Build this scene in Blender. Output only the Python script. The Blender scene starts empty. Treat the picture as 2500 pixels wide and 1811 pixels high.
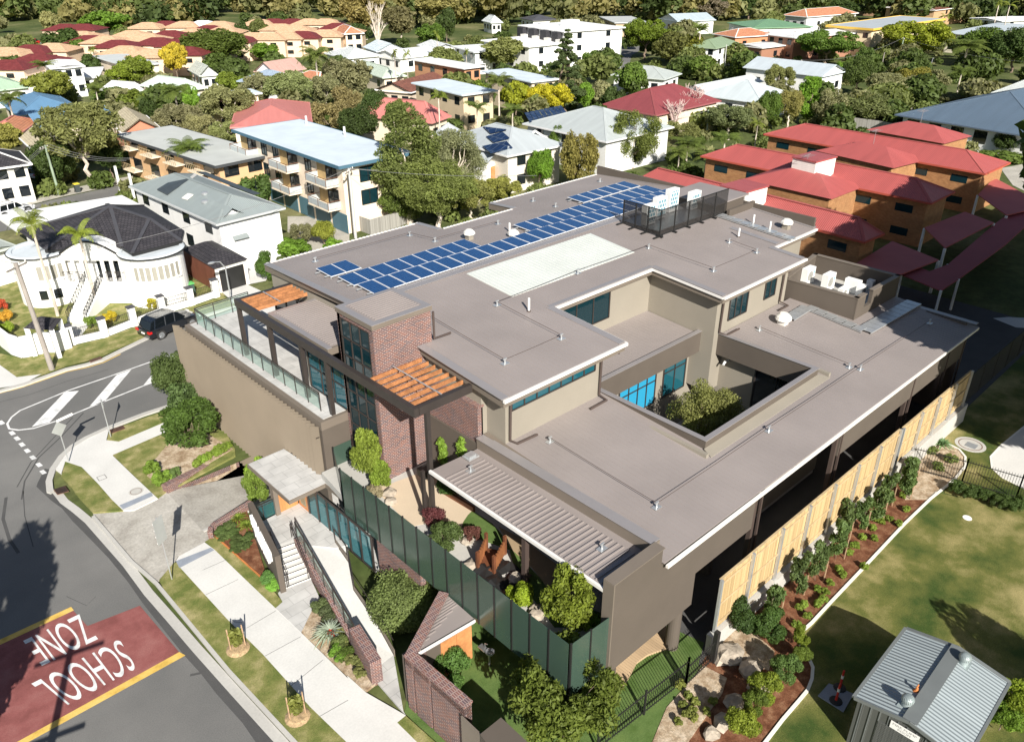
import bpy,math,random
from math import sin,cos,tan,pi,radians,sqrt,atan2,hypot,floor
from mathutils import Vector,Matrix
S=bpy.context.scene
COL=S.collection
rnd=random.Random(7)
CAMH,FPX,YAW,PIT,ROL=27.0,1985.18,radians(43.2105),radians(28.1668),radians(-0.10687)
_f=Vector((cos(PIT)*sin(YAW),cos(PIT)*cos(YAW),-sin(PIT)))
_r=Vector((cos(YAW),-sin(YAW),0));_u=_r.cross(_f)
_r,_u=cos(ROL)*_r+sin(ROL)*_u,-sin(ROL)*_r+cos(ROL)*_u
cam=bpy.data.cameras.new('camera');camo=bpy.data.objects.new('camera',cam);COL.objects.link(camo)
cam.sensor_width=36;cam.lens=36*FPX/2500;cam.clip_start=0.5;cam.clip_end=4000
camo.matrix_world=Matrix(((_r.x,_u.x,-_f.x,0),(_r.y,_u.y,-_f.y,0),(_r.z,_u.z,-_f.z,CAMH),(0,0,0,1)))
S.camera=camo
S.render.resolution_x,S.render.resolution_y=1024,741
SUN_AZ,SUN_EL=radians(244.3),radians(32.3)
w=bpy.data.worlds.new('World');S.world=w;w.use_nodes=True
nt=w.node_tree;bg=nt.nodes['Background']
sky=nt.nodes.new('ShaderNodeTexSky');sky.sky_type='NISHITA';sky.sun_disc=False
sky.sun_elevation=SUN_EL;sky.sun_rotation=pi/2-SUN_AZ
nt.links.new(sky.outputs[0],bg.inputs[0]);bg.inputs[1].default_value=0.05
sl=bpy.data.lights.new('sun','SUN');sl.energy=5.0;sl.angle=radians(0.5);sl.color=(1,0.945,0.86)
so=bpy.data.objects.new('sun',sl);COL.objects.link(so)
so.rotation_euler=(pi/2-SUN_EL,0,SUN_AZ+pi/2)
S.view_settings.view_transform='Standard';S.view_settings.look='None'
S.view_settings.exposure=0.75;S.view_settings.gamma=1
S.render.engine='CYCLES'
_T={1:(0,0),2:(825,0),3:(1650,0),4:(0,600),5:(825,600),6:(1650,600),7:(0,1191),8:(825,1191),9:(1650,1191)}
def px(c,x,y):
 if c==0:return x,y
 o=_T[c];return o[0]+x/2.6494,o[1]+y/2.65
def _ray(c,x,y):
 x,y=px(c,x,y);return _f*FPX+_r*(x-1250)-_u*(y-905.5)
def at(c,x,y,z=0.0):
 d=_ray(c,x,y);return Vector((0,0,CAMH))+d*((z-CAMH)/d.z)
def atx(c,x,y,X):
 d=_ray(c,x,y);return Vector((0,0,CAMH))+d*(X/d.x)
def aty(c,x,y,Y):
 d=_ray(c,x,y);return Vector((0,0,CAMH))+d*(Y/d.y)
def a2(c,x,y,z=0.0):
 p=at(c,x,y,z);return(p.x,p.y)
class MB:
 def __init__(s):s.v=[];s.f=[];s.m=[]
 def face(s,pts,m=0):
  b=len(s.v);s.v+=[tuple(p)for p in pts];s.f.append(tuple(range(b,b+len(pts))));s.m.append(m);return s
 def prism(s,poly,z0,z1,m=0,bottom=True,top=True,mt=None):
  """upright prism over a 2-D outline; z1 may be a function of (x, y)"""
  a=sum(poly[i][0]*poly[(i+1)%len(poly)][1]-poly[(i+1)%len(poly)][0]*poly[i][1]for i in range(len(poly)))
  if a<0:poly=poly[::-1]
  zt=z1 if callable(z1)else(lambda x,y:z1);zb=z0 if callable(z0)else(lambda x,y:z0)
  b=len(s.v);n=len(poly)
  s.v+=[(p[0],p[1],zb(*p))for p in poly];s.v+=[(p[0],p[1],zt(*p))for p in poly]
  for i in range(n):
   j=(i+1)%n;s.f.append((b+i,b+j,b+n+j,b+n+i));s.m.append(m)
  if top:s.f.append(tuple(b+n+i for i in range(n)));s.m.append(m if mt is None else mt)
  if bottom:s.f.append(tuple(b+n-1-i for i in range(n)));s.m.append(m)
  return s
 def box(s,x0,x1,y0,y1,z0,z1,m=0):
  if x0>x1:x0,x1=x1,x0
  if y0>y1:y0,y1=y1,y0
  return s.prism([(x0,y0),(x1,y0),(x1,y1),(x0,y1)],z0,z1,m)
 def bar(s,a,b,w,h,m=0,up=(0,0,1)):
  """beam of width w and height h whose axis runs from a to b"""
  a=Vector(a);b=Vector(b);d=(b-a)
  if d.length<1e-6:return s
  d.normalize();u=Vector(up)
  if abs(d.dot(u))>.99:u=Vector((0,1,0))
  r=d.cross(u).normalized()*(w/2);u=r.cross(d).normalized()*(h/2)
  k=len(s.v)
  for p in(a,b):s.v+=[tuple(p-r-u),tuple(p+r-u),tuple(p+r+u),tuple(p-r+u)]
  for q in((0,1,5,4),(1,2,6,5),(2,3,7,6),(3,0,4,7),(3,2,1,0),(4,5,6,7)):
   s.f.append(tuple(k+i for i in q));s.m.append(m)
  return s
 def tube(s,pts,r,n=8,m=0,cap=True):
  pts=[Vector(p)for p in pts];rs=r if isinstance(r,(list,tuple))else[r]*len(pts)
  k=len(s.v);ref=None
  for i,p in enumerate(pts):
   d=(pts[min(i+1,len(pts)-1)]-pts[max(i-1,0)]).normalized()
   if ref is None:ref=Vector((1,0,0))if abs(d.x)<.8 else Vector((0,1,0))
   a=(ref-d*ref.dot(d)).normalized();b=d.cross(a);ref=a
   for j in range(n):
    t=2*pi*j/n;s.v.append(tuple(p+(a*cos(t)+b*sin(t))*rs[i]))
  for i in range(len(pts)-1):
   for j in range(n):
    q=(j+1)%n;s.f.append((k+i*n+j,k+i*n+q,k+(i+1)*n+q,k+(i+1)*n+j));s.m.append(m)
  if cap:
   s.f.append(tuple(k+n-1-j for j in range(n)));s.m.append(m)
   e=k+(len(pts)-1)*n;s.f.append(tuple(e+j for j in range(n)));s.m.append(m)
  return s
 def cyl(s,x,y,z0,z1,r,r2=None,n=12,m=0):
  return s.tube([(x,y,z0),(x,y,z1)],[r,r if r2 is None else r2],n,m)
 def lathe(s,x,y,prof,n=16,m=0,a0=0.,a1=2*pi):
  full=abs(a1-a0-2*pi)<1e-6;k=len(s.v);c=n if full else n+1
  for r,z in prof:
   for j in range(c):
    t=a0+(a1-a0)*j/n;s.v.append((x+r*cos(t),y+r*sin(t),z))
  for i in range(len(prof)-1):
   for j in range(n):
    q=(j+1)%c;s.f.append((k+i*c+j,k+i*c+q,k+(i+1)*c+q,k+(i+1)*c+j));s.m.append(m)
  return s
 def ball(s,c,r,n=8,m=0,jit=0.,sz=None):
  sz=sz or(1,1,1);k=len(s.v);rr=random.Random(hash((round(c[0],2),round(c[1],2)))&0xffff)
  for i in range(1,n//2+1):
   ph=pi*i/(n//2+1)
   for j in range(n):
    t=2*pi*j/n;q=r*(1+jit*(rr.random()-.5))
    s.v.append((c[0]+q*sin(ph)*cos(t)*sz[0],c[1]+q*sin(ph)*sin(t)*sz[1],c[2]+q*cos(ph)*sz[2]))
  s.v+=[(c[0],c[1],c[2]+r*sz[2]),(c[0],c[1],c[2]-r*sz[2])];T=len(s.v)-2;L=n//2
  for j in range(n):
   q=(j+1)%n;s.f.append((T,k+j,k+q));s.m.append(m)
   s.f.append((T+1,k+(L-1)*n+q,k+(L-1)*n+j));s.m.append(m)
   for i in range(L-1):s.f.append((k+i*n+j,k+(i+1)*n+j,k+(i+1)*n+q,k+i*n+q));s.m.append(m)
  return s
 def build(s,name,mats,parent=None,smooth=False,uv=True,solid=True):
  me=bpy.data.meshes.new(name)
  o=Vector((0,0,0));q=parent
  while q is not None:o+=q.location;q=q.parent
  me.from_pydata([(p[0]-o.x,p[1]-o.y,p[2]-o.z)for p in s.v],[],s.f)
  if not isinstance(mats,(list,tuple)):mats=[mats]
  for m in mats:me.materials.append(m)
  me.polygons.foreach_set('material_index',s.m)
  if uv:
   L=me.uv_layers.new(name='UVMap').data
   for p,f in zip(me.polygons,s.f):
    n=p.normal
    if abs(n.z)>.999:U,V=Vector((1,0,0)),Vector((0,1,0))
    else:U=Vector((-n.y,n.x,0)).normalized();V=n.cross(U)
    for li,vi in zip(p.loop_indices,f):
     c=Vector(s.v[vi]);L[li].uv=(c.dot(U),c.dot(V))
  if smooth:me.shade_smooth()
  me.validate();ob=bpy.data.objects.new(name,me);COL.objects.link(ob)
  if parent is not None:ob.parent=parent
  return ob
def tag(o,label=None,cat=None,group=None,kind=None):
 if label:o['label']=label
 if cat:o['category']=cat
 if group:o['group']=group
 if kind:o['kind']=kind
 return o
def thing(name,label,cat,loc=(0,0,0),group=None):
 o=bpy.data.objects.new(name,None);COL.objects.link(o);o.location=(loc[0],loc[1],loc[2]if len(loc)>2 else 0)
 o.empty_display_size=.5
 return tag(o,label,cat,group)
def dup(o,loc=None,rz=None,sc=None,label=None,color=None):
 c=o.copy();COL.objects.link(c)
 for ch in o.children:
  d=ch.copy();COL.objects.link(d);d.parent=c
  if color:d.color=color
  for g in ch.children:
   e=g.copy();COL.objects.link(e);e.parent=d
 if loc is not None:c.location=loc
 if rz is not None:c.rotation_euler[2]=rz
 if sc is not None:c.scale=sc
 if label:c['label']=label
 return c
def struct(o):o['kind']='structure';return o
def stuff(o,label=None,cat=None):o['kind']='stuff';return tag(o,label,cat)
M={}
def _new(name):
 m=bpy.data.materials.new(name);m.use_nodes=True;t=m.node_tree;b=t.nodes['Principled BSDF'];return m,t,b
def N(t,k,**kw):
 n=t.nodes.new('ShaderNode'+k)
 for a,v in kw.items():
  if a in n.inputs:n.inputs[a].default_value=v
  else:setattr(n,a,v)
 return n
def c4(c):return(c[0],c[1],c[2],1)
def hexc(h):
 r=[int(h[i:i+2],16)/255 for i in(0,2,4)]
 return tuple(x/12.92 if x<=.04045 else((x+.055)/1.055)**2.4 for x in r)
def mat(name,col,rough=.6,var=.12,scale=1.5,metal=0.,spec=.5,fine=0.,fscale=30.,bump=0.,bscale=25.,objcol=False,coat=0.):
 """plain surface with large blotches (var) and fine grain (fine)"""
 m,t,b=_new(name);M[name]=m
 tc=N(t,'TexCoord');n1=N(t,'TexNoise');n1.inputs['Scale'].default_value=scale;n1.inputs['Detail'].default_value=5
 geo=N(t,'NewGeometry');t.links.new(geo.outputs['Position'],n1.inputs['Vector'])
 mr=N(t,'MapRange');t.links.new(n1.outputs['Fac'],mr.inputs['Value'])
 mr.inputs['From Min'].default_value=.3;mr.inputs['From Max'].default_value=.7
 mr.inputs['To Min'].default_value=1-var;mr.inputs['To Max'].default_value=1+var
 v=mr.outputs[0]
 if fine:
  n2=N(t,'TexNoise');n2.inputs['Scale'].default_value=fscale;n2.inputs['Detail'].default_value=3
  t.links.new(geo.outputs['Position'],n2.inputs['Vector'])
  m2=N(t,'MapRange');t.links.new(n2.outputs['Fac'],m2.inputs['Value'])
  m2.inputs['From Min'].default_value=.3;m2.inputs['From Max'].default_value=.7
  m2.inputs['To Min'].default_value=1-fine;m2.inputs['To Max'].default_value=1+fine
  mu=N(t,'Math',operation='MULTIPLY');t.links.new(v,mu.inputs[0]);t.links.new(m2.outputs[0],mu.inputs[1]);v=mu.outputs[0]
 sc=N(t,'VectorMath',operation='SCALE');sc.inputs[0].default_value=col;t.links.new(v,sc.inputs['Scale'])
 if objcol:
  oi=N(t,'ObjectInfo');t.links.new(oi.outputs['Color'],sc.inputs[0])
 t.links.new(sc.outputs[0],b.inputs['Base Color'])
 b.inputs['Roughness'].default_value=rough;b.inputs['Metallic'].default_value=metal
 b.inputs['Specular IOR Level'].default_value=spec
 if coat:b.inputs['Coat Weight'].default_value=coat;b.inputs['Coat Roughness'].default_value=.05
 if bump:
  n3=N(t,'TexNoise');n3.inputs['Scale'].default_value=bscale;n3.inputs['Detail'].default_value=4
  t.links.new(geo.outputs['Position'],n3.inputs['Vector'])
  bp=N(t,'Bump');bp.inputs['Strength'].default_value=1;bp.inputs['Distance'].default_value=bump
  t.links.new(n3.outputs['Fac'],bp.inputs['Height']);t.links.new(bp.outputs[0],b.inputs['Normal'])
 return m
def uvw(t):
 u=N(t,'UVMap');return u.outputs[0]
def ribmat(name,col,pitch=.15,depth=.02,rough=.45,var=.06,axis='X',sharp=False,spec=.4,streak=.0,objcol=False):
 """profiled sheet: ribs run up the slope, modelled as relief"""
 m,t,b=_new(name);M[name]=m;uv=uvw(t)
 sp=N(t,'SeparateXYZ');t.links.new(uv,sp.inputs[0])
 mu=N(t,'Math',operation='MULTIPLY');t.links.new(sp.outputs[axis],mu.inputs[0]);mu.inputs[1].default_value=2*pi/pitch
 sn=N(t,'Math',operation='SINE');t.links.new(mu.outputs[0],sn.inputs[0]);h=sn.outputs[0]
 if sharp:
  mr=N(t,'MapRange');t.links.new(h,mr.inputs[0]);mr.inputs['From Min'].default_value=.75;mr.inputs['From Max'].default_value=.95;h=mr.outputs[0]
 bp=N(t,'Bump');bp.inputs['Strength'].default_value=1;bp.inputs['Distance'].default_value=depth
 t.links.new(h,bp.inputs['Height']);t.links.new(bp.outputs[0],b.inputs['Normal'])
 n1=N(t,'TexNoise');n1.inputs['Scale'].default_value=.5;n1.inputs['Detail'].default_value=6
 mp=N(t,'Mapping');mp.inputs['Scale'].default_value=(2.5,.35,1);t.links.new(uv,mp.inputs[0]);t.links.new(mp.outputs[0],n1.inputs['Vector'])
 mr=N(t,'MapRange');t.links.new(n1.outputs['Fac'],mr.inputs[0]);mr.inputs['From Min'].default_value=.3;mr.inputs['From Max'].default_value=.7
 mr.inputs['To Min'].default_value=1-var;mr.inputs['To Max'].default_value=1+var
 sc=N(t,'VectorMath',operation='SCALE');sc.inputs[0].default_value=col;t.links.new(mr.outputs[0],sc.inputs['Scale'])
 if objcol:
  oi=N(t,'ObjectInfo');t.links.new(oi.outputs['Color'],sc.inputs[0])
 t.links.new(sc.outputs[0],b.inputs['Base Color']);b.inputs['Roughness'].default_value=rough
 b.inputs['Specular IOR Level'].default_value=spec
 return m
def brickmat(name,c1,c2,mort,bw=.24,bh=.086,ms=.01,rough=.8,bump=.006,extra=None,var=.35):
 m,t,b=_new(name);M[name]=m;uv=uvw(t)
 br=N(t,'TexBrick');br.inputs['Color1'].default_value=c4(c1);br.inputs['Color2'].default_value=c4(c2);br.inputs['Mortar'].default_value=c4(mort)
 br.inputs['Scale'].default_value=1;br.inputs['Mortar Size'].default_value=ms;br.inputs['Brick Width'].default_value=bw
 br.inputs['Row Height'].default_value=bh;br.inputs['Mortar Smooth'].default_value=.1;br.offset=.5
 t.links.new(uv,br.inputs['Vector'])
 n1=N(t,'TexNoise');n1.inputs['Scale'].default_value=1.2;n1.inputs['Detail'].default_value=6;t.links.new(uv,n1.inputs['Vector'])
 mr=N(t,'MapRange');t.links.new(n1.outputs['Fac'],mr.inputs[0]);mr.inputs['From Min'].default_value=.3;mr.inputs['From Max'].default_value=.7
 mr.inputs['To Min'].default_value=1-var*.4;mr.inputs['To Max'].default_value=1+var*.4
 sc=N(t,'VectorMath',operation='SCALE');t.links.new(br.outputs['Color'],sc.inputs[0]);t.links.new(mr.outputs[0],sc.inputs['Scale'])
 t.links.new(sc.outputs[0],b.inputs['Base Color']);b.inputs['Roughness'].default_value=rough;b.inputs['Specular IOR Level'].default_value=.3
 if bump:
  bp=N(t,'Bump');bp.inputs['Distance'].default_value=bump;bp.invert=True;bp.inputs['Strength'].default_value=1
  t.links.new(br.outputs['Fac'],bp.inputs['Height']);t.links.new(bp.outputs[0],b.inputs['Normal'])
 return m
def glassmat(name,col,rough=.04,alpha=1.,spec=.8,tr=0.):
 m,t,b=_new(name);M[name]=m
 b.inputs['Base Color'].default_value=c4(col);b.inputs['Roughness'].default_value=rough
 b.inputs['Specular IOR Level'].default_value=spec
 if tr:
  mx=N(t,'MixShader');tp=N(t,'BsdfTransparent');tp.inputs[0].default_value=c4(tuple(.55+.45*c/max(col)for c in col))
  mx.inputs[0].default_value=tr;out=t.nodes['Material Output']
  t.links.new(b.outputs[0],mx.inputs[1]);t.links.new(tp.outputs[0],mx.inputs[2]);t.links.new(mx.outputs[0],out.inputs[0])
 return m
def groundmat(name,cols,scale=.6,fine=.18,fscale=14.,rough=.95,bump=.02,stripes=False,bscale=40.):
 """two or three colours mixed by noise plus grain: grass, mulch, gravel, asphalt"""
 m,t,b=_new(name);M[name]=m;geo=N(t,'NewGeometry')
 n1=N(t,'TexNoise');n1.inputs['Scale'].default_value=scale;n1.inputs['Detail'].default_value=8;n1.inputs['Roughness'].default_value=.6
 t.links.new(geo.outputs['Position'],n1.inputs['Vector'])
 cr=N(t,'ValToRGB');t.links.new(n1.outputs['Fac'],cr.inputs[0]);e=cr.color_ramp.elements
 e[0].position=.36;e[0].color=c4(cols[0]);e[1].position=.66;e[1].color=c4(cols[-1])
 if len(cols)>2:q=e.new(.5);q.color=c4(cols[1])
 n2=N(t,'TexNoise');n2.inputs['Scale'].default_value=fscale;n2.inputs['Detail'].default_value=5;n2.inputs['Roughness'].default_value=.7
 t.links.new(geo.outputs['Position'],n2.inputs['Vector'])
 mr=N(t,'MapRange');t.links.new(n2.outputs['Fac'],mr.inputs[0]);mr.inputs['From Min'].default_value=.3;mr.inputs['From Max'].default_value=.7
 mr.inputs['To Min'].default_value=1-fine;mr.inputs['To Max'].default_value=1+fine
 sc=N(t,'VectorMath',operation='SCALE');t.links.new(cr.outputs[0],sc.inputs[0]);t.links.new(mr.outputs[0],sc.inputs['Scale'])
 t.links.new(sc.outputs[0],b.inputs['Base Color']);b.inputs['Roughness'].default_value=rough;b.inputs['Specular IOR Level'].default_value=.2
 if bump:
  n3=N(t,'TexNoise');n3.inputs['Scale'].default_value=bscale;n3.inputs['Detail'].default_value=3;t.links.new(geo.outputs['Position'],n3.inputs['Vector'])
  bp=N(t,'Bump');bp.inputs['Distance'].default_value=bump;bp.inputs['Strength'].default_value=1
  t.links.new(n3.outputs['Fac'],bp.inputs['Height']);t.links.new(bp.outputs[0],b.inputs['Normal'])
 return m
def leafmat(name,trans=.3):
 """foliage: colour from the object, varied leaf by leaf; some light passes through"""
 m,t,b=_new(name);M[name]=m
 oi=N(t,'ObjectInfo');geo=N(t,'NewGeometry')
 n1=N(t,'TexNoise');n1.inputs['Scale'].default_value=.9;n1.inputs['Detail'].default_value=2;t.links.new(geo.outputs['Position'],n1.inputs['Vector'])
 at_=N(t,'Attribute');at_.attribute_name='tint'
 ad=N(t,'Math',operation='ADD');t.links.new(n1.outputs['Fac'],ad.inputs[0]);t.links.new(at_.outputs['Fac'],ad.inputs[1])
 mr=N(t,'MapRange');t.links.new(ad.outputs[0],mr.inputs[0]);mr.inputs['From Min'].default_value=.45;mr.inputs['From Max'].default_value=1.55
 mr.inputs['To Min'].default_value=.6;mr.inputs['To Max'].default_value=2.1
 sc=N(t,'VectorMath',operation='SCALE');t.links.new(oi.outputs['Color'],sc.inputs[0]);t.links.new(mr.outputs[0],sc.inputs['Scale'])
 t.links.new(sc.outputs[0],b.inputs['Base Color']);b.inputs['Roughness'].default_value=.6;b.inputs['Specular IOR Level'].default_value=.25
 tl=N(t,'BsdfTranslucent');s2=N(t,'VectorMath',operation='MULTIPLY');t.links.new(sc.outputs[0],s2.inputs[0]);s2.inputs[1].default_value=(1.2,1.25,.6)
 t.links.new(s2.outputs[0],tl.inputs[0]);mx=N(t,'MixShader');mx.inputs[0].default_value=trans
 t.links.new(b.outputs[0],mx.inputs[1]);t.links.new(tl.outputs[0],mx.inputs[2]);t.links.new(mx.outputs[0],t.nodes['Material Output'].inputs[0])
 return m
TAUPE=hexc('8d8078')
mat('roof',(.272,.24,.228),.5,.08,.35)
mat('flash',(.33,.31,.31),.35,.05,.6,metal=.3)
mat('fascia',(.17,.142,.115),.55,.05,.8)
mat('wall',(.27,.244,.20),.8,.05,.5,fine=.03)
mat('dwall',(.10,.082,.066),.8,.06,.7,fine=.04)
mat('gutter',(.72,.70,.67),.4,.04)
mat('pipe',(.075,.055,.048),.45,.05)
mat('black',(.018,.018,.018),.45,.1)
mat('darkmetal',(.04,.033,.03),.4,.1,spec=.5)
mat('white',(.82,.82,.80),.5,.03)
mat('offwhite',(.74,.72,.67),.6,.04)
mat('cream',(.78,.68,.53),.8,.05)
mat('concrete',(.45,.44,.41),.85,.07,.5,fine=.05,fscale=9)
mat('path',(.60,.595,.57),.85,.06,.6,fine=.05,fscale=12)
mat('paving',(.47,.465,.45),.75,.07,.8,fine=.04)
mat('galv',(.55,.57,.58),.35,.08,3,metal=.6)
mat('steel',(.5,.52,.54),.3,.1,3,metal=.8)
mat('timber',(.35,.15,.06),.6,.3,2.5,fine=.2,fscale=12)
mat('timberdoor',(.50,.22,.085),.55,.2,1.5,fine=.12,fscale=9)
mat('redwood',(.14,.05,.022),.6,.25,2.5,fine=.15)
mat('rubber',(.55,.45,.33),.9,.05,.6,fine=.06,fscale=20)
mat('mesh',(.03,.027,.025),.6,.1)
mat('sky_light',(.58,.61,.575),.35,.05,.6)
mat('copper',(.4,.35,.2),.5)
mat('rock',(.36,.31,.25),.9,.3,1.2,fine=.2,fscale=6,bump=.05,bscale=5)
mat('bark',(.20,.15,.11),.9,.3,3,fine=.2)
mat('palebark',(.55,.48,.40),.85,.25,1.5,fine=.15)
mat('pole',(.30,.27,.24),.85,.15,1.5)
mat('rubberdark',(.03,.03,.03),.8)
mat('carblack',(.006,.007,.010),.25,.02,spec=.6,coat=1.)
mat('paint',(1,1,1),.5,.04,objcol=True)
mat('plain',(1,1,1),.75,.07,.5,fine=.04,objcol=True)
mat('gloss',(1,1,1),.35,.04,objcol=True)
ribmat('ribroof',(1,1,1),.17,.018,.42,.08,objcol=True)
ribmat('ribdeep',(1,1,1),.2,.03,.45,.08,sharp=True,objcol=True)
ribmat('board',(1,1,1),.18,.012,.6,.05,axis='Y',sharp=True,objcol=True)
ribmat('vboard',(.42,.19,.07),.14,.01,.6,.35,sharp=True)
glassmat('glass',(.006,.026,.034),.04,spec=.5)
glassmat('glassteal',(.012,.09,.12),.04,spec=1.)
glassmat('glassblue',(.03,.30,.50),.1,spec=.8)
glassmat('glassdark',(.012,.016,.02),.04,spec=1.)
glassmat('clearglass',(.42,.55,.50),.03,tr=.72)
glassmat('greenglass',(.05,.085,.065),.2,tr=.06,spec=.7)
glassmat('tealglass',(.015,.11,.13),.03,tr=.5,spec=1.)
brickmat('brick',(.19,.08,.06),(.08,.062,.075),(.36,.27,.24),ms=.012)
brickmat('brickcap',(.22,.10,.08),(.12,.08,.09),(.36,.28,.25),bw=.09,bh=.23,ms=.012)
brickmat('orangebrick',(.41,.21,.09),(.31,.14,.06),(.40,.25,.13),ms=.008)
brickmat('buffbrick',(.50,.36,.20),(.40,.27,.14),(.45,.36,.25),ms=.008)
brickmat('brownbrick',(.30,.14,.08),(.2,.09,.05),(.3,.2,.15),ms=.008)
brickmat('tileslate',(.038,.036,.042),(.058,.054,.060),(.012,.012,.014),bw=.30,bh=.33,ms=.02,rough=.7,bump=.02)
brickmat('tilered',(.21,.045,.045),(.16,.03,.03),(.10,.02,.02),bw=.30,bh=.33,ms=.02,rough=.6,bump=.02)
brickmat('tileorange',(.58,.27,.15),(.5,.2,.11),(.3,.13,.08),bw=.30,bh=.33,ms=.02,rough=.7,bump=.02)
brickmat('tilepeach',(.68,.46,.30),(.58,.37,.22),(.4,.25,.15),bw=.30,bh=.33,ms=.02,rough=.7,bump=.02)
brickmat('tilebuff',(.52,.46,.33),(.45,.39,.27),(.3,.26,.18),bw=.30,bh=.33,ms=.02,rough=.8,bump=.02)
brickmat('tilebrown',(.25,.10,.07),(.18,.075,.055),(.1,.05,.04),bw=.30,bh=.33,ms=.02,rough=.8,bump=.02)
brickmat('pavers',(.50,.495,.48),(.46,.455,.44),(.33,.33,.32),bw=.9,bh=.6,ms=.012,rough=.8,bump=0)
groundmat('asphalt',((.14,.14,.136),(.165,.163,.157),(.20,.197,.188)),.12,.2,22,.9,.01)
groundmat('asphaltdark',((.075,.075,.075),(.092,.091,.089)),.6,.2,22,.9,.008)
groundmat('aggregate',((.34,.32,.285),(.41,.39,.35),(.46,.44,.40)),.7,.22,9,.9,.01)
groundmat('grass',((.13,.16,.04),(.21,.215,.07),(.36,.32,.15)),1.1,.32,24,.95,.03)
groundmat('lawn',((.05,.085,.018),(.14,.15,.04),(.35,.30,.13)),.35,.35,20,.95,.04)
groundmat('turf',((.075,.13,.03),(.10,.16,.045),(.12,.18,.05)),1.2,.15,14,.9,.02)
groundmat('mulch',((.13,.05,.025),(.20,.085,.045),(.30,.16,.09)),2.5,.35,16,.95,.05)
groundmat('gravelbed',((.30,.21,.13),(.46,.36,.25),(.60,.50,.38)),2.5,.35,14,.95,.04)
groundmat('soil',((.10,.085,.05),(.17,.15,.08),(.25,.22,.12)),.15,.3,2.5,.95,.0)
groundmat('farground',((.05,.075,.02),(.09,.11,.035),(.20,.19,.09)),.06,.35,1.2,.95,.0)
groundmat('parkgrass',((.20,.23,.09),(.30,.30,.15),(.42,.38,.22)),.03,.2,.4,.95,.0)
groundmat('schoolred',((.19,.065,.06),(.25,.088,.082),(.29,.12,.11)),.8,.18,22,.9,.005)
groundmat('linewhite',((.52,.53,.53),(.70,.70,.69),(.74,.74,.73)),1.5,.1,20,.8,.0)
groundmat('lineyellow',((.50,.33,.07),(.66,.44,.11),(.70,.50,.16)),1.5,.12,20,.8,.0)
leafmat('leaf',.38)
def panelmat():
 m,t,b=_new('solar');M['solar']=m;uv=uvw(t)
 br=N(t,'TexBrick');br.offset=0;br.inputs['Color1'].default_value=(.006,.045,.15,1);br.inputs['Color2'].default_value=(.008,.058,.19,1)
 br.inputs['Mortar'].default_value=(.06,.13,.25,1);br.inputs['Mortar Size'].default_value=.006;br.inputs['Scale'].default_value=1
 br.inputs['Brick Width'].default_value=.163;br.inputs['Row Height'].default_value=.163;br.inputs['Mortar Smooth'].default_value=0
 t.links.new(uv,br.inputs['Vector']);t.links.new(br.outputs['Color'],b.inputs['Base Color'])
 b.inputs['Roughness'].default_value=.12;b.inputs['Specular IOR Level'].default_value=.6
panelmat()
M['frame']=mat('frame',(.72,.75,.78),.3,.03)
M['coil']=brickmat('coil',(.12,.26,.32),(.15,.30,.36),(.75,.77,.76),bw=.27,bh=.27,ms=.03,bump=0)
mat('grille',(.30,.30,.28),.6,.2,8);mat('badge',(.10,.55,.60),.5)
def perfmat():
 m,t,b=_new('perf');M['perf']=m;b.inputs['Base Color'].default_value=(.02,.018,.017,1);b.inputs['Roughness'].default_value=.6
 tp=N(t,'BsdfTransparent');mx=N(t,'MixShader');mx.inputs[0].default_value=.22
 t.links.new(b.outputs[0],mx.inputs[1]);t.links.new(tp.outputs[0],mx.inputs[2]);t.links.new(mx.outputs[0],t.nodes['Material Output'].inputs[0])
perfmat()
M['screen']=mat('screen',(.185,.153,.115),.6,.05,.5,fine=.03)
mat('bluepave',(.26,.29,.34),.8,.1,2,fine=.1)
mat('rust',(.48,.17,.05),.8,.2,3)
ribmat('deck',(.50,.36,.22),.13,.01,.7,.2,sharp=True)
mat('rubber2',(.34,.25,.15),.9,.06,.8,fine=.08);mat('timberslat',(.21,.08,.03),.6,.25,2.5,fine=.15)
mat('mulchdry',(.38,.27,.15),.95,.3,6,fine=.4);mat('stake',(.42,.28,.17),.8,.2,5);mat('signback',(.42,.44,.43),.4,.08,metal=.2);mat('rustdark',(.16,.08,.05),.8,.3,5)
def woodmat(name,a,b_,w_):
 m,t,b=_new(name);M[name]=m;uv=uvw(t);br=N(t,'TexBrick');br.offset=0;br.inputs['Color1'].default_value=c4(a);br.inputs['Color2'].default_value=c4(b_);br.inputs['Mortar'].default_value=c4([x*.6 for x in b_])
 br.inputs['Brick Width'].default_value=w_;br.inputs['Row Height'].default_value=9;br.inputs['Mortar Size'].default_value=.002;br.inputs['Scale'].default_value=1;t.links.new(uv,br.inputs['Vector'])
 t.links.new(br.outputs['Color'],b.inputs['Base Color']);b.inputs['Roughness'].default_value=.8
woodmat('paling',(.58,.43,.22),(.36,.25,.12),.094)
mat('palrail',(.46,.35,.20),.8,.2,3);mat('shedtrim',(.16,.175,.175),.5,.06,metal=.1);ribmat('shedwall',(.085,.09,.085),.3,.01,.5,sharp=True)
mat('shedgal',(.36,.42,.42),.35,.08,4,metal=.3);mat('signgrey',(.3,.3,.3),.7);mat('safetyred',(.55,.03,.02),.5,.1,4)
ribmat('bluedoor',(.07,.15,.19),.16,.01,.5,axis='Y',sharp=True);mat('balc',(.42,.46,.47),.5,.1,4);mat('ochre',(.42,.30,.14),.8,.1);mat('strip',(.05,.06,.065),.4,.15,5)
M['solar2']=brickmat('solar2',(.008,.02,.06),(.012,.03,.08),(.10,.13,.18),bw=1.,bh=1.65,ms=.03,rough=.2,bump=0)
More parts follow.
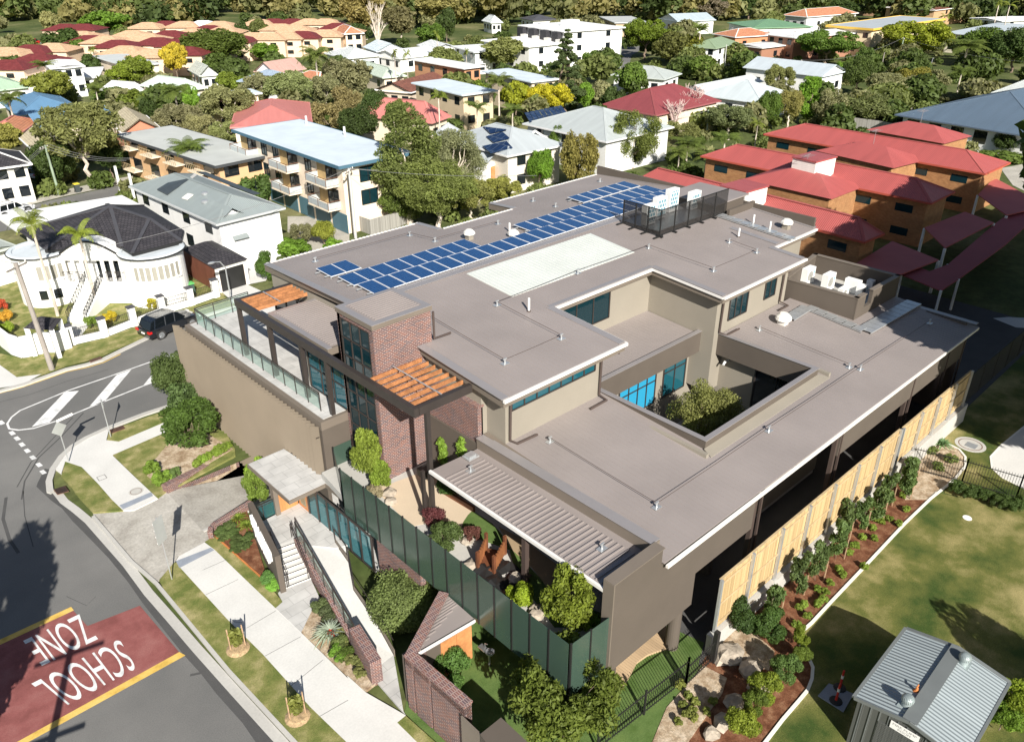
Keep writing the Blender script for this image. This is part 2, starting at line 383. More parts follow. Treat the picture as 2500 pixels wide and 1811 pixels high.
mat('slatecap',(.06,.06,.068),.6,.1);mat('palemetal',(.62,.67,.70),.4,.05);mat('blind',(.30,.29,.25),.5,.06,3);mat('palemint',(.35,.48,.45),.3,.1)
mat('path2',(.40,.38,.33),.9,.15,.5,fine=.15,fscale=6);woodmat('greypaling',(.36,.35,.32),(.24,.23,.21),.11);mat('greenpole',(.26,.33,.24),.85,.15,1);mat('palepole',(.48,.48,.47),.85,.12,1.5)
mat('wire',(.25,.25,.25),.6);mat('taillight',(.5,.01,.01),.3);mat('carbody',(1,1,1),.22,.02,spec=.6,objcol=True,coat=1.);glassmat('carglass',(.006,.008,.01),.03,spec=1.)
ribmat('redwoodboard',(.17,.065,.04),.15,.01,.6,.15,axis='Y',sharp=True)
mat('pinkbark',(.52,.40,.37),.85,.2,2)
mat('charcoal',(.03,.03,.035),.6,.08)
def hgt(c,xb,yb,xt,yt,zb=0.0):
 """height of the point seen at (xt, yt) straight above the ground point (xb, yb)"""
 b=at(c,xb,yb,zb);d=_ray(c,xt,yt);t=hypot(b.x,b.y)/hypot(d.x,d.y);return CAMH+d.z*t
BLD=thing('community_building','large two storey building with taupe metal roofs, brick tower and open courtyard','building',(16.2,13.4,0))
ZR=lambda x,y:10.21-.065*abs(y-33.65)
ROOFP=[(20.35,22.2),(28.45,22.2),(28.45,27.1),(36.75,27.1),(36.75,22.15),(45.6,22.15),(45.6,24.4),(51.0,24.4),(51.3,44.05),(39.05,44.05),(39.05,41.4),(32.5,41.4),(32.5,43.95),(20.8,43.95)]
def clip_y(poly,x):
 ys=[]
 for i in range(len(poly)):
  (x0,y0),(x1,y1)=poly[i],poly[(i+1)%len(poly)]
  if(x0<=x)!=(x1<=x):ys.append(y0+(y1-y0)*(x-x0)/(x1-x0))
 ys.sort();return[(ys[i],ys[i+1])for i in range(0,len(ys)-1,2)]
def split_prism(mb,poly,yr,zt,th,m=0):
 """roof slab folded along y = yr"""
 for lo in(True,False):
  out=[]
  n=len(poly)
  for i in range(n):
   a,b=poly[i],poly[(i+1)%n];ia=(a[1]<=yr)==lo;ib=(b[1]<=yr)==lo
   if ia:out.append(a)
   if ia!=ib:
    t=(yr-a[1])/(b[1]-a[1]);out.append((a[0]+(b[0]-a[0])*t,yr))
  mb.prism(out,lambda x,y:zt(x,y)-th,zt,m)
r=MB();split_prism(r,ROOFP,33.65,ZR,.04)
x=20.5
while x<51.2:
 for(y0,y1)in clip_y(ROOFP,x):
  for a,b in((y0,min(y1,33.65)),(max(y0,33.65),y1)):
   if b-a>.3:r.bar((x,a+.02,ZR(x,a)+.004),(x,b-.02,ZR(x,b)+.004),.05,.013)
 x+=.29
upper=r.build('upper_roof',M['roof'],BLD)
r=MB()
def strip(mb,p,q,w,z=ZR,up=.03,th=.03):
 a=Vector((p[0],p[1],z(*p)+up));b=Vector((q[0],q[1],z(*q)+up));mb.bar(a,b,w,th)
for yy in(1,):
 r.bar((20.5,33.65,10.235),(51.1,33.65,10.235),.62,.03)
for p,q in(((20.5,28.3),(20.45,22.2)),((28.27,22.25),(28.27,27.2)),((36.95,27.2),(36.95,22.2)),((45.4,22.2),(45.4,24.5)),((20.55,31.2),(20.5,33.6)),((20.5,33.7),(20.95,43.9)),((32.3,43.9),(32.3,41.4)),((39.2,41.4),(39.2,44.0)),((51.0,24.5),(51.05,33.6)),((51.05,33.7),(51.15,44)),((46.3,24.5),(46.3,28.0))):
 strip(r,p,q,.42)
r.bar((28.3,27.25,ZR(0,27.2)+.03),(36.9,27.25,ZR(0,27.2)+.03),.3,.02)
r.build('flashing',M['flash'],upper)
r=MB();split_prism(r,[(p[0],p[1])for p in ROOFP],33.65,lambda x,y:ZR(x,y)-.045,.38)
r.build('fascia',M['fascia'],upper)
for a,b in(((20.3,22.12),(28.5,22.12)),((28.45,27.02),(36.7,27.02)),((36.72,22.07),(45.65,22.07)),((45.6,24.32),(51.0,24.32))):
 g=MB();z=ZR(*a)-.06;g.bar((a[0],a[1],z),(b[0],b[1],z),.14,.13);g.build('gutter',M['gutter'],upper)
for x in(28.52,36.66):g=MB();g.bar((x,22.1,ZR(0,22.1)-.05),(x,27.0,ZR(0,27)-.05),.05,.12);g.build('barge_capping',M['gutter'],upper)
for x0,x1,y in((20.9,32.3,43.97),(32.6,38.95,41.42),(39.2,51.1,44.06)):
 z=ZR(0,y);pr=[(x0,z-.07)];x=x0
 while x<x1:pr+=[(x,z+.01),(x+.05,z+.05),(x+.2,z+.05),(x+.24,z+.01)];x+=.29
 pr+=[(x1,z+.01),(x1,z-.07)];n=len(pr);g=MB();g.v=[(p,y-.12,q)for p,q in pr]+[(p,y+.02,q)for p,q in pr]
 g.f=[tuple(range(n)),tuple(range(2*n-1,n-1,-1))]+[(i,i+n,(i+1)%n+n,(i+1)%n)for i in range(n)];g.m=[0]*len(g.f);g.build('back_gutter',M['gutter'],upper)
WALLP=[(20.72,24.1),(21.05,24.1),(21.05,22.85),(27.5,22.85),(27.5,27.6),(37.35,27.6),(37.35,22.8),(45.0,22.8),(45.0,25.0),(50.4,25.0),(50.4,43.4),(39.6,43.4),(39.6,40.9),(32.0,40.9),(32.0,43.4),(20.9,43.4)]
w_=MB();w_.prism(WALLP,3.0,lambda x,y:ZR(x,y)-.3);w_.build('upper_wall',M['wall'],BLD)
def window(parent,a,b,z0,z1,n,nz=1,glass='glass',frame='darkmetal',out=.03,fw=.06,name='window',nrm=None):
 """window in an upright wall from a to b (plan points), n panes wide and nz high"""
 a=Vector((a[0],a[1],0));b=Vector((b[0],b[1],0));d=(b-a).normalized();nn=Vector((d.y,-d.x,0))
 if nrm is not None and nn.dot(Vector((nrm[0],nrm[1],0)))<0:nn=-nn
 f=MB();L=(b-a).length
 o=nn*out
 for i in range(n+1):
  p=a+d*(L*i/n)+o;q=fw*1.3 if i in(0,n)else fw
  f.bar((p.x,p.y,z0),(p.x,p.y,z1),q,.07,up=tuple(nn))
 for i in range(nz+1):
  z=z0+(z1-z0)*i/nz;f.bar((a.x+o.x,a.y+o.y,z),(b.x+o.x,b.y+o.y,z),.07,fw)
 fo=f.build(name,M[frame],parent)
 g=MB();o=nn*(out-.015)
 g.face([(a.x+o.x,a.y+o.y,z0),(b.x+o.x,b.y+o.y,z0),(b.x+o.x,b.y+o.y,z1),(a.x+o.x,a.y+o.y,z1)])
 g.build('pane',M[glass],fo)
 return fo
window(BLD,(21.4,22.85),(27.0,22.85),8.22,8.66,7,1,'glassteal',nrm=(0,-1))
window(BLD,(28.0,27.6),(33.6,27.6),7.45,9.15,4,1,'glass',nrm=(0,-1))
window(BLD,(38.6,22.8),(40.5,22.8),7.25,8.65,3,1,'glass',nrm=(0,-1))
window(BLD,(42.4,22.8),(43.6,22.8),7.45,8.65,2,1,'glass',nrm=(0,-1))
ZL=lambda x,y:6.02+.062*(y-13.35)
LP=[(20.45,13.35),(51.3,13.2),(51.6,19.0),(47.2,19.0),(46.4,22.75),(20.45,24.0)]
CY=(27.85,37.9,16.75,23.75)
lw=MB()
for poly in([(20.45,13.35),(27.8,13.32),(27.8,23.0),(20.45,24.0)],[(27.8,13.32),(38.0,13.27),(38.0,16.7),(27.8,16.7)],[(38.0,13.27),(51.3,13.2),(51.5,19.0),(46.3,19.0),(46.3,22.75),(38.0,22.75)]):
 lw.prism(poly,lambda x,y:ZL(x,y)-.05,ZL)
x=20.6
def inpoly(poly,x,y):
 c=False
 for i in range(len(poly)):
  (x0,y0),(x1,y1)=poly[i],poly[(i+1)%len(poly)]
  if(y0>y)!=(y1>y)and x<(x1-x0)*(y-y0)/(y1-y0)+x0:c=not c
 return c
while x<51.3:
 segs=[(13.36,22.75 if x<46.3 else 18.9)]
 if 27.7<x<38.05:segs=[(13.36,16.4)]
 for a,b in segs:lw.bar((x,a,ZL(x,a)+.004),(x,b,ZL(x,b)+.004),.05,.013)
 x+=.29
low=lw.build('lower_roof',M['roof'],BLD)
f=MB()
f.prism([(20.35,13.86),(20.75,13.86),(20.75,24.05),(20.35,24.05)],5.2,6.66)
f.prism([(20.75,13.86),(21.0,13.86),(21.0,24),(20.75,24)],ZL(0,14)-.1,lambda x,y:ZL(x,y)+.05)
f.build('parapet',M['fascia'],low)
for i,a in enumerate(((CY[0]-.14,CY[0]+.14,CY[2]-.14,CY[3]+.14),(CY[0]+.14,CY[1]-.14,CY[2]-.14,CY[2]+.14),(CY[1]-.14,CY[1]+.14,CY[2]-.14,CY[3]+.14),(CY[0]+.14,CY[1]-.14,CY[3]-.14,CY[3]+.14),(20.3,20.8,13.9,24.05),(51.0,51.4,13.3,19))):
 z=(6.68,6.682,6.68,6.682,6.66,6.2)[i];f=MB();f.box(*a,z,z+.03);f.build('coping',M['flash'],low)
f=MB()
for a in((CY[0]-.1,CY[0]+.1,CY[2]-.1,CY[3]+.1),(CY[1]-.1,CY[1]+.1,CY[2]-.1,CY[3]+.1)):f.box(*a,5.35,6.68)
f.box(CY[0]+.1,CY[1]-.1,CY[2]-.1,CY[2]+.1,5.35,6.679);f.box(CY[0]+.1,CY[1]-.1,CY[3]-.1,CY[3]+.1,5.35,6.679)
f.build('court_fascia',M['dwall'],BLD)
f=MB();f.prism([(CY[0]-.4,16.1),(CY[1]+.5,16.1),(CY[1]+.2,16.64),(CY[0]-.2,16.64)],lambda x,y:ZL(x,y)-.02,lambda x,y:ZL(x,y)+.03+.12*(y-16.1));f.build('court_apron',M['wall'],low)
f=MB();f.box(20.45,51.3,13.16,13.28,ZL(0,13.3)-.16,ZL(0,13.3)-.03);f.build('lower_gutter',M['gutter'],low)
f=MB();f.prism([(27.5,23.9),(37.3,23.9),(37.3,27.6),(27.5,27.6)],6.2,lambda x,y:6.5+.06*(y-23.9))
x=27.7
while x<37.3:f.bar((x,24,6.51),(x,27.5,6.72),.05,.014);x+=.29
f.build('link_roof',M['roof'],BLD)
c_=MB();c_.box(27.4,38.4,16.0,24.3,.1,.3);c_.build('court_floor',M['pavers'],BLD)
c_=MB();c_.box(27.2,38.6,24.3,24.5,.3,6.4);c_.box(38.4,38.6,16.2,24.3,.3,6.4);c_.box(27.2,27.4,16.2,24.3,.3,6.4);c_.box(27.2,38.6,16.0,16.2,.3,6.0)
c_.build('court_wall',M['wall'],BLD)
window(BLD,(30.9,24.3),(34.15,24.3),2.9,5.9,4,2,'glassblue',nrm=(0,-1))
window(BLD,(34.9,24.3),(37.05,24.3),2.9,6.1,2,2,'glassteal',nrm=(0,-1))
window(BLD,(38.4,20.4),(38.4,16.4),2.6,5.5,3,1,'glassdark',nrm=(-1,0))
f=MB();f.box(38.0,38.38,22.2,22.3,4.9,5.0);f.tube([(38.0,22.25,4.95),(37.8,22.2,4.85)],.07);f.build('flood_light',M['white'],BLD)
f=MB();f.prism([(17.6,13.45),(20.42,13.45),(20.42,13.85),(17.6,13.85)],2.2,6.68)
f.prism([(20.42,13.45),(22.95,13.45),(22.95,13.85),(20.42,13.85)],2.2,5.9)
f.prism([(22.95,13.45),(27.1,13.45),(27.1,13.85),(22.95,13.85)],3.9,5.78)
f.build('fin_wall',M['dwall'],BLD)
f=MB();f.box(17.55,20.48,13.4,13.9,6.68,6.72);f.box(17.54,17.6,13.4,13.9,2.2,6.68);f.build('fin_capping',M['fascia'],BLD)
f=MB();f.box(34.8,50.2,13.45,13.8,4.15,5.78);f.build('band_wall',M['dwall'],BLD)
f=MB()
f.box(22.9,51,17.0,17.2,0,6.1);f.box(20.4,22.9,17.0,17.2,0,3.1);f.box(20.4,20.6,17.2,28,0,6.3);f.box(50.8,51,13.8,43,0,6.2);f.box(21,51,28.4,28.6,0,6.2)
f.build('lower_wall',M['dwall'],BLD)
f=MB();f.prism([(22.9,15.9),(50.9,15.9),(50.9,17),(22.9,17)],3.05,3.3);f.build('verandah_floor',M['concrete'],BLD)
for xx in(27.3,34.6,42.9,47.6,50.0):
 f=MB();f.box(xx-.1,xx+.1,13.5,13.7,0,5.85);f.box(xx+.25,xx+.35,13.4,13.5,0,5.85);f.build('post',M['pipe'],BLD)
for i in range(8):
 window(BLD,(28.2+i*2.6,17.0),(29.9+i*2.6,17.0),3.6,5.6,2,1,'glassdark',nrm=(0,-1))
for xx,yy,h in((17.95,13.7,2.2),(22.3,13.75,2.2),(20.2,16.8,3.0),(27.3,15.5,3.0)):
 f=MB();f.cyl(xx,yy,0,h,.29,n=20);f.build('column',M['dwall'],BLD)
def pipe(pts,r_=.05,name='downpipe'):f=MB();f.tube(pts,r_,8);return f.build(name,M['pipe'],BLD)
pipe([(21.25,22.35,9.25),(21.25,22.7,9.1),(21.25,22.75,6.75),(21.4,22.4,6.68),(22.6,22.35,6.66)],.06)
pipe([(27.35,22.3,9.25),(27.35,22.7,9.1),(27.35,22.75,6.75),(27.3,22.2,6.68),(26.1,22.2,6.66)],.06)
pipe([(37.75,22.3,9.25),(37.75,22.65,9.1),(37.75,22.7,6.8),(37.9,22.3,6.7),(39.2,22.3,6.7)],.06)
pipe([(44.3,22.3,9.25),(44.3,22.65,9.1),(44.3,22.7,6.8),(44.3,22.1,6.7),(43.3,22.1,6.7)],.06)
pipe([(21.3,28.1,11.4),(21.3,28.1,10.0),(22.3,28.1,9.97)],.06)
pipe([(28.2,22.6,8.9),(28.2,22.35,8.9),(28.2,22.35,9.3)],.05)
f=MB();f.box(17.92,21.2,28.17,28.5,0,11.5);f.box(17.92,18.25,30.85,31.1,0,11.5);f.box(17.92,21.2,30.85,31.07,6,11.5);f.box(20.9,21.2,28.5,31,6,11.5);f.box(17.92,18.2,28.5,30.85,0,3.6);f.box(17.92,18.2,28.5,30.85,11.25,11.5)
f.build('brick_tower',M['brick'],BLD)
f=MB();f.box(17.86,21.26,28.11,31.13,11.5,11.72)
f.build('tower_capping',M['fascia'],BLD)
f=MB();f.box(18.2,20.95,28.45,30.8,11.72,11.74)
x=28.6
while x<30.8:f.bar((18.35,x,11.75),(20.85,x,11.75),.08,.05);x+=.2
f.build('tower_roof',M['roof'],BLD)
f=MB();f.box(17.86,21.26,28.11,28.45,11.721,11.75);f.box(17.86,21.26,30.8,31.13,11.721,11.75);f.box(17.86,18.2,28.45,30.8,11.721,11.75);f.box(20.95,21.26,28.45,30.8,11.721,11.75)
f.build('tower_flashing',M['flash'],BLD)
window(BLD,(17.98,28.5),(17.98,30.85),3.6,11.25,3,8,'glass',nrm=(-1,0))
f=MB();f.box(20.5,20.8,24.1,26.9,3.3,8.15);f.box(20.5,20.8,26.9,28.17,5.4,8.15);f.build('brick_wing',M['brick'],BLD)
f=MB();f.box(20.46,20.84,24.06,28.15,8.15,8.26);f.build('brick_coping',M['brickcap'],BLD)
f=MB();f.box(20.55,20.65,26.95,28.1,3.3,5.4);d_=f.build('door',M['timberdoor'],BLD);f=MB();f.box(20.52,20.55,27.15,27.9,3.5,5.2);f.build('pane',M['glassteal'],d_)
window(BLD,(18.02,31.1),(18.02,34.6),6.02,8.6,3,2,'glassteal',nrm=(-1,0))
window(BLD,(20.7,34.7),(20.7,43),6.02,8.4,6,1,'glassdark',nrm=(-1,0))
f=MB();f.box(18.0,20.6,34.6,34.8,6,8.7);f.build('terrace_wall',M['wall'],BLD)
f=MB();f.box(17.95,21.6,32.4,38.4,8.62,8.98);f.build('terrace_roof_fascia',M['fascia'],BLD)
f=MB();f.box(18.2,21.5,32.6,38.2,8.98,9.0)
x=32.8
while x<38.2:f.bar((18.3,x,9.01),(21.4,x,9.01),.09,.05);x+=.22
f.build('terrace_roof',M['roof'],BLD)
f=MB();f.box(17.93,21.6,38.2,38.42,8.981,9.02);f.box(17.93,18.2,32.4,38.2,8.981,9.02);f.build('terrace_roof_flashing',M['flash'],BLD)
f=MB()
f.bar((17.25,24.25,9.2),(17.25,40.6,9.2),.24,.42);f.bar((17.4,24.37,9.19),(20.35,24.37,9.19),.22,.40);f.bar((17.4,40.5,9.19),(20.6,40.5,9.19),.22,.40)
f.bar((17.4,24.3,9.35),(20.35,24.3,9.35),.06,.1)
f.build('pergola_beam',M['darkmetal'],BLD)
for i in range(7):
 y=24.85+i*.5;f=MB();f.bar((17.38,y,9.3),(20.3,y,9.3),.06,.2);f.build('slat',M['timber'],BLD)
for i in range(5):
 y=38.65+i*.4;f=MB();f.bar((17.38,y,9.3),(20.55,y,9.3),.06,.2);f.build('slat',M['timber'],BLD)
for y0,y1 in((24.5,28.1),(38.5,40.4)):f=MB();f.bar((18.8,y0,9.41),(18.8,y1,9.41),.06,.03);f.build('slat_rod',M['galv'],BLD)
for y in(40.4,37.0,33.75,31.4):
 f=MB();f.box(17.15,17.37,y-.1,y+.1,6.0,9.0);f.build('pergola_post',M['darkmetal'],BLD)
f=MB();f.box(17.75,17.95,24.25,24.45,3.3,9.0);f.box(17.35,17.5,24.28,24.43,3.3,6.1);f.build('pergola_post',M['darkmetal'],BLD)
f=MB();f.prism([(16.4,31.15),(20.9,31.15),(20.9,47.3),(16.4,46.8)],5.5,5.96);f.build('terrace_edge',M['fascia'],BLD)
f=MB();f.prism([(16.65,31.35),(20.9,31.35),(20.9,47.1),(16.65,46.6)],5.961,5.985);f.build('terrace_paving',M['pavers'],BLD)
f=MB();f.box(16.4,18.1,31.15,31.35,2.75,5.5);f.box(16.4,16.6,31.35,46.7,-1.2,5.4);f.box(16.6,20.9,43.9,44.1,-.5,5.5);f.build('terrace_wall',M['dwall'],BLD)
def balustrade(parent,pts,zb,h=1.0,post=.05,every=1.25,glass='clearglass',rail=True,zf=None):
 zf=zf or(lambda x,y:zb)
 for i in range(len(pts)-1):
  a,b=Vector(pts[i]),Vector(pts[i+1]);L=(b-a).length;n=max(1,round(L/every))
  for k in range(n+(i==len(pts)-2)):
   p=a+(b-a)*(k/n);z=zf(p.x,p.y);f=MB();f.bar((p.x,p.y,z),(p.x,p.y,z+h),post,post);f.build('baluster',M['darkmetal'],parent)
  za,zb_=zf(a.x,a.y),zf(b.x,b.y)
  if rail:f=MB();f.bar((a.x,a.y,za+h),(b.x,b.y,zb_+h),.05,.04);f.bar((a.x,a.y,za+h*.9),(b.x,b.y,zb_+h*.9),.04,.04);f.build('rail',M['darkmetal'],parent)
  if glass:
   f=MB();f.face([(a.x,a.y,za+.08),(b.x,b.y,zb_+.08),(b.x,b.y,zb_+h*.97),(a.x,a.y,za+h*.97)]);f.build('glass_panel',M[glass],parent)
BAL=thing('terrace_balustrade','clear glass balustrade with dark posts along the white paved terrace edge','balustrade',(17.0,32,5.98))
balustrade(BAL,[(17.0,32.1),(17.0,46.3),(20.6,46.5)],5.985,1.05,.045,1.22)
NB=43
f=MB()
for i in range(NB):
 y0=31.25+i*.386;zb=2.86 if y0<34.7 else-1.3;zt=5.72 if i>3 else 5.72
 if y0>41.5:zb=0
 if i%9==4:pass
 f.prism([(16.02,y0+.386),(16.30,y0+.015),(16.33,y0+.03),(16.05,y0+.4)],zb,zt)
scr=f.build('pleated_screen',M['board2']if 'board2' in M else M['screen'],BLD)
f=MB()
for i in range(NB):
 y0=31.25+i*.386;f.box(16.28,16.42,y0+.12,y0+.2,5.50,5.56);f.box(16.1,16.35,y0+.02,y0+.06,5.1,5.14)
f.build('screen_shadow_gap',M['darkmetal'],BLD)  # small dark blocks stand in for the shadow gaps of the screen
f=MB();f.prism([(13.88,30.6),(15.9,30.6),(15.9,28.2),(17.95,28.2),(17.95,31.14),(16.3,31.14),(16.0,34.9),(13.89,34.9)],2.62,2.82);f.build('canopy_edge',M['fascia'],BLD)
f=MB();f.prism([(13.93,30.66),(15.96,30.66),(15.96,28.2),(17.9,28.2),(17.9,31.1),(16.3,31.1),(16.0,34.86),(13.94,34.86)],2.822,2.84);f.build('canopy_top',M['pavers'],BLD)
f=MB();f.box(14.3,15.35,32.75,32.85,.7,2.62);f.build('timber_wall',M['vboard'],BLD)
f=MB();f.box(14.02,14.26,32.6,32.95,.7,2.62);f.build('entry_post',M['fascia'],BLD)
f=MB();f.box(15.38,15.46,31.7,32.7,.7,2.62);d_=f.build('entry_door',M['timberdoor'],BLD);f=MB();f.box(15.35,15.38,31.95,32.45,.95,2.3);f.build('pane',M['clearglass'],d_)
window(BLD,(15.42,31.65),(15.42,25.9),.55,2.6,6,1,'tealglass',fw=.09,nrm=(-1,0))
f=MB();f.box(15.5,17.9,26,32.7,.3,.52);f.build('lobby_floor',M['pavers'],BLD)
for k in range(3):
 f=MB();f.tube([(16.3+k*.5,27.2,.5),(16.3+k*.5,27.2,1.4),(16.3+k*.5,30.2,1.5),(16.3+k*.5,30.2,.5)],.03,6);f.build('lobby_rail',M['darkmetal'],BLD)
f=MB();f.box(15.62,15.9,22.5,25.8,0,2.4);f.build('deck_wall',M['brick'],BLD)
f=MB();f.prism([(15.65,13.6),(20.5,13.6),(20.5,28.2),(17.9,28.2),(17.9,31.0),(16.0,31.0),(15.65,28.2)],2.9,3.28);f.build('deck_slab',M['concrete'],BLD)
f=MB();f.prism([(17.65,13.9),(20.35,13.9),(20.35,24.0),(17.65,24.0)],lambda x,y:6.02-.035*(x-17.65),lambda x,y:6.2-.035*(x-17.65))
pr=f.build('patio_roof',M['roof'],BLD)
f=MB();y=14.15
while y<23.1:
 f.bar((17.72,y,6.22),(19.95,y,6.14),.055,.06);y+=.262
f.build('patio_rib',M['roof'],pr)
f=MB();f.bar((17.6,13.9,6.14),(17.6,24.05,6.14),.12,.14);f.build('patio_gutter',M['gutter'],pr)
for y in(18.3,):f=MB();f.box(17.8,18.02,y-.11,y+.11,3.3,6.0);f.build('patio_post',M['pipe'],BLD)
f=MB();f.box(19.3,19.9,23.35,23.85,6.2,6.28);f.box(19.35,19.75,23.4,23.75,6.28,6.4);f.build('box_gutter',M['galv'],pr)
zr=lambda x,y:ZR(x,y)
f=MB()
p=[at(3,125,1245,10.9),at(3,265,1195,10.9),at(3,470,1255,10.9),at(3,320,1310,10.9)]
sx0,sx1=47.6,52.4
f.box(47.2,50.8,30.0,33.8,9.9,10.75);f.build('stair_box',M['dwall'],BLD)
f=MB();f.box(47.0,51.1,29.8,34.0,10.75,10.85);f.build('stair_box_roof',M['roof'],BLD)
f=MB();f.box(51.0,51.2,24.6,44.0,9.6,10.25);f.box(48.0,51.2,29.3,29.5,9.9,10.4);f.build('roof_upstand',M['dwall'],BLD)
PZ=7.75
pe=[(45.9,18.55),(47.1,22.6),(46.6,23.6)]
f=MB()
A=Vector((46.05,18.7));B=Vector((45.75,23.3));C=Vector((51.4,18.6));D=Vector((51.2,24.2))
def wallbar(mb,a,b,z0,z1,t):
 d=(Vector(b)-Vector(a)).normalized()*(t/2);nn=Vector((-d.y,d.x))
 a=Vector(a)-d;b=Vector(b)+d
 mb.prism([tuple(a-nn),tuple(b-nn),tuple(b+nn),tuple(a+nn)],z0,z1)
for a,b in((A,B),(A,Vector((46.9,18.68))),(Vector((48.0,18.66)),C),(C,D),(B,D)):wallbar(f,a,b,5.9,PZ,.22)
wallbar(f,Vector((46.9,18.68)),Vector((48.0,18.66)),5.9,6.9,.2)
f.build('plant_wall',M['dwall'],BLD)
f=MB()
for a,b in((A,B),(A,Vector((46.9,18.68))),(Vector((48.0,18.66)),C),(C,D),(B,D)):wallbar(f,a,b,PZ,PZ+.05,.3)
f.build('plant_coping',M['fascia'],BLD)
f=MB();f.prism([(46,18.7),(51.4,18.6),(51.2,24.2),(45.8,23.3)],5.9,6.5);f.build('plant_floor',M['concrete'],BLD)
f=MB();zz=lambda x,y:ZR(x,y)+.03
f.prism([(27.6,29.35),(37.75,29.25),(37.9,33.0),(27.6,33.1)],ZR(0,29)-.0,zz)
x=27.7
while x<37.8:f.bar((x,29.4,zz(x,29.4)+.012),(x,33.0,zz(x,33)+.012),.05,.03);x+=.29
f.build('rooflight',M['sky_light'],BLD)
def solar(x0,n,y,label,z0=.0,step=1.03):
 """row of n framed panels on rails; y is the lower (southern) edge"""
 t=thing('solar_array',label,'solar panels',(x0,y,ZR(0,y)),'rows of solar panels on the taupe roof')
 zA,zB=ZR(0,y)+.14,ZR(0,y+1.7)+.30
 for i in range(n):
  a=x0+i*step;f=MB()
  P=[(a+.015,y),(a+1.005,y),(a+1.005,y+1.62),(a+.015,y+1.62)]
  zf=lambda X,Y:zA+(zB-zA)*(Y-y)/1.65
  f.prism(P,lambda X,Y:zf(X,Y)-.04,zf);p=f.build('frame',M['frame'],t)
  g=MB();Q=[(a+.037,y+.025),(a+.983,y+.025),(a+.983,y+1.595),(a+.037,y+1.595)]
  g.face([(X,Y,zf(X,Y)+.004)for X,Y in Q]);o=g.build('panel',M['solar'],p)
  L=o.data.uv_layers[0].data
  for li,(X,Y)in zip(o.data.polygons[0].loop_indices,Q):L[li].uv=(X-a-.02,(Y-y-.035)*1.0)
 f=MB()
 for yy in(y+.3,y+1.3):f.bar((x0-.25,yy,ZR(0,yy)+.12),(x0+n*step+.05,yy,ZR(0,yy)+.12),.05,.06)
 for i in range(n+1):
  f.bar((x0+i*step,y+.02,ZR(0,y)),(x0+i*step,y+.02,zA-.03),.05,.04)
 f.build('rail',M['galv'],t)
def pr_(c,x,y):
 d=_ray(c,x,y);s=.065
 for sg in(1,-1):
  t=(10.21-sg*s*33.65-CAMH)/(d.z-sg*s*d.y);p=Vector((0,0,CAMH))+d*t
  if(p.y<=33.65)==(sg==1):return p
 return p
def pl_(c,x,y):
 d=_ray(c,x,y);t=(6.02-.062*13.35-CAMH)/(d.z-.062*d.y);return Vector((0,0,CAMH))+d*t
solar(21.95,26,34.0,'longest row of blue solar panels, nearest the roof ridge and the white rooflight',step=1.055)
solar(22.0,9,36.0,'row of nine blue solar panels, middle left, ending beside a white vent')
solar(35.45,13,35.95,'row of thirteen blue solar panels up to the far roof corner',step=1.068)
solar(21.98,2,38.3,'pair of blue solar panels by themselves at the left end of the roof')
solar(43.0,6,38.2,'short row of six blue solar panels farthest back on the roof',step=1.08)
def anchor(p,label):
 t=thing('roof_anchor',label,'safety anchor',p,'steel safety anchors on the roofs')
 f=MB();f.box(p.x-.2,p.x+.2,p.y-.14,p.y+.14,p.z+.03,p.z+.045);f.build('plate',M['galv'],t)
 f=MB();f.cyl(p.x,p.y,p.z+.045,p.z+.26,.05,.03);f.box(p.x-.1,p.x+.1,p.y-.03,p.y+.03,p.z+.24,p.z+.3);f.build('post',M['galv'],t)
 return p
def cable(a,b,label,sag=.02):
 f=MB();a=a+Vector((0,0,.24));b=b+Vector((0,0,.24));m_=(a+b)/2-Vector((0,0,sag))
 f.tube([a,m_,b],.013,5);tag(f.build('safety_cable',M['pipe']),label,'cable','safety cables strung between the roof anchors')
an={}
for k,c,x,y,low_,lb in(('a',5,1080,765,0,'nearest steel anchor post on the upper roof, above the timber pergola'),('b',5,1445,605,0,'steel anchor post near the pointed front corner of the upper roof'),('c',5,1030,388,0,'steel anchor post just below the left corner of the white rooflight'),('d',5,1552,182,0,'steel anchor post midway along the lower edge of the white rooflight'),('e',5,2010,18,0,'steel anchor post by the right corner of the white rooflight'),('f',6,243,168,0,'steel anchor post at the front of the right upper roof wing'),('g',6,522,48,0,'steel anchor post at the right end of the upper roof above the walled air conditioners'),('h',3,345,1572,0,'steel anchor post beside the white pipe near the rooftop walkway'),('i',2,465,1528,0,'steel anchor post near the left back notch of the upper roof'),('j',2,628,1566,0,'steel anchor post between the solar panels and the back gutter'),('k',2,1035,1453,0,'steel anchor post on the middle back strip of the roof'),('l',2,1408,1340,0,'steel anchor post beside the far back notch of the roof'),('m',2,1262,1305,0,'small steel anchor near the far back gutter'),('n',2,1695,1178,0,'farthest steel anchor near the back corner of the roof'),('o',4,2040,105,0,'steel anchor post left of the pair of solar panels'),('p',5,1372,1270,1,'steel anchor post on the lower roof in front of the clerestory wall'),('q',8,2060,128,1,'nearest steel anchor post on the lower roof by the front eave'),('r',6,600,1200,1,'steel anchor post on the lower roof below the courtyard'),('s',6,1120,790,1,'left one of two steel anchors side by side right of the courtyard'),('t',6,1192,803,1,'right one of two steel anchors side by side right of the courtyard'),('u',6,540,548,1,'steel anchor post on the lower roof near the white square vent'),('v',6,1640,505,1,'steel anchor post in the shaded far end of the lower roof')):
 an[k]=anchor((pl_ if low_ else pr_)(c,x,y),lb)
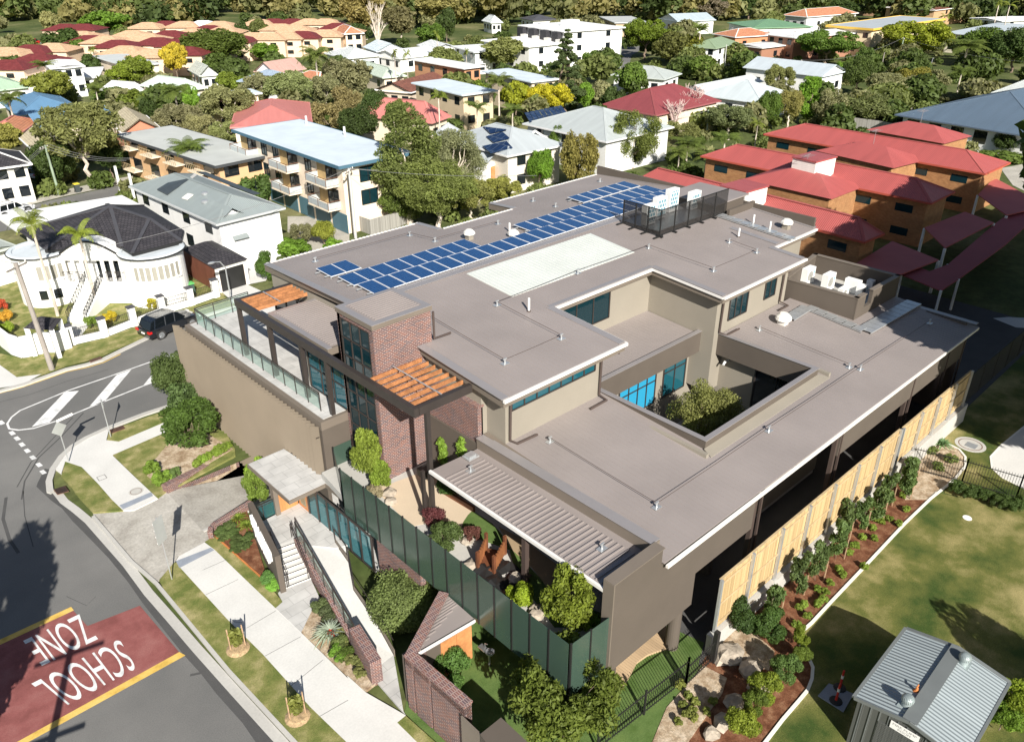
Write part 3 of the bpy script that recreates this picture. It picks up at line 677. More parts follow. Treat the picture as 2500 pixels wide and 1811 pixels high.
for a_,b_,lb in(('a','b','thin cable between the two front anchors of the upper roof'),('b','c','thin cable running up the roof from the front corner anchor'),('c','d','thin cable along the left half of the rooflight'),('d','e','thin cable along the right half of the rooflight'),('e','f','thin cable from the rooflight corner down to the right wing anchor'),('f','g','thin cable across the right upper roof wing'),('g','h','thin cable from the right end anchor back to the white pipe'),('i','j','thin cable between the two left back anchors'),('j','k','thin cable behind the solar panels'),('p','q','thin cable running down the lower roof to the front eave anchor'),('q','r','thin cable along the front of the lower roof'),('r','t','thin cable along the lower roof right of the courtyard'),('t','v','thin cable running into the shaded far end of the lower roof'),('u','s','thin cable between the white square vent and the paired anchors'),('o','i','thin cable along the left back edge of the roof')):
 cable(an[a_],an[b_],lb)
a=an['a'];cable(a,pr_(5,600,480),'thin cable from the nearest roof anchor back to the brick tower')
for p,lb,dx in((Vector((18.9,22.8,6.16)),'steel anchor plate at the upper end of the ribbed patio roof',0),(Vector((19.2,15.4,6.16)),'steel anchor plate at the lower end of the ribbed patio roof',0),(Vector((31.6,25.6,6.6)),'steel anchor on the small roof between the upper wings',0)):
 anchor(p,lb)
def roof_vent(p,s,hb,hc,label,base='wall'):
 t=thing('roof_vent',label,'roof vent',p,'square vents on the roof')
 f=MB();f.prism([(p.x-s*.7,p.y-s*.7),(p.x+s*.7,p.y-s*.7),(p.x+s*.7,p.y+s*.7),(p.x-s*.7,p.y+s*.7)],p.z-.1,p.z+hb);f.build('upstand',M[base],t)
 f=MB();z=p.z+hb;k=4
 prof=[(s*1.35,z),(s*1.45,z+.06),(s*1.3,z+hc*.55),(s*.7,z+hc),(0.01,z+hc)]
 f.lathe(p.x,p.y,prof,8 if hc<.4 else 14,a0=pi/4,a1=pi/4+2*pi);f.build('cowl',M['offwhite'],t)
p=pl_(6,690,505);roof_vent(p,.34,.28,.42,'big white domed vent on the lower roof at the end of the steel walkway','offwhite')
roof_vent(pr_(2,850,1550),.27,.35,.32,'small square vent with white cap at the end of the nine panel row')
roof_vent(pr_(2,1135,1530),.27,.12,.32,'low white capped vent tucked behind the longest solar row')
roof_vent(pr_(3,712,1480),.3,.35,.32,'white capped vent near the far right edge of the upper roof')
def vent_pipe(p,h,label,r=.06):
 t=thing('vent_pipe',label,'vent pipe',p,'white vent pipes on the roof')
 f=MB();f.cyl(p.x,p.y,p.z-.05,p.z+.07,.1);f.build('collar',M['pipe'],t)
 f=MB();f.cyl(p.x,p.y,p.z+.07,p.z+h,r);f.build('pipe',M['white'],t)
vent_pipe(pr_(5,1235,425),.75,'white vent pipe near the front corner of the upper roof')
vent_pipe(pr_(2,1110,1500),.6,'white vent pipe behind the longest solar row')
vent_pipe(pr_(3,500,1450),.65,'white vent pipe nearest the flat roofed stair box')
vent_pipe(pr_(3,607,1490),.6,'middle white vent pipe right of the steel walkway')
vent_pipe(pr_(3,405,1535),.6,'white vent pipe left of the steel walkway')
def walkway(pts,w_,label,zf,n):
 t=thing('roof_walkway',label,'walkway',(pts[0][0],pts[0][1],zf(*pts[0])))
 a,b=Vector(pts[0]),Vector(pts[1]);d=(b-a)/n;u=Vector((-d.y,d.x)).normalized()*(w_/2)
 for i in range(n):
  p0=a+d*i+d*.04;p1=a+d*(i+1)-d*.04;z=zf(p0.x,p0.y)+.12
  f=MB();f.prism([tuple(p0-u),tuple(p1-u),tuple(p1+u),tuple(p0+u)],z,z+.03);f.build('tread',M['galv'],t)
 f=MB()
 for s_ in(-1,1):f.bar((*(a+u*s_*.9),zf(*a)+.08),(*(b+u*s_*.9),zf(*b)+.08),.04,.06)
 f.build('bearer',M['galv'],t)
walkway([(46.5,29.3),(46.2,22.9)]if False else[tuple(pr_(3,265,1395))[:2],tuple(pr_(3,760,1560))[:2]],.62,'galvanised walkway on the upper roof between the dark mesh screen and the right edge',ZR,9)
p1=pl_(6,730,480);p2=pl_(6,850,405);p3=pl_(6,1215,560);p4=pl_(6,1540,375)
walkway([tuple(p1)[:2],tuple(p2)[:2]],.75,'short galvanised walkway leading off the big white domed vent',ZL,4)
walkway([tuple(p2)[:2],tuple(p3)[:2]],.65,'galvanised walkway running past the walled plant enclosure',ZL,6)
walkway([tuple(p3)[:2],tuple(p4)[:2]],.95,'wide galvanised walkway running back into the shade at the far roof edge',ZL,10)
def aircon(p,w_,d_,h,rz,label,fan='dark',grid=False,group='outdoor air conditioner units'):
 t=thing('air_conditioner',label,'air conditioner',(0,0,0),group)
 f=MB();f.box(-w_/2,w_/2,-d_/2,d_/2,.06,h);f.build('casing',M['white'],t)
 f=MB();f.box(-w_*.4,-w_*.3,-d_/2,d_/2,0,.06);f.box(w_*.3,w_*.4,-d_/2,d_/2,0,.06);f.build('foot',M['galv'],t)
 f=MB()
 if grid:f.box(-w_*.42,w_*.42,-d_/2-.01,-d_/2+.01,h*.14,h*.93);o=f.build('grille',M['coil'],t)
 else:
  f.tube([(-w_*.12,-d_/2-.005,h*.56),(-w_*.12,-d_/2-.02,h*.56)],min(w_,h)*.33,20);f.build('fan_grille',M['grille'],t)
  f=MB();f.box(w_*.27,w_*.4,-d_/2-.012,-d_/2,h*.62,h*.78);f.build('badge',M['badge'],t)
 t.location=p;t.rotation_euler[2]=rz;return t
zs=lambda p,z:Vector((p.x,p.y,z))
AS=thing('mesh_screen','dark perforated metal screen round the rooftop air conditioners','screen',(41.0,29.8,9.96))
corn=[(41.0,32.9),(41.0,29.85),(48.3,29.75)]
for(a,b,n)in((corn[0],corn[1],3),(corn[1],corn[2],5)):
 for i in range(n):
  p0=Vector(a)+(Vector(b)-Vector(a))*i/n;p1=Vector(a)+(Vector(b)-Vector(a))*(i+1)/n
  f=MB();f.face([(p0.x,p0.y,10.12),(p1.x,p1.y,10.12),(p1.x,p1.y,11.75),(p0.x,p0.y,11.75)]);f.build('mesh_panel',M['perf'],AS)
  f=MB();f.bar((p0.x,p0.y,10.0),(p0.x,p0.y,11.78),.07,.07);f.bar((p0.x,p0.y,11.75),(p1.x,p1.y,11.75),.05,.05);f.bar((p0.x,p0.y,10.12),(p1.x,p1.y,10.12),.05,.05);f.build('frame',M['black'],AS)
 for i in range(n+1):
  p0=Vector(a)+(Vector(b)-Vector(a))*i/n;o=Vector((-.3,0))if a[0]==b[0]else Vector((0,-.25));f=MB();f.bar((p0.x-o.x,p0.y-o.y,ZR(0,p0.y)+.08),(p0.x+o.x*2,p0.y+o.y,ZR(0,p0.y)+.08),.12,.07);f.build('foot',M['black'],AS)
PF=MB();PF.box(41.4,47.6,30.3,33.4,10.12,10.2);tag(PF.build('equipment_platform',M['galv']),'grey steel platform under the rooftop air conditioners','platform')
for i,(x,y,h,lb)in enumerate(((42.0,31.6,1.35,'first white air conditioner inside the dark mesh screen, at its left end'),(43.5,31.9,1.5,'second white air conditioner from the left inside the mesh screen'),(45.4,32.3,1.6,'tallest white air conditioner standing in the middle of the mesh screen'),(47.0,31.6,1.25,'rightmost white air conditioner inside the mesh screen, by the stair box'))):
 aircon((x,y,10.2),1.0,.42,h,0,lb,grid=True)
plantz=6.5
for x,y,w2,d2,h2,rz,lb in((0,0,1.0,.45,1.15,0,'left big white air conditioner behind the dark plant wall'),(0,1,1.0,.45,1.15,0,'second big white air conditioner behind the dark plant wall, beside the first'),(0,2,.45,.95,.9,0,'narrow white air conditioner standing end on in the plant enclosure'),(0,3,.85,.35,.65,0,'small white air conditioner low behind the dark plant wall'),(0,4,.85,.4,.65,0,'small white air conditioner near the middle of the plant enclosure floor'),(0,5,.85,.4,.65,0,'rearmost small white air conditioner by the back wall of the enclosure')):
 q=[(6,845,245),(6,975,285),(6,1135,300),(6,1075,330),(6,1195,320),(6,1262,275)][y]
 p=at(*q,plantz);aircon((p.x,p.y,plantz),w2,d2,h2,rz,lb)
def poly2(c,pts,z=0.0):return[a2(c,x,y,z)if len(q)==2 else a2(q[0],q[1],q[2],z)for q in pts for(x,y)in[q[-2:]]]
def sheet(name,pts,z,m,parent=None,th=.0):
 f=MB();p=[tuple(q)[:2]for q in pts]
 a=sum(p[i][0]*p[(i+1)%len(p)][1]-p[(i+1)%len(p)][0]*p[i][1]for i in range(len(p)))
 if a<0:p=p[::-1]
 if th:f.prism(p,z-th,z)
 else:
  import mathutils
  tri=mathutils.geometry.tessellate_polygon([[Vector((q[0],q[1],0))for q in p]])
  f.v=[(q[0],q[1],z)for q in p]
  for t in tri:
   a_,b_,c_=[Vector(f.v[i])for i in t]
   if(b_-a_).cross(c_-a_).z<0:t=(t[0],t[2],t[1])
   f.f.append(tuple(t));f.m.append(0)
 return f.build(name,M[m],parent)
def ribbon(name,pts,w_,z,m,h=0.,parent=None):
 """strip of width w_ along a polyline on the ground"""
 f=MB();P=[Vector((q[0],q[1]))for q in pts];L=[];R=[]
 for i,p in enumerate(P):
  d=(P[min(i+1,len(P)-1)]-P[max(i-1,0)]).normalized();n=Vector((-d.y,d.x))*(w_/2);L.append(p+n);R.append(p-n)
 for i in range(len(P)-1):
  q=[R[i],R[i+1],L[i+1],L[i]]
  if h:f.prism([tuple(v)for v in q],z,z+h)
  else:f.face([(v.x,v.y,z)for v in q])
 return f.build(name,M[m],parent)
PX0,PX1,PY0,PY1=11.0,24.0,35.0,39.6
f=MB();B_=1600
for x0,x1,y0,y1 in((-B_,PX0,-B_,B_),(PX1,B_,-B_,B_),(PX0,PX1,-B_,PY0),(PX0,PX1,PY1,B_)):
 f.face([(x0,y0,-.02),(x1,y0,-.02),(x1,y1,-.02),(x0,y1,-.02)])
struct(f.build('terrain',M['farground']))
near_kerb=[a2(4,*p)for p in((1105,1040),(930,1097),(800,1147),(690,1190),(560,1250),(470,1305),(400,1370),(345,1450),(320,1530),(326,1592))]+[a2(7,*p)for p in((345,30),(395,95),(470,150),(555,222),(800,500),(940,690),(1080,850),(1250,1050),(1500,1330),(1790,1650),(2100,2000))]
far_kerb=[a2(4,*p)for p in((-900,1290),(-300,1030),(0,945),(150,905),(290,855),(430,805),(560,775),(660,745),(770,690),(960,598),(1200,495))]
nk0=Vector(near_kerb[0]);d0=(Vector(near_kerb[0])-Vector(near_kerb[3])).normalized();ext=nk0+d0*60
fk1=Vector(far_kerb[-1]);d1=(Vector(far_kerb[-1])-Vector(far_kerb[-3])).normalized();ext2=fk1+d0*60
road=[tuple(ext)]+near_kerb+[(-10,-10),(-60,20),(-60,60)]+far_kerb+[tuple(ext2)]
struct(sheet('road',road,0.0,'asphalt'))
struct(sheet('asphalt_patch',[a2(7,*p)for p in((235,-10),(330,80),(400,130),(470,215),(540,285),(700,450),(830,610),(920,740),(990,830),(1190,1080),(1300,1200),(1400,1330),(1570,1520),(1680,1680),(1790,1650),(1500,1330),(1250,1050),(1080,850),(940,690),(800,500),(555,222),(470,150),(395,95),(345,30))]+[a2(4,326,1592),a2(4,320,1530),a2(4,345,1450),a2(4,290,1440),a2(4,245,1530)],.004,'asphaltdark'))
struct(ribbon('kerb_channel',[tuple(Vector(p)+Vector((.16,.0)))for p in near_kerb[10:]],.42,.010,'concrete'))
kerb_in=[a2(7,*p)for p in((605,190),(850,480),(1010,620),(1200,850),(1480,1190),(1900,1643),(2200,1980))]
struct(ribbon('kerb',kerb_in,.16,0.0,'concrete',.11))
struct(ribbon('kerb',near_kerb[:11],.34,0.0,'concrete',.12))
struct(ribbon('kerb',[tuple(ext),near_kerb[0]],.34,0.0,'concrete',.12))
fkk=far_kerb+[tuple(ext2)]
struct(ribbon('kerb',fkk,.34,0.0,'concrete',.12))
struct(ribbon('yellow_line',[tuple(Vector(a2(4,*p)))for p in((-300,1042),(0,952),(150,913),(290,864),(430,815),(570,785),(670,755),(780,700))],.10,.005,'lineyellow'))
struct(ribbon('island_line',[a2(4,*p)for p in((1180,683),(1000,742),(700,848),(450,933),(240,1020),(130,1065),(75,1108),(47,1150),(60,1183),(120,1192),(220,1180),(380,1128),(600,1037),(930,905),(1210,800))],.13,.005,'linewhite'))
for q in(((205,1172),(320,1142),(510,938),(420,945)),((580,1038),(670,1015),(850,800),(755,835)),((925,905),(1035,862),(1162,690),(1075,720))):
 struct(sheet('island_hatch',[a2(4,*p)for p in q],.005,'linewhite'))
for q in((8,1142),(78,1210),(110,1245),(142,1284),(176,1324),(212,1368),(252,1415),(278,1462)):
 struct(sheet('holding_line_dash',[a2(4,q[0]+dx,q[1]+dy)for dx,dy in((-24,-4),(4,-14),(26,6),(-4,17))],.005,'linewhite'))
struct(sheet('school_zone_patch',[a2(7,*p)for p in((-400,1210),(0,1012),(475,793),(565,892),(905,760),(1160,1062),(115,1640),(-400,1930))],.005,'schoolred'))
struct(sheet('yellow_band',[a2(7,*p)for p in((-400,1175),(0,980),(460,768),(478,791),(0,1014),(-400,1212))],.009,'lineyellow'))
struct(sheet('yellow_band',[a2(7,*p)for p in((1160,1060),(1200,1082),(170,1650),(-400,1980),(-400,1925),(108,1643))],.009,'lineyellow'))
def text_mesh(s_,ext_=0.):
 cu=bpy.data.curves.new('t','FONT');cu.body=s_;cu.extrude=ext_;cu.resolution_u=6
 o=bpy.data.objects.new('t',cu);COL.objects.link(o);bpy.context.view_layer.update()
 me=bpy.data.meshes.new_from_object(o.evaluated_get(bpy.context.evaluated_depsgraph_get()));bpy.data.objects.remove(o)
 V=[v.co.copy()for v in me.vertices];F=[tuple(p.vertices)for p in me.polygons];bpy.data.meshes.remove(me);return V,F
def text_quad(name,s_,quad,m,parent=None,off=(0,0,0)):
 """lettering laid on a four-cornered field: bottom-left, bottom-right, top-right, top-left"""
 V,F=text_mesh(s_);xs=[v.x for v in V];ys=[v.y for v in V];x0,x1,y0,y1=min(xs),max(xs),min(ys),max(ys)
 q=[Vector(p)for p in quad];f=MB();o=Vector(off)
 for v in V:
  u,w_=(v.x-x0)/(x1-x0),(v.y-y0)/(y1-y0)
  f.v.append(tuple(q[0]*(1-u)*(1-w_)+q[1]*u*(1-w_)+q[2]*u*w_+q[3]*(1-u)*w_+o))
 f.f=F;f.m=[0]*len(F);return f.build(name,M[m],parent,uv=False)
struct(text_quad('road_lettering','SCHOOL',[at(7,772,975,.012),at(7,200,1262,.012),at(7,402,1424,.012),at(7,885,1165,.012)],'linewhite'))
struct(text_quad('road_lettering','ZONE',[at(7,512,812,.012),at(7,148,985,.012),at(7,272,1152,.012),at(7,640,975,.012)],'linewhite'))
struct(sheet('verge',[a2(4,*p)for p in((695,1262),(710,1205),(1105,1062),(1300,990),(1300,1050),(1130,1120),(770,1272))],.11,'grass',th=.12))
struct(sheet('footpath',[a2(4,*p)for p in((690,1195),(705,1205),(690,1265),(770,1275),(1130,1123),(1300,1055),(1300,1120),(1140,1185),(728,1362),(860,1490),(1025,1645))]+[a2(7,*p)for p in((1020,76),(870,151),(800,155))]+[a2(4,*p)for p in((725,1650),(640,1550),(530,1437),(425,1402),(400,1480),(350,1445),(405,1375),(475,1310),(565,1255))],.10,'path',th=.11))
struct(sheet('verge',[a2(4,*p)for p in((425,1405),(530,1440),(640,1552),(725,1650))]+[a2(7,*p)for p in((800,157),(605,168),(505,60),(462,0))]+[a2(4,400,1500)],.11,'grass',th=.12))
struct(sheet('corner_lawn',[a2(4,*p)for p in((732,1362),(1140,1187),(1400,1100),(1520,1320),(1525,1365),(1075,1602))]+[a2(7,1022,74)],.11,'grass',th=.12))
struct(sheet('garden_bed',[a2(4,*p)for p in((1000,1400),(1115,1262),(1300,1200),(1510,1325),(1075,1588),(955,1500))],.14,'gravelbed',th=1.4))
g=MB()
drv=[a2(7,*p)for p in((602,172),(800,157),(870,153),(1020,80),(1060,25))]
flat=drv+[(PX0,PY1),(PX0,PY0)]+[a2(7,*p)for p in((1640,100),(1372,262),(1382,325),(1320,362),(1155,442),(1125,492),(1030,603),(1010,618),(850,478),(720,330))]
struct(sheet('driveway',flat,.05,'aggregate',th=.06))
f=MB();f.face([(PX0,PY0,.05),(16.1,PY0,-1.25),(16.1,PY1,-1.25),(PX0,PY1,.05)]);f.face([(16.1,PY0,-1.25),(PX1,PY0,-1.25),(PX1,PY1,-1.25),(16.1,PY1,-1.25)])
struct(f.build('driveway_ramp',M['aggregate']))
f=MB();f.box(PX0,PX1,PY0-.2,PY0,-1.3,.1);f.box(PX1,PX1+.2,PY0,PY1,-1.3,2.8);f.box(16.2,PX1,PY1,PY1+.2,-1.3,2.8);struct(f.build('retaining_wall',M['concrete']))
WBed=thing('planter_wall','low brick planter wall beside the pebbled driveway under the pleated screen','brick wall',(13,39.7,0))
f=MB();p,q=at(4,1072,1600,.0),at(4,1528,1378,-.8)
zw=lambda X,Y:.46-.75*max(0,min(1,(X-11)/5))
d_=Vector((q.x-p.x,q.y-p.y)).normalized();nn=Vector((-d_.y,d_.x))*.17
f.prism([(p.x-nn.x,p.y-nn.y),(q.x-nn.x,q.y-nn.y),(q.x+nn.x,q.y+nn.y),(p.x+nn.x,p.y+nn.y)],lambda X,Y:-.1 if X<11.3 else-1.3,zw);f.build('wall',M['brick'],WBed)
f=MB();nn=nn*1.1;f.prism([(p.x-nn.x,p.y-nn.y),(q.x-nn.x,q.y-nn.y),(q.x+nn.x,q.y+nn.y),(p.x+nn.x,p.y+nn.y)],zw,lambda X,Y:zw(X,Y)+.08);f.build('coping',M['brickcap'],WBed)
pl=[a2(7,*p)for p in((1142,478),(1160,450),(1325,360),(1390,408),(1560,573),(1785,788),(1950,945),(2252,1240))]+[a2(8,*p)for p in((60,1220),(180,1330),(440,1480),(385,1527),(520,1660),(900,2000),(-100,2100))]+[a2(7,*p)for p in((2560,1990),(2230,1643),(2010,1430),(1700,1085),(1470,858),(1165,525))]
struct(sheet('footpath',pl,.10,'path',th=.11))
struct(sheet('verge',[a2(7,*p)for p in((1032,605),(1125,495),(1150,490),(1168,525),(1472,858),(1702,1085),(2012,1430),(2232,1643),(2560,1990),(2250,2020),(1910,1643),(1490,1190),(1210,850),(1060,660))],.105,'grass',th=.11))
struct(sheet('verge',[a2(8,*p)for p in((385,1527),(440,1482),(560,1590),(800,1800),(900,2000),(520,1660))],.105,'grass',th=.11))
struct(sheet('grass_strip',[a2(7,*p)for p in((1327,357),(1385,325),(1410,340),(1695,592),(1835,748),(1785,788),(1560,573),(1390,408))],.105,'grass',th=.11))
struct(sheet('garden_bed',[a2(7,*p)for p in((1375,270),(1600,160),(1650,330),(1720,560),(1790,660),(1700,590),(1410,338),(1385,325))],.14,'mulch',th=.12))
for q in(((775,122),(980,35),(992,60),(800,147)),((1140,482),(1365,395),(1388,412),(1163,527))):
 struct(sheet('paving_band',[a2(7,*p)for p in q],.106,'bluepave'))
struct(ribbon('steel_edging',[a2(7,1402,332),a2(7,1692,592)],.05,.1,'rust',.1))
f=MB()
for a_,b_ in(((1310,530),(1470,460)),((1330,690),(1540,590)),((1480,860),(1570,870)),((1595,905),(1785,792)),((1715,1085),(1945,960)),((1880,1280),(2090,1110)),((2060,1480),(2252,1370))):
 p,q=at(7,*a_,.104),at(7,*b_,.104);f.bar(p,q,.02,.004)
struct(f.build('path_joint',M['asphalt']))
struct(sheet('paving',[a2(7,*p)for p in((1800,690),(1830,748),(1785,788),(1950,945),(2040,765),(2068,720),(2010,595),(1835,655))],.12,'pavers',th=.12))
struct(sheet('pebble_bed',[a2(7,*p)for p in((2068,722),(2040,765),(1952,945),(2252,1228))]+[a2(8,*p)for p in((60,1215),(180,1328),(256,1268),(180,1120),(60,900),(0,800))],.13,'gravelbed',th=.12))
LZ=.7
land=[(13.9,35.0),(12.9,32.6),(12.65,30.55),(13.75,30.3),(14.1,28.2)]+[(15.4,28.2),(15.45,35)]
struct(sheet('entry_landing',[(12.95,32.75),(12.68,30.6),(13.78,30.38),(13.85,29.7),(14.9,28.4),(15.42,28.2),(15.42,32.8)],LZ,'pavers',th=.7))
ST=thing('entry_stair','white stone entry stair with dark nosing strips rising to the lobby','stairs',(12.4,28.2,0))
b0,b1,t0,t1=Vector((11.86,28.2)),Vector((13.15,27.95)),Vector((12.68,30.6)),Vector((13.78,30.38))
for i in range(8):
 u0,u1=i/8,(i+1)/8;z=.1+(LZ-.1)*(i+1)/8
 f=MB();P=[b0.lerp(t0,u0),b1.lerp(t1,u0),b1.lerp(t1,u1),b0.lerp(t0,u1)]
 f.prism([tuple(v)for v in P],0,z-.001*(i==7));s_=f.build('step',M['path'],ST)
 f=MB();f.bar((*P[0].lerp(P[3],.1),z+.002),(*P[1].lerp(P[2],.1),z+.002),.05,.006);f.build('nosing',M['black'],s_)
rl=[at(7,1925,305,.7),at(7,2100,590,.55),at(7,2252,850,.3),at(8,165,960,.2),at(8,230,1180,.11)]
rr_=[at(7,2165,355,.7),at(7,2252,480,.6),at(8,100,660,.45),at(8,250,880,.3),at(8,360,1080,.11)]
f=MB()
for i in range(4):
 f.face([tuple(rl[i]),tuple(rr_[i]),tuple(rr_[i+1]),tuple(rl[i+1])])
 f.face([tuple(rr_[i]),(rr_[i].x,rr_[i].y,0),(rr_[i+1].x,rr_[i+1].y,0),tuple(rr_[i+1])])
struct(f.build('ramp',M['path']))
struct(sheet('paving',[tuple(rl[4])[:2],tuple(rr_[4])[:2],a2(8,425,1455),a2(8,440,1480),a2(8,256,1268)],.108,'pavers',th=.1))
ED=[(9,1690,30),(9,1480,232),(9,1230,500),(9,1000,742),(9,880,872),(9,815,930),(9,785,968),(9,800,1010),(9,850,1080),(9,885,1160),(9,880,1235),(9,850,1312),(9,800,1372),(9,690,1500),(9,580,1643),(9,420,1850)]
edp=[a2(*q)for q in ED]
struct(sheet('lawn',edp+[(10,-6),(60,-25),(75,2)]+[a2(6,2252,1640),a2(6,1895,1640),a2(9,1690,30)][:2],.004,'lawn'))
struct(ribbon('lawn_edging',edp,.13,0,'offwhite',.06))
struct(sheet('garden_bed',edp[::-1]+[(43.0,12.5),(22.8,12.4),(19.5,11.0),(14,5),(14,2)],.002,'mulch'))
struct(sheet('pebble_bed',[a2(9,*p)for p in((300,1000),(360,920),(520,950),(640,1060),(600,1180),(400,1120))],.05,'gravelbed',th=.05))
struct(sheet('pebble_bed',[a2(9,*p)for p in((-60,1420),(180,1150),(330,1230),(300,1330),(80,1643),(-200,1760))],.03,'gravelbed',th=.03))
struct(sheet('upper_lawn',[a2(6,*p)for p in((1640,1250),(1870,1060),(2252,700),(2700,700),(2700,1800),(1895,1640),(1740,1600))],.008,'lawn'))
struct(sheet('garden_bed',[a2(6,*p)for p in((1540,1300),(1660,1250),(1800,1300),(1870,1370),(1868,1430),(1800,1510),(1740,1560),(1640,1643),(1480,1643))],.03,'gravelbed',th=.02))
struct(ribbon('lawn_edging',[a2(6,*p)for p in((1760,1285),(1830,1320),(1872,1370),(1870,1430),(1805,1510),(1745,1560),(1640,1643))],.12,0,'offwhite',.08))
cp=[a2(6,*p)for p in((2600,900),(2252,1170),(2105,1290),(2035,1365),(2045,1440),(2110,1500),(2252,1570),(2600,1640))]
struct(sheet('concrete_path',cp,.02,'path'));struct(ribbon('path_edge',cp[:8],.1,0,'offwhite',.03))
struct(sheet('concrete_path',[a2(6,*p)for p in((2050,470),(2150,462),(2300,470),(2500,500),(2400,540),(2200,530))],.02,'path'))
struct(sheet('service_path',[(14.5,12.3),(70,12.3),(70,46),(20.5,46),(20.5,13.4)],.001,'asphaltdark'))
struct(sheet('play_turf',[(11.9,18.9),(15.6,22.6),(20.4,22),(22.5,17),(23.5,12.9),(19.0,10.8),(14.5,7),(12,10)],.006,'turf'))
tb=[a2(8,*p)for p in((1740,1330),(1830,1310),(1890,1220),(1930,1140),(2000,1090),(2080,1060),(2150,1040),(2120,890),(2000,960),(1780,1150))]
f=MB();f.prism(tb,.01,.12);DK=tag(f.build('timber_deck',M['deck']),'curved pale timber deck on the turf under the brown fin wall','deck')
for pts,w_,m in(([(7,40,60),(7,20,200),(7,60,330),(7,120,420)],.16,'asphaltdark'),([(7,150,20),(7,160,180),(7,215,380)],.05,'asphaltdark'),([(4,540,1080),(4,400,1230),(4,250,1370),(4,160,1520),(4,140,1640)],.09,'asphaltdark'),([(4,470,1110),(4,330,1260),(4,200,1400),(4,110,1560)],.07,'asphaltdark'),([(7,1230,1210),(7,1300,1195)],.12,'asphaltdark'),([(7,620,700),(7,560,760),(7,430,700)],.03,'asphaltdark'),([(4,0,1010),(4,200,960),(4,420,880),(4,700,800)],.05,'asphaltdark')):
 struct(ribbon('tyre_mark',[a2(*p)for p in pts],w_,.003,m))
import numpy as np
def crown_mesh(name,blobs,n,size,seed,out=.62,aspect=1.6,droop=0.,shell=.55):
 """leaf faces spread over the shells of many clumps; blobs = (x, y, z, r, flatten)"""
 R=np.random.RandomState(seed);B=np.array([b if len(b)==5 else(*b,1)for b in blobs],float)
 p=B[:,3]**2;idx=R.choice(len(B),n,p=p/p.sum());b=B[idx]
 d=R.normal(size=(n,3));d[:,2]+=.25;d/=np.linalg.norm(d,axis=1)[:,None]
 rad=b[:,3]*(shell+(1.04-shell)*np.sqrt(R.rand(n)))
 pos=b[:,:3]+d*rad[:,None]*np.stack([np.ones(n),np.ones(n),b[:,4]],1)
 nr=d*out+R.normal(size=(n,3))*(1-out)*.9;nr/=np.linalg.norm(nr,axis=1)[:,None]
 t=np.cross(nr,R.normal(size=(n,3)));t/=np.linalg.norm(t,axis=1)[:,None]
 if droop:t[:,2]-=droop;t/=np.linalg.norm(t,axis=1)[:,None]
 s=np.cross(nr,t);s/=np.linalg.norm(s,axis=1)[:,None]
 sz=size*(.6+.8*R.rand(n))[:,None]
 v=np.stack([pos-s*sz*.5,pos+t*sz*aspect*.5,pos+s*sz*.5,pos-t*sz*aspect*.5],1).reshape(-1,3)
 me=bpy.data.meshes.new(name);me.vertices.add(4*n);me.vertices.foreach_set('co',v.astype(np.float32).ravel())
 me.loops.add(4*n);me.loops.foreach_set('vertex_index',np.arange(4*n,dtype=np.int32))
 me.polygons.add(n);me.polygons.foreach_set('loop_start',np.arange(0,4*n,4,dtype=np.int32));me.polygons.foreach_set('loop_total',np.full(n,4,np.int32))
 me.update(calc_edges=True)
 bt=R.rand(len(B));tint=(.25+.45*R.rand(n)+.3*bt[idx]);a=me.attributes.new('tint','FLOAT','POINT');a.data.foreach_set('value',np.repeat(tint,4).astype(np.float32))
 me.materials.append(M['leaf']);return me
def blobcloud(seed,n,R_,H0,H1,r0,r1,flat=1.,round_=True):
 """clumps inside an egg: radius R_, from height H0 to H1"""
 q=random.Random(seed);out=[]
 for i in range(n):
  for _ in range(30):
   x,y,z=q.uniform(-1,1),q.uniform(-1,1),q.uniform(-1,1)
   if.25<x*x+y*y+z*z<1:break
  r=q.uniform(r0,r1)
  out.append((x*(R_-r*.7),y*(R_-r*.7),(H0+H1)/2+z*((H1-H0)/2-r*.6*flat),r,flat))
 return out
_K={}
def limb(f,q,a,b,r0,r1,n=5):
 a=Vector(a);b=Vector(b);pts=[];j=(b-a).length*.06
 for i in range(n+1):
  t=i/n;p=a.lerp(b,t)
  if 0<i<n:p+=Vector((q.uniform(-j,j),q.uniform(-j,j),q.uniform(-j,j)*.5))
  pts.append(p)
 f.tube(pts,[r0+(r1-r0)*i/n for i in range(n+1)],6,cap=False)
def woody(seed,H,R_,hb,tr,nl,blobs,spread=.8):
 """tapered trunk forking into limbs that reach the clumps"""
 q=random.Random(seed);f=MB();top=Vector((q.uniform(-.3,.3),q.uniform(-.3,.3),hb))
 limb(f,q,(0,0,-.1),top,tr,tr*.6)
 bl=sorted(blobs,key=lambda b:q.random())[:nl]
 for b in bl:
  m_=Vector((b[0]*.45,b[1]*.45,hb+(b[2]-hb)*.5));limb(f,q,top,m_,tr*.5,tr*.28,3);limb(f,q,m_,(b[0]*spread,b[1]*spread,b[2]),tr*.28,tr*.07,4)
 return f
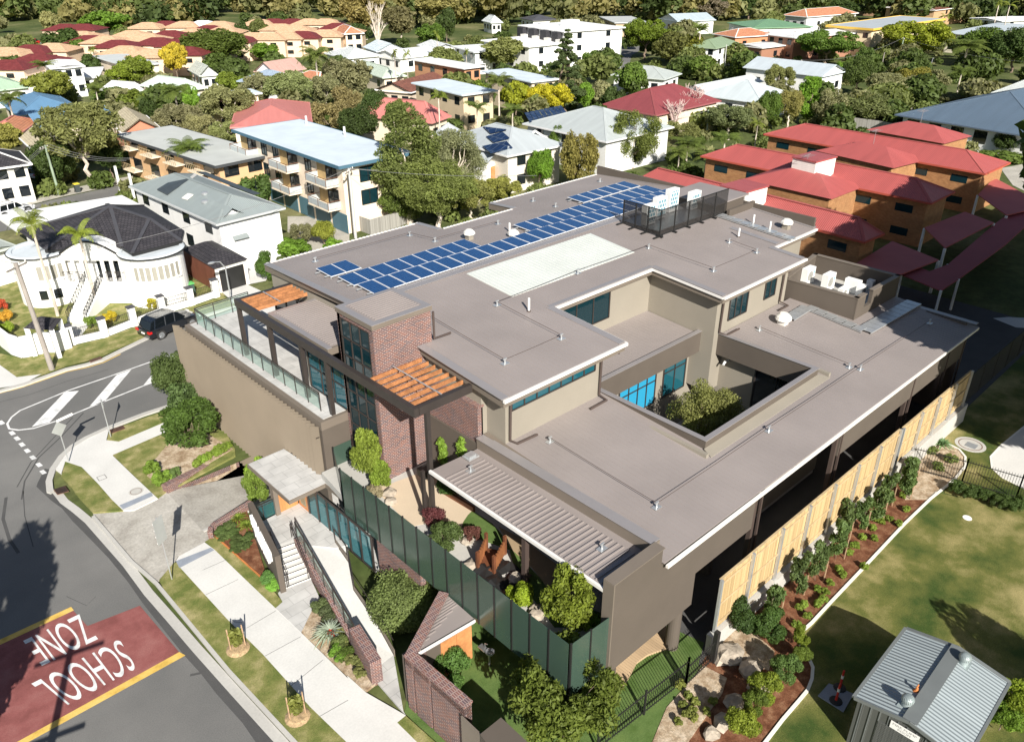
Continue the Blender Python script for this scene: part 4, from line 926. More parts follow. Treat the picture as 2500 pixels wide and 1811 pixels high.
def kind(k):
 """the mesh data of one kind of tree (crown 1 unit radius scaled later): returns trunk mesh, crown mesh, R, H"""
 if k in _K:return _K[k]
 base,lod=k.split('.');lod=int(lod);sd=sum(map(ord,k))
 nf={0:30000,1:15000,2:5500,3:1500}[lod];sf={0:.11,1:.2,2:.38,3:.75}[lod]
 if base=='round':R_,H,bl=4.,8.,blobcloud(sd,46,4.,1.6,8.,.7,1.5);cm=crown_mesh('crown',bl,nf,sf,sd)
 elif base=='dome':R_,H,bl=5.,7.5,blobcloud(sd,60,5.,2.6,7.5,.7,1.3,.7);cm=crown_mesh('crown',bl,int(nf*1.2),sf,sd)
 elif base=='gum':R_,H,bl=4.5,11.,blobcloud(sd,60,4.5,3.2,11.,.5,1.3);cm=crown_mesh('crown',bl,int(nf*.95),sf*.9,sd,out=.35,aspect=2.6,droop=.7,shell=.3)
 elif base=='loose':R_,H,bl=4.,7.,blobcloud(sd,45,4.,1.,7.,.45,1.2);cm=crown_mesh('crown',bl,int(nf*.7),sf*.9,sd,out=.3,aspect=2.2,shell=.25)
 elif base=='tall':R_,H,bl=3.,12.,blobcloud(sd,44,3.,.8,12.,.7,1.3);cm=crown_mesh('crown',bl,nf,sf,sd,out=.4,aspect=2.2)
 elif base=='tier':
  q=random.Random(sd);bl=[]
  for i in range(60):
   t=q.random();a=q.uniform(0,6.28);rr=(1-t)**.8*4.2*q.uniform(.3,1);bl.append((rr*cos(a),rr*sin(a),1.5+t*11.5,.45+.5*(1-t),.45))
  R_,H=4.4,13.5;cm=crown_mesh('crown',bl,nf,sf,sd,out=.5)
 elif base=='shrub':R_,H,bl=1.,1.6,blobcloud(sd,16,1.,.1,1.6,.25,.45);cm=crown_mesh('crown',bl,{0:9000,1:3600,2:900,3:400}[lod],{0:.06,1:.09,2:.2,3:.3}[lod],sd)
 elif base=='hedge':R_,H,bl=1.,1.3,blobcloud(sd,30,1.,.05,1.3,.2,.36);cm=crown_mesh('crown',bl,{0:9000,1:3500,2:1200,3:400}[lod],{0:.06,1:.1,2:.18,3:.3}[lod],sd,out=.7)
 elif base=='bighedge':R_,H,bl=2.,2.2,blobcloud(sd,50,2.,.1,2.2,.3,.5)+[(0,0,.95,1.62,.62)]*6;cm=crown_mesh('crown',bl,26000,.06,sd,out=.6)
 elif base=='youngtree':R_,H,bl=2.2,4.6,blobcloud(sd,60,2.2,.9,4.6,.3,.6);cm=crown_mesh('crown',bl,17000,.085,sd,out=.35,aspect=2.4,droop=.8,shell=.3)
 elif base=='sapling':R_,H,bl=.8,2.4,[(random.Random(sd+i).uniform(-.35,.35),random.Random(sd+i+50).uniform(-.35,.35),.5+i*.16,.28,1)for i in range(12)];cm=crown_mesh('crown',bl,1500,.11,sd,out=.3,aspect=2.6,shell=.2)
 elif base=='bigleaf':R_,H,bl=1.9,4.6,blobcloud(sd,30,1.9,.8,4.6,.35,.7);cm=crown_mesh('crown',bl,7500,.12,sd,out=.45,aspect=1.9,droop=.3,shell=.5)
 tr={'round':.22,'dome':.25,'gum':.3,'loose':.16,'tall':.3,'tier':.28,'shrub':.03,'hedge':.04,'sapling':.02,'bigleaf':.06,'bighedge':.06,'youngtree':.07}[base]
 hb={'round':2.2,'dome':2.4,'gum':3.6,'loose':1.5,'tall':2.,'tier':9.,'shrub':.3,'hedge':.3,'sapling':1.6,'bigleaf':1.2,'bighedge':.4,'youngtree':1.3}[base]
 w_=woody(sd,H,R_,hb,tr,{0:16,1:11,2:7,3:4}[lod]if base not in('shrub','hedge','sapling')else 4,bl)
 tm=w_.build('trunk',M['bark']);me=tm.data;bpy.data.objects.remove(tm)
 _K[k]=(me,cm,R_,H);return _K[k]
def frond_mesh(seed,n=17,L=2.6,H=7.,up=.45,wid=.42,lod=1):
 q=random.Random(seed);f=MB();T=[]
 for i in range(n):
  a=2*pi*i/n*1.618*3+q.uniform(-.2,.2);el=up+q.uniform(-.45,.75);l=L*q.uniform(.8,1.1);pts=[]
  x=z=0.;e=el;st=7
  for k in range(st+1):
   pts.append((x,z));x+=l/st*cos(e);z+=l/st*sin(e);e-=(1.5+.5*q.random())/st
  w0=wid*l/2.6
  for k in range(st):
   (x0,z0),(x1,z1)=pts[k],pts[k+1];ws=sin(pi*min(1,(k+.6)/st*.9+.1))*w0+.05
   for sd_ in(-1,1):
    m=5 if lod<2 else 2
    for g in range(m):
     t0=g/m;xa,za=x0+(x1-x0)*t0,z0+(z1-z0)*t0;xb,zb=x0+(x1-x0)*(t0+.62/m),z0+(z1-z0)*(t0+.62/m)
     dx=.22*w0
     c_,s_=cos(a),sin(a)
     def P(xx,yy,zz):return(xx*c_-yy*s_,xx*s_+yy*c_,H+zz)
     f.face([P(xa,0,za),P(xb,0,zb),P(xb+dx,sd_*ws,zb-ws*.55),P(xa+dx,sd_*ws,za-ws*.55)])
     T+=[q.random()*.5+.3]*4
 me=bpy.data.meshes.new('fronds');me.from_pydata(f.v,[],f.f);me.materials.append(M['leaf'])
 at_=me.attributes.new('tint','FLOAT','POINT');at_.data.foreach_set('value',T);return me
def palm_kind(k):
 if k in _K:return _K[k]
 lod=int(k[-1]);q=random.Random(3)
 if k.startswith('queen'):fm=frond_mesh(5,24 if lod<2 else 16,3.1,7.,.55,.5,lod)
 else:fm=frond_mesh(9,13 if lod<2 else 10,2.4,7.,.6,.42,lod)
 f=MB();f.tube([(0,0,-.1),(.05,0,2),(0,.05,4.5),(0,0,6.2),(0,0,7.05)],[.17,.14,.12,.12,.07],8)
 t=f.build('trunk',M['pole']);me=t.data;bpy.data.objects.remove(t);_K[k]=(me,fm,2.6,7.);return _K[k]
def plant(k,x,y,h,w_,col,label,cat='tree',group=None,z=0.,name='tree',trunk=None,crown='crown'):
 """one plant of height h and crown width w_, standing at (x, y)"""
 tm,cm,R_,H=palm_kind(k)if k.startswith(('queen','slim'))else kind(k)
 t=thing(name,label,cat,(x,y,z),group);t.scale=(w_/2/R_,w_/2/R_,h/H);t.rotation_euler[2]=rnd.uniform(0,6.28)
 a=bpy.data.objects.new('trunk' if name!='shrub' else 'stem',tm);b=bpy.data.objects.new('fronds' if k.startswith(('queen','slim'))else crown,cm)
 for o in(a,b):COL.objects.link(o);o.parent=t
 if trunk:a.material_slots[0].link='OBJECT';a.material_slots[0].material=M[trunk]
 j=rnd.uniform(.9,1.1);b.color=(col[0]*j,col[1]*rnd.uniform(.95,1.05)*j,col[2]*j,1);return t
OLIVE,GREEN,DARK,LIME,YEL,GREY,DRY,BRIGHT,PALM=(.125,.14,.045),(.07,.115,.02),(.035,.06,.016),(.16,.21,.025),(.36,.30,.03),(.16,.16,.085),(.20,.165,.075),(.11,.19,.022),(.10,.13,.03)
def T(k,c,x,y,wpx,h,col,label,zc=.55,cat='tree',group=None,name=None,**kw):
 """tree whose crown centre is seen at a tile point, wpx tile pixels wide, h metres high"""
 p=at(c,x,y,h*zc);dist=(p-Vector((0,0,CAMH))).length;s=2.65 if c else 1.
 nm=name or('palm_tree' if k.startswith(('queen','slim'))else 'tree')
 return plant(k,p.x,p.y,h,wpx/s*dist/FPX,col,label,cat,group,name=nm,**kw)
def spiky(x,y,r,h,n,col,label,name='agave',z=0.,w_=.09,seed=1):
 t=thing(name,label,'plant',(x,y,z));q=random.Random(seed);f=MB();T_=[]
 for i in range(n):
  a=i*2.4;u=(i+.5)/n;e=.15+1.15*u;l=r*(1.1-.5*u);c_,s_=cos(a),sin(a);pts=[(0,.02),(l*.5*cos(e),l*.5*sin(e)+.03),(l*cos(e-.25),l*sin(e-.3))]
  for k in range(2):
   (x0,z0),(x1,z1)=pts[k],pts[k+1];w0,w1=(w_*.7,w_)if k==0 else(w_,.005)
   for s in(-1,1):
    f.face([(x+x0*c_,y+x0*s_,z+z0),(x+x1*c_,y+x1*s_,z+z1),(x+x1*c_-s*w1*s_,y+x1*s_+s*w1*c_,z+z1+w1*.4),(x+x0*c_-s*w0*s_,y+x0*s_+s*w0*c_,z+z0+w0*.4)]);T_+=[.3+.5*q.random()]*4
 o=f.build('leaves',M['leaf'],t,uv=False);o.color=(*col,1)
 a_=o.data.attributes.new('tint','FLOAT','POINT');a_.data.foreach_set('value',(T_+[.5]*len(o.data.vertices))[:len(o.data.vertices)]);return t
def rocks(c,pts,r,z,label,group='sandstone boulders'):
 for i,(x,y)in enumerate(pts):
  p=at(c,x,y,z);f=MB();f.ball((p.x,p.y,z+r*.25),r*rnd.uniform(.8,1.2),8,jit=.45,sz=(1.2,1,.6));tag(f.build('boulder',M['rock']),label[i],'boulder',group)
ORD='first second third fourth fifth sixth seventh eighth ninth tenth eleventh twelfth thirteenth fourteenth fifteenth sixteenth seventeenth eighteenth nineteenth twentieth twenty-first twenty-second twenty-third twenty-fourth twenty-fifth twenty-sixth'.split()
GS=thing('glass_screen','tall green tinted glass screen with dark posts along the playground edge','glass screen',(15.6,13.6,2.5))
def gpanel(a,b,z0,z1):
 f=MB();d=(Vector(b)-Vector(a)).normalized();nn=Vector((-d.y,d.x))*.008;a_=Vector(a)+d*.03;b_=Vector(b)-d*.03
 f.prism([tuple(a_-nn),tuple(b_-nn),tuple(b_+nn),tuple(a_+nn)],z0,z1);f.build('glass_panel',M['greenglass'],GS)
 f=MB();f.bar((a[0],a[1],z0),(a[0],a[1],z1+.04),.07,.07);f.build('post',M['black'],GS)
NP=15
for i in range(NP):
 y0,y1=28.3-i*(28.3-13.65)/NP,28.3-(i+1)*(28.3-13.65)/NP;gpanel((15.55,y0),(15.55,y1),2.5,5.1)
gpanel((15.6,13.6),(16.6,13.57),2.4,5.1);gpanel((16.6,13.57),(17.58,13.53),2.4,5.1)
gpanel((15.55,28.3),(16.8,31.0),2.9,4.4);gpanel((16.8,31.02),(17.9,31.02),2.9,4.4)
DZ=3.29
tag(sheet('rubber_floor',[a2(8,x,y,DZ)for x,y in((200,-30),(330,-25),(560,-110),(700,-60),(880,140),(850,170),(805,240),(790,290),(560,230),(470,250),(330,100))],DZ,'rubber',th=.02),'smooth tan rubber floor of the playground beside the brick tower','floor')
tag(sheet('synthetic_turf',[a2(8,x,y,DZ)for x,y in((870,145),(1000,230),(1250,520),(1400,680),(1560,760),(1780,830),(1720,900),(1400,900),(1250,700),(1150,560),(1110,400),(830,300),(790,290),(810,220),(840,175))],DZ+.002,'turf',th=.02),'bright green synthetic turf patch curving through the playground','turf')
tag(sheet('play_path',[a2(8,x,y,DZ)for x,y in((1040,250),(1200,330),(1500,560),(1560,740),(1480,745),(1390,690),(1260,520),(1120,395))],DZ+.006,'rubber2',th=.02),'brown rubber path under the ribbed patio roof','path')
f=MB();f.bar(at(8,665,10,3.4),at(8,880,140,3.4),.12,.3);tag(f.build('garden_edge',M['redwood']),'red brown timber garden edge beneath the patio roof','edging')
BR=thing('timber_bridge','small red brown timber play bridge with slatted sides','bridge',at(8,1000,460,DZ))
A_,B_2,C_,D_=at(8,905,515,DZ+.15),at(8,1010,540,DZ+.15),at(8,1080,410,DZ+.15),at(8,960,390,DZ+.15)
f=MB();f.prism([(p.x,p.y)for p in(A_,B_2,C_,D_)],DZ,DZ+.17);f.build('deck',M['redwood'],BR)
for a,b in((A_,D_),(B_2,C_)):
 for p in(a,b):f=MB();f.box(p.x-.06,p.x+.06,p.y-.06,p.y+.06,DZ,DZ+1.0);f.build('post',M['redwood'],BR)
 for k in range(1,7):
  p=a.lerp(b,k/7);f=MB();f.box(p.x-.045,p.x+.045,p.y-.045,p.y+.045,DZ+.15,DZ+.8);f.build('slat',M['timberslat'],BR)
 f=MB();f.bar((a.x,a.y,DZ+.35),(b.x,b.y,DZ+.35),.04,.09);f.bar((a.x,a.y,DZ+.72),(b.x,b.y,DZ+.72),.04,.08);f.build('rail',M['redwood'],BR)
f=MB();c_=at(8,1030,580,DZ+.1)
for i in range(7):
 for j in range(7):f.v.append((c_.x-1.1+i*.36,c_.y-1.0+j*.33,DZ+.1+.16*sin(i*1.3+j*.7)*cos(j*1.1)))
for i in range(6):
 for j in range(6):f.f.append((i*7+j,(i+1)*7+j,(i+1)*7+j+1,i*7+j+1));f.m.append(0)
tag(f.build('tarpaulin',M['black']),'crumpled black tarpaulin at the foot of the timber bridge','tarpaulin')
rocks(8,[(790,300),(835,345),(330,40),(340,95),(855,510),(1150,590),(1285,790),(1280,830)],.32,DZ,['pale boulder by the turf edge left of the timber bridge','boulder touching the left rail of the timber bridge','upper sandstone boulder at the foot of the brick tower','lower sandstone boulder at the foot of the brick tower','boulder at the near left corner of the timber bridge','boulder on the right of the black tarpaulin','white boulder behind the glossy lime shrub','lowest boulder behind the green glass, under the tall shrub'])
def G(k,c,x,y,z,h,w_,col,label,name='shrub',cat='shrub',group=None,**kw):
 p=at(c,x,y,z);return plant(k,p.x,p.y,h,w_,col,label,cat,group,z=z,name=name,**kw)
G('bigleaf.0',5,220,1560,3.2,3.3,1.7,(.15,.20,.03),'tall lime green shrub behind the glass at the foot of the brick tower')
G('bigleaf.0',5,290,1600,3.2,1.9,1.2,(.15,.20,.03),'shorter lime green shrub right beside the taller one at the brick tower')
G('shrub.0',8,690,385,DZ,1.25,1.7,(.07,.10,.03),'glossy dark shrub between the green glass and the timber bridge')
G('shrub.0',8,1165,770,DZ,1.25,1.35,(.18,.24,.02),'bright lime shrub with broad leaves behind the green glass')
G('bigleaf.0',8,1505,950,3.2,3.2,2.3,(.125,.15,.02),'upright shrub with yellow green tips in the corner of the playground')
G('shrub.1',8,620,235,DZ,.9,1.1,(.10,.035,.035),'dark red leaved shrub at the foot of the twin pergola posts')
G('shrub.1',8,870,340,DZ,.8,.8,(.09,.04,.03),'small reddish shrub beside the timber bridge rail')
G('shrub.1',8,740,20,DZ,.7,1.6,(.04,.08,.02),'low dark shrub in the timber edged bed under the patio roof')
spiky(at(8,1655,900,DZ).x,at(8,1655,900,DZ).y,.9,1.,9,(.14,.25,.03),'broad leaved light green plant in the glass corner beside the fin wall','canna_plant',DZ,.14)
G('shrub.1',8,240,60,DZ,.7,1.0,(.22,.2,.12),'pale grey tufted shrub between the green glass and the sandstone boulders')
for(x,y,w2,h2,lb,sd)in((20.42,25.2,.55,2.4,'leafy green climber with yellow tips on the brick wing wall',5),(20.42,26.6,.35,1.6,'smaller climber on the brick wing wall near the door',6)):
 bl=[(random.Random(sd+i).uniform(-.12,.02),random.Random(sd*7+i).uniform(-w2/2,w2/2)*(1-i/14*.5),.3+i*h2/10,.22,1)for i in range(11)]
 t=thing('climbing_plant',lb,'climber',(x,y,DZ));o=bpy.data.objects.new('leaves',crown_mesh('leaves',bl,1500,.1,sd));COL.objects.link(o);o.parent=t;o.color=(.14,.22,.03,1)
 f=MB();f.tube([(x,y,DZ),(x,y+.05,DZ+h2)],.015,5);f.build('stem',M['bark'],t)
f=MB();p=Vector((17.6,25.5,DZ));f.box(18.9,20.0,26.3,26.9,DZ+.55,DZ+.95);BB=f.build('barbecue',M['black']);tag(BB,'black covered barbecue by the brick wing door behind the posts','barbecue')
SW=thing('sign_wall','long brown metal sign wall with raised white letters beside the entry stair','sign wall',(11.9,28.1,0))
s0,s1=Vector((11.62,28.05)),Vector((12.62,32.55));d_=(s1-s0).normalized();nn=Vector((-d_.y,d_.x));L_=(s1-s0).length
f=MB();f.prism([tuple(s0),tuple(s0-nn*.26),tuple(s1-nn*.26),tuple(s1)],0,2.3);f.build('wall',M['dwall'],SW)
q=random.Random(4)
for row,(z0,z1,u0,u1,n)in enumerate(((1.6,2.15,.12,.84,8),(1.05,1.4,.25,.8,9))):
 for i in range(n):
  u=u0+(u1-u0)*(i+.1)/n;v=u0+(u1-u0)*(i+.86)/n;a=s0+d_*L_*u+nn*.003;b=s0+d_*L_*v+nn*.003;o=nn*(.14 if row==0 else.1);w_=(b-a)*.22
  f=MB();sh=q.choice('HEOLTB')
  st=lambda p0,p1,za,zb:f.prism([tuple(p0),tuple(p1),tuple(p1+o),tuple(p0+o)],za,zb)
  st(a,a+w_,z0,z1)
  if sh in 'HOB':st(b-w_,b,z0,z1)
  hz=(z1-z0)*.2
  for zz in{'H':(.4,),'E':(0,.4,.8),'O':(0,.8),'L':(0,),'T':(.8,),'B':(0,.4,.8)}[sh]:
   st(a+w_*1.001,(b-w_*1.001)if sh in 'HOB' else b,z0+(z1-z0)*zz,z0+(z1-z0)*zz+hz)
  f.build('letter',M['white'],SW)
balustrade(thing('entry_glass_fence','low glass fence between the sign wall and the entry post','glass fence',(12.7,32.7,.7)),[(12.75,32.75),(14.05,32.75)],.7,1.0,.04,.7,'tealglass')
for(pts,lb)in(([(12.0,28.1,.95),(12.65,30.7,1.6)],'left'),([(13.05,28.0,.95),(13.68,30.5,1.6)],'right')):
 for k in(0,1):
  f=MB();a=Vector(pts[0])+Vector((k*.08,0,0));b=Vector(pts[1])+Vector((k*.08,0,0))
  f.tube([a-Vector((0,0,.75)),a,b,b-Vector((0,0,.8))],.02,6);tag(f.build('handrail',M['darkmetal']),'%s %s tube handrail of the white entry stair'%({0:'outer',1:'inner'}[k]if lb=='left' else{0:'inner',1:'outer'}[k],lb+' hand'),'handrail','handrails on the entry stair')
RW=thing('ramp_wall','sloping low brick wall between the entry stair and the ramp','brick wall',(12.5,26,0))
r0,r1=Vector((13.72,30.0)),Vector((12.35,22.9));d_=(r1-r0).normalized();nn=Vector((-d_.y,d_.x))*.16
zt=lambda x,y:.35+.6*max(0,min(1,(y-22.9)/7.1))
f=MB();f.prism([tuple(r0-nn),tuple(r1-nn),tuple(r1+nn),tuple(r0+nn)],0,zt);f.build('wall',M['brick'],RW)
f=MB();m2=nn*1.1;f.prism([tuple(r0-m2),tuple(r1-m2),tuple(r1+m2),tuple(r0+m2)],zt,lambda x,y:zt(x,y)+.08);f.build('coping',M['brickcap'],RW)
e0,e1=r1,r1+d_*2.2
f=MB();m3=nn*1.5;f.prism([tuple(e0-m3),tuple(e1-m3),tuple(e1+m3),tuple(e0+m3)],0,1.25);f.build('pillar',M['brick'],RW)
f=MB();m3=nn*1.6;f.prism([tuple(e0-m3),tuple(e1-m3),tuple(e1+m3),tuple(e0+m3)],1.25,1.34);f.build('pillar_coping',M['brickcap'],RW)
balustrade(thing('ramp_balustrade','glass balustrade with dark double rail on the brick ramp wall','balustrade',(13,26,.7)),[tuple(r0),tuple(r1)],0,1.0,.045,1.15,'clearglass',zf=lambda x,y:zt(x,y)+.08)
RL=thing('ramp_edge_wall','long dark metal edge wall with handrail on the garden side of the ramp','low wall',tuple(rr_[2]))
for i in range(4):
 a,b=rr_[i],rr_[i+1];f=MB();f.bar((a.x+.05,a.y,a.z/2+.05),(b.x+.05,b.y,b.z/2+.05),.05,max(.35,a.z+.25));f.build('edge_panel',M['fascia'],RL)
 f=MB();f.tube([(a.x+.05,a.y,a.z+.85),(b.x+.05,b.y,b.z+.85)],.022,6);f.bar((a.x+.05,a.y,a.z),(a.x+.05,a.y,a.z+.85),.04,.04);f.build('handrail',M['darkmetal'],RL)
CT=thing('garden_store','small brick walled store with triangular metal roof and timber doors','store',a2(8,600,900))
w0,w1,w2=a2(8,430,1080,2.9),a2(8,655,665,2.9),a2(8,815,1415,2.9)
def thickwall(mb,a,b,z0,z1,t,side=1):
 d=(Vector(b)-Vector(a)).normalized();nn=Vector((-d.y,d.x))*t*side;mb.prism([tuple(a),tuple(b),tuple(Vector(b)+nn),tuple(Vector(a)+nn)],z0,z1)
f=MB();thickwall(f,w0,w1,0,2.82,.38,-1);f.build('wall',M['brick'],CT)
f=MB();d=(Vector(w1)-Vector(w0)).normalized();thickwall(f,tuple(Vector(w0)-d*.03),w1,2.82,2.9,.42,-1);f.build('coping',M['brickcap'],CT)
ra,rb,rc=at(8,480,1080,2.75),at(8,685,690,2.95),at(8,885,845,2.75)
f=MB();f.prism([(ra.x,ra.y),(rb.x,rb.y),(15.5,rb.y),(rc.x,rc.y)],2.5,2.72);f.build('roof',M['roof'],CT)
for k in range(12):
 f=MB();u=k/12;p=Vector((ra.x,ra.y)).lerp(Vector((rb.x,rb.y)),u);xe=min(15.5,p.x+3);f.bar((p.x+.35,p.y,2.74),(max(p.x+.4,ra.x+(rc.x-ra.x)*1.0*min(1,(u+.05)*1.6)),p.y,2.74),.05,.04);f.build('roof_rib',M['roof'],CT)
f=MB();f.bar((ra.x,ra.y,2.66),(rc.x,rc.y,2.66),.1,.12);f.build('gutter',M['gutter'],CT)
f=MB();p,q_=at(8,520,1115,0),at(8,660,1170,0);yd=19.2;f.box(12.3,15.5,yd,yd+.12,0,2.6);f.build('wall',M['dwall'],CT)
f=MB();f.box(14.05,14.85,yd-.05,yd,0,2.1);f.build('door',M['timberdoor'],CT)
f=MB();f.box(14.87,15.66,yd-.05,yd,0,2.1);d2=f.build('door',M['timberdoor'],CT);f=MB();f.box(14.93,14.97,yd-.12,yd-.05,.9,1.2);f.build('handle',M['steel'],d2)
BW=thing('court_wall','tall brick garden wall with recessed slots enclosing the turf court','brick wall',w0)
f=MB();a,b=Vector(w0),Vector(w2);d=(b-a).normalized();nn=Vector((-d.y,d.x))
if nn.x<0:nn=-nn
L=(b-a).length;cut=[(0,.12*L),(.12*L+.12,.42*L),(.42*L+.12,L)]
for c0,c1 in cut:f.prism([tuple(a+d*c0),tuple(a+d*c1),tuple(a+d*c1+nn*.36),tuple(a+d*c0+nn*.36)],0,2.82)
f.prism([tuple(a+nn*.12),tuple(b+nn*.12),tuple(b+nn*.35),tuple(a+nn*.35)],0,2.81);f.prism([tuple(a),tuple(b),tuple(b+nn*.3),tuple(a+nn*.3)],2.45,2.815)
f.build('wall',M['brick'],BW);f=MB();f.prism([tuple(a-nn*.03-d*.02),tuple(b-nn*.03+d*.03),tuple(b+nn*.4+d*.03),tuple(a+nn*.4-d*.02)],2.82,2.91);f.build('coping',M['brickcap'],BW)
FT=thing('drinking_fountain','small steel drinking fountain on the wall right of the timber doors','fountain',(16.0,18.6,0))
f=MB();f.box(15.75,16.0,18.5,18.9,.75,.8);f.lathe(15.9,18.3,[(.02,.7),(.16,.74),(.2,.85),(.2,.86)],14);f.tube([(15.9,18.6,.8),(15.9,18.6,1.1),(15.9,18.45,1.15)],.02,6);f.build('bowl',M['steel'],FT)
f=MB();f.cyl(15.9,18.35,0,.72,.05);f.build('stand',M['steel'],FT)
f=MB();p0,p1=at(8,795,1475,2.6),at(8,915,1590,2.6);d=Vector((p1.x-p0.x,p1.y-p0.y));thickwall(f,(p0.x,p0.y),(p0.x+d.x*2.2,p0.y+d.y*2.2),0,2.6,.06);tag(f.build('metal_fence',M['fascia']),'dark smooth metal fence panel joined to the end of the brick court wall','fence')
f=MB();f.prism([a2(8,920,1590,2.7),a2(8,1055,1482,2.7),a2(8,1280,1690,2.7),a2(8,1100,1850,2.7)],0,2.7);tag(f.build('bin_store',M['dwall']),'flat brown metal enclosure at the foot of the court behind the fence','enclosure')
G('shrub.0',8,720,1270,0,1.6,2.0,(.07,.13,.03),'round green bush leaning over the brick court wall')
G('youngtree.0',8,1460,1630,0,4.6,4.4,(.085,.11,.02),'bushy young tree with hanging yellow tipped leaves in the turf court','tree','tree')
G('bighedge.0',8,430,830,0,2.1,3.9,(.12,.15,.05),'large clipped round bush between the ramp and the green glass')
G('shrub.0',7,1680,75,0.0,2.1,1.7,(.12,.17,.03),'bright green bush between the driveway and the entry canopy')
G('shrub.1',4,1690,1545,0.0,1.7,1.5,(.15,.23,.03),'smaller bright bush under the left edge of the entry canopy')
G('round.1',4,1160,1010,0.0,3.6,2.9,(.07,.10,.03),'dense green tree hard against the far end of the pleated screen','tree','tree')
G('bigleaf.0',4,1260,1330,0.0,3.4,3.6,(.06,.10,.02),'glossy dark green tree in the pebble bed under the pleated screen','tree','tree')
G('shrub.1',4,1200,1120,0.0,2.4,2.4,(.06,.09,.03),'middle bush filling the gap between the two trees at the screen')
G('hedge.1',4,990,1470,.1,.75,1.0,(.13,.20,.03),'small round ball shrub at the left corner of the pebble bed')
G('hedge.1',4,1055,1530,.1,.65,1.25,(.13,.20,.03),'low spreading ball shrub nearest the planter wall end')
G('shrub.1',4,1125,1500,.1,.6,.9,(.09,.13,.04),'dark low plant beside the square pebble tree pit')
for i,(x,y)in enumerate(((1270,1430),(1310,1405),(1350,1385),(1400,1360),(1440,1340),(1470,1320),(1410,1330))):
 G('shrub.2',4,x,y,.1,.5,.65,(.14,.20,.03),'light green leafy plant inside the brick planter wall, %s from the driveway corner'%ORD[i],group='leafy plants along the planter wall')
P=at(4,1190,1455,.16);f=MB();f.box(P.x-.75,P.x+.75,P.y-.55,P.y+.55,.1,.17);tag(f.build('tree_pit',M['gravelbed']),'square tree pit filled with tan pebbles inside the corner garden','tree pit')
for x,y,r_,lb in((7,1540,200,'left one of two spiky bright green plants behind the planter brick'),(7,1595,245,'right one of two spiky bright green plants beside the sign wall'))if False else((1540,205,.65,'left one of two spiky bright green plants left of the sign wall'),(1600,250,.6,'right one of two spiky bright green plants touching the sign wall')):
 p=at(7,x,y,.1);spiky(p.x,p.y,r_,.8,46,(.15,.20,.03),lb,'spiky_plant',.1,.035)
for i,(x,y)in enumerate(((1420,290),(1460,330),(1500,300),(1540,350),(1580,380),(1480,260),(1600,330),(1540,400))):
 G('shrub.2',7,x,y,.12,.28,.8,(.07,.10,.03),'low dark groundcover plant in the mulch left of the sign wall, number %s'%ORD[i],group='groundcover in the mulch bed',name='shrub',cat='groundcover plant')
G('shrub.1',7,1745,610,.12,.5,.9,(.10,.20,.05),'bluish green bush at the near foot of the sign wall');G('shrub.1',7,1775,650,.12,.45,.8,(.13,.24,.04),'bright green bush at the near end of the sign wall')
WB2=thing('planter_wall','short red brick planter wall at the driveway corner near the sign wall','brick wall',a2(7,1380,280))
f=MB();pts=[a2(7,1378,305,.3),a2(7,1385,262,.3),a2(7,1635,105,.3)]
for a,b in zip(pts,pts[1:]):thickwall(f,a,b,0,.42,.24)
f.build('wall',M['brick'],WB2);f=MB()
for a,b in zip(pts,pts[1:]):thickwall(f,a,b,.42,.48,.26)
f.build('coping',M['brickcap'],WB2)
p=at(7,2140,950,.15);spiky(p.x,p.y,.95,.8,60,(.26,.30,.24),'big silvery spiky plant in the bed between path and ramp wall','bromeliad',.15,.06)
p=at(7,2140,945,.3);spiky(p.x,p.y,.35,.5,14,(.35,.05,.03),'red centre leaves of the silvery spiky plant','bromeliad_heart',.3,.05)
for i,(x,y,c_,lb)in enumerate(((2080,790,(.10,.13,.05),'grey green bush near the top of the bed by the ramp wall'),(2120,840,(.07,.09,.04),'dark bush behind the silvery spiky plant'),(2200,1040,(.10,.13,.04),'green bush below the silvery spiky plant'),(2230,1100,(.07,.11,.02),'dark green bush under the brick ramp wall'),(2190,1095,(.12,.22,.03),'tiny bright bush near the path edge below the silvery plant'))):
 G('shrub.1',7,x,y,.13,.55,.9,c_,lb)
for i,(x,y)in enumerate(((40,1010),(70,1060),(130,1120),(160,1150),(150,1210),(20,940),(90,1130))):
 G('shrub.2',8,x,y,.13,.4,.6,(.14,.15,.05),'loose grassy tuft in the pebbles at the low end of the ramp wall, %s'%ORD[i],group='grassy tufts by the ramp wall',cat='grass tuft',name='grass_tuft')
for(bx,by,lb)in((1540,1040,'young staked sapling in the verge, nearer the stair'),(1925,1480,'young staked sapling in the verge, nearest the camera')):
 p=at(7,bx,by,.1);t=thing('staked_sapling',lb,'sapling',(p.x,p.y,.1),'staked saplings in the verge')
 f=MB();f.lathe(p.x,p.y,[(.02,.22),(.35,.2),(.5,.115)],14);f.build('mulch_ring',M['mulchdry'],t)
 for dx in(-.28,.3):f=MB();f.bar((p.x+dx,p.y-dx*.3,.1),(p.x+dx,p.y-dx*.3,1.35),.045,.045);f.build('stake',M['stake'],t)
 f=MB();f.tube([(p.x,p.y,.1),(p.x,p.y,1.0)],.015,5);f.build('stem',M['bark'],t)
 o=bpy.data.objects.new('leaves',crown_mesh('leaves',[(0,0,.5,.28),(.1,.05,.75,.25),(-.1,0,.95,.2)],420,.09,3));COL.objects.link(o);o.parent=t;o.color=(.12,.13,.03,1)
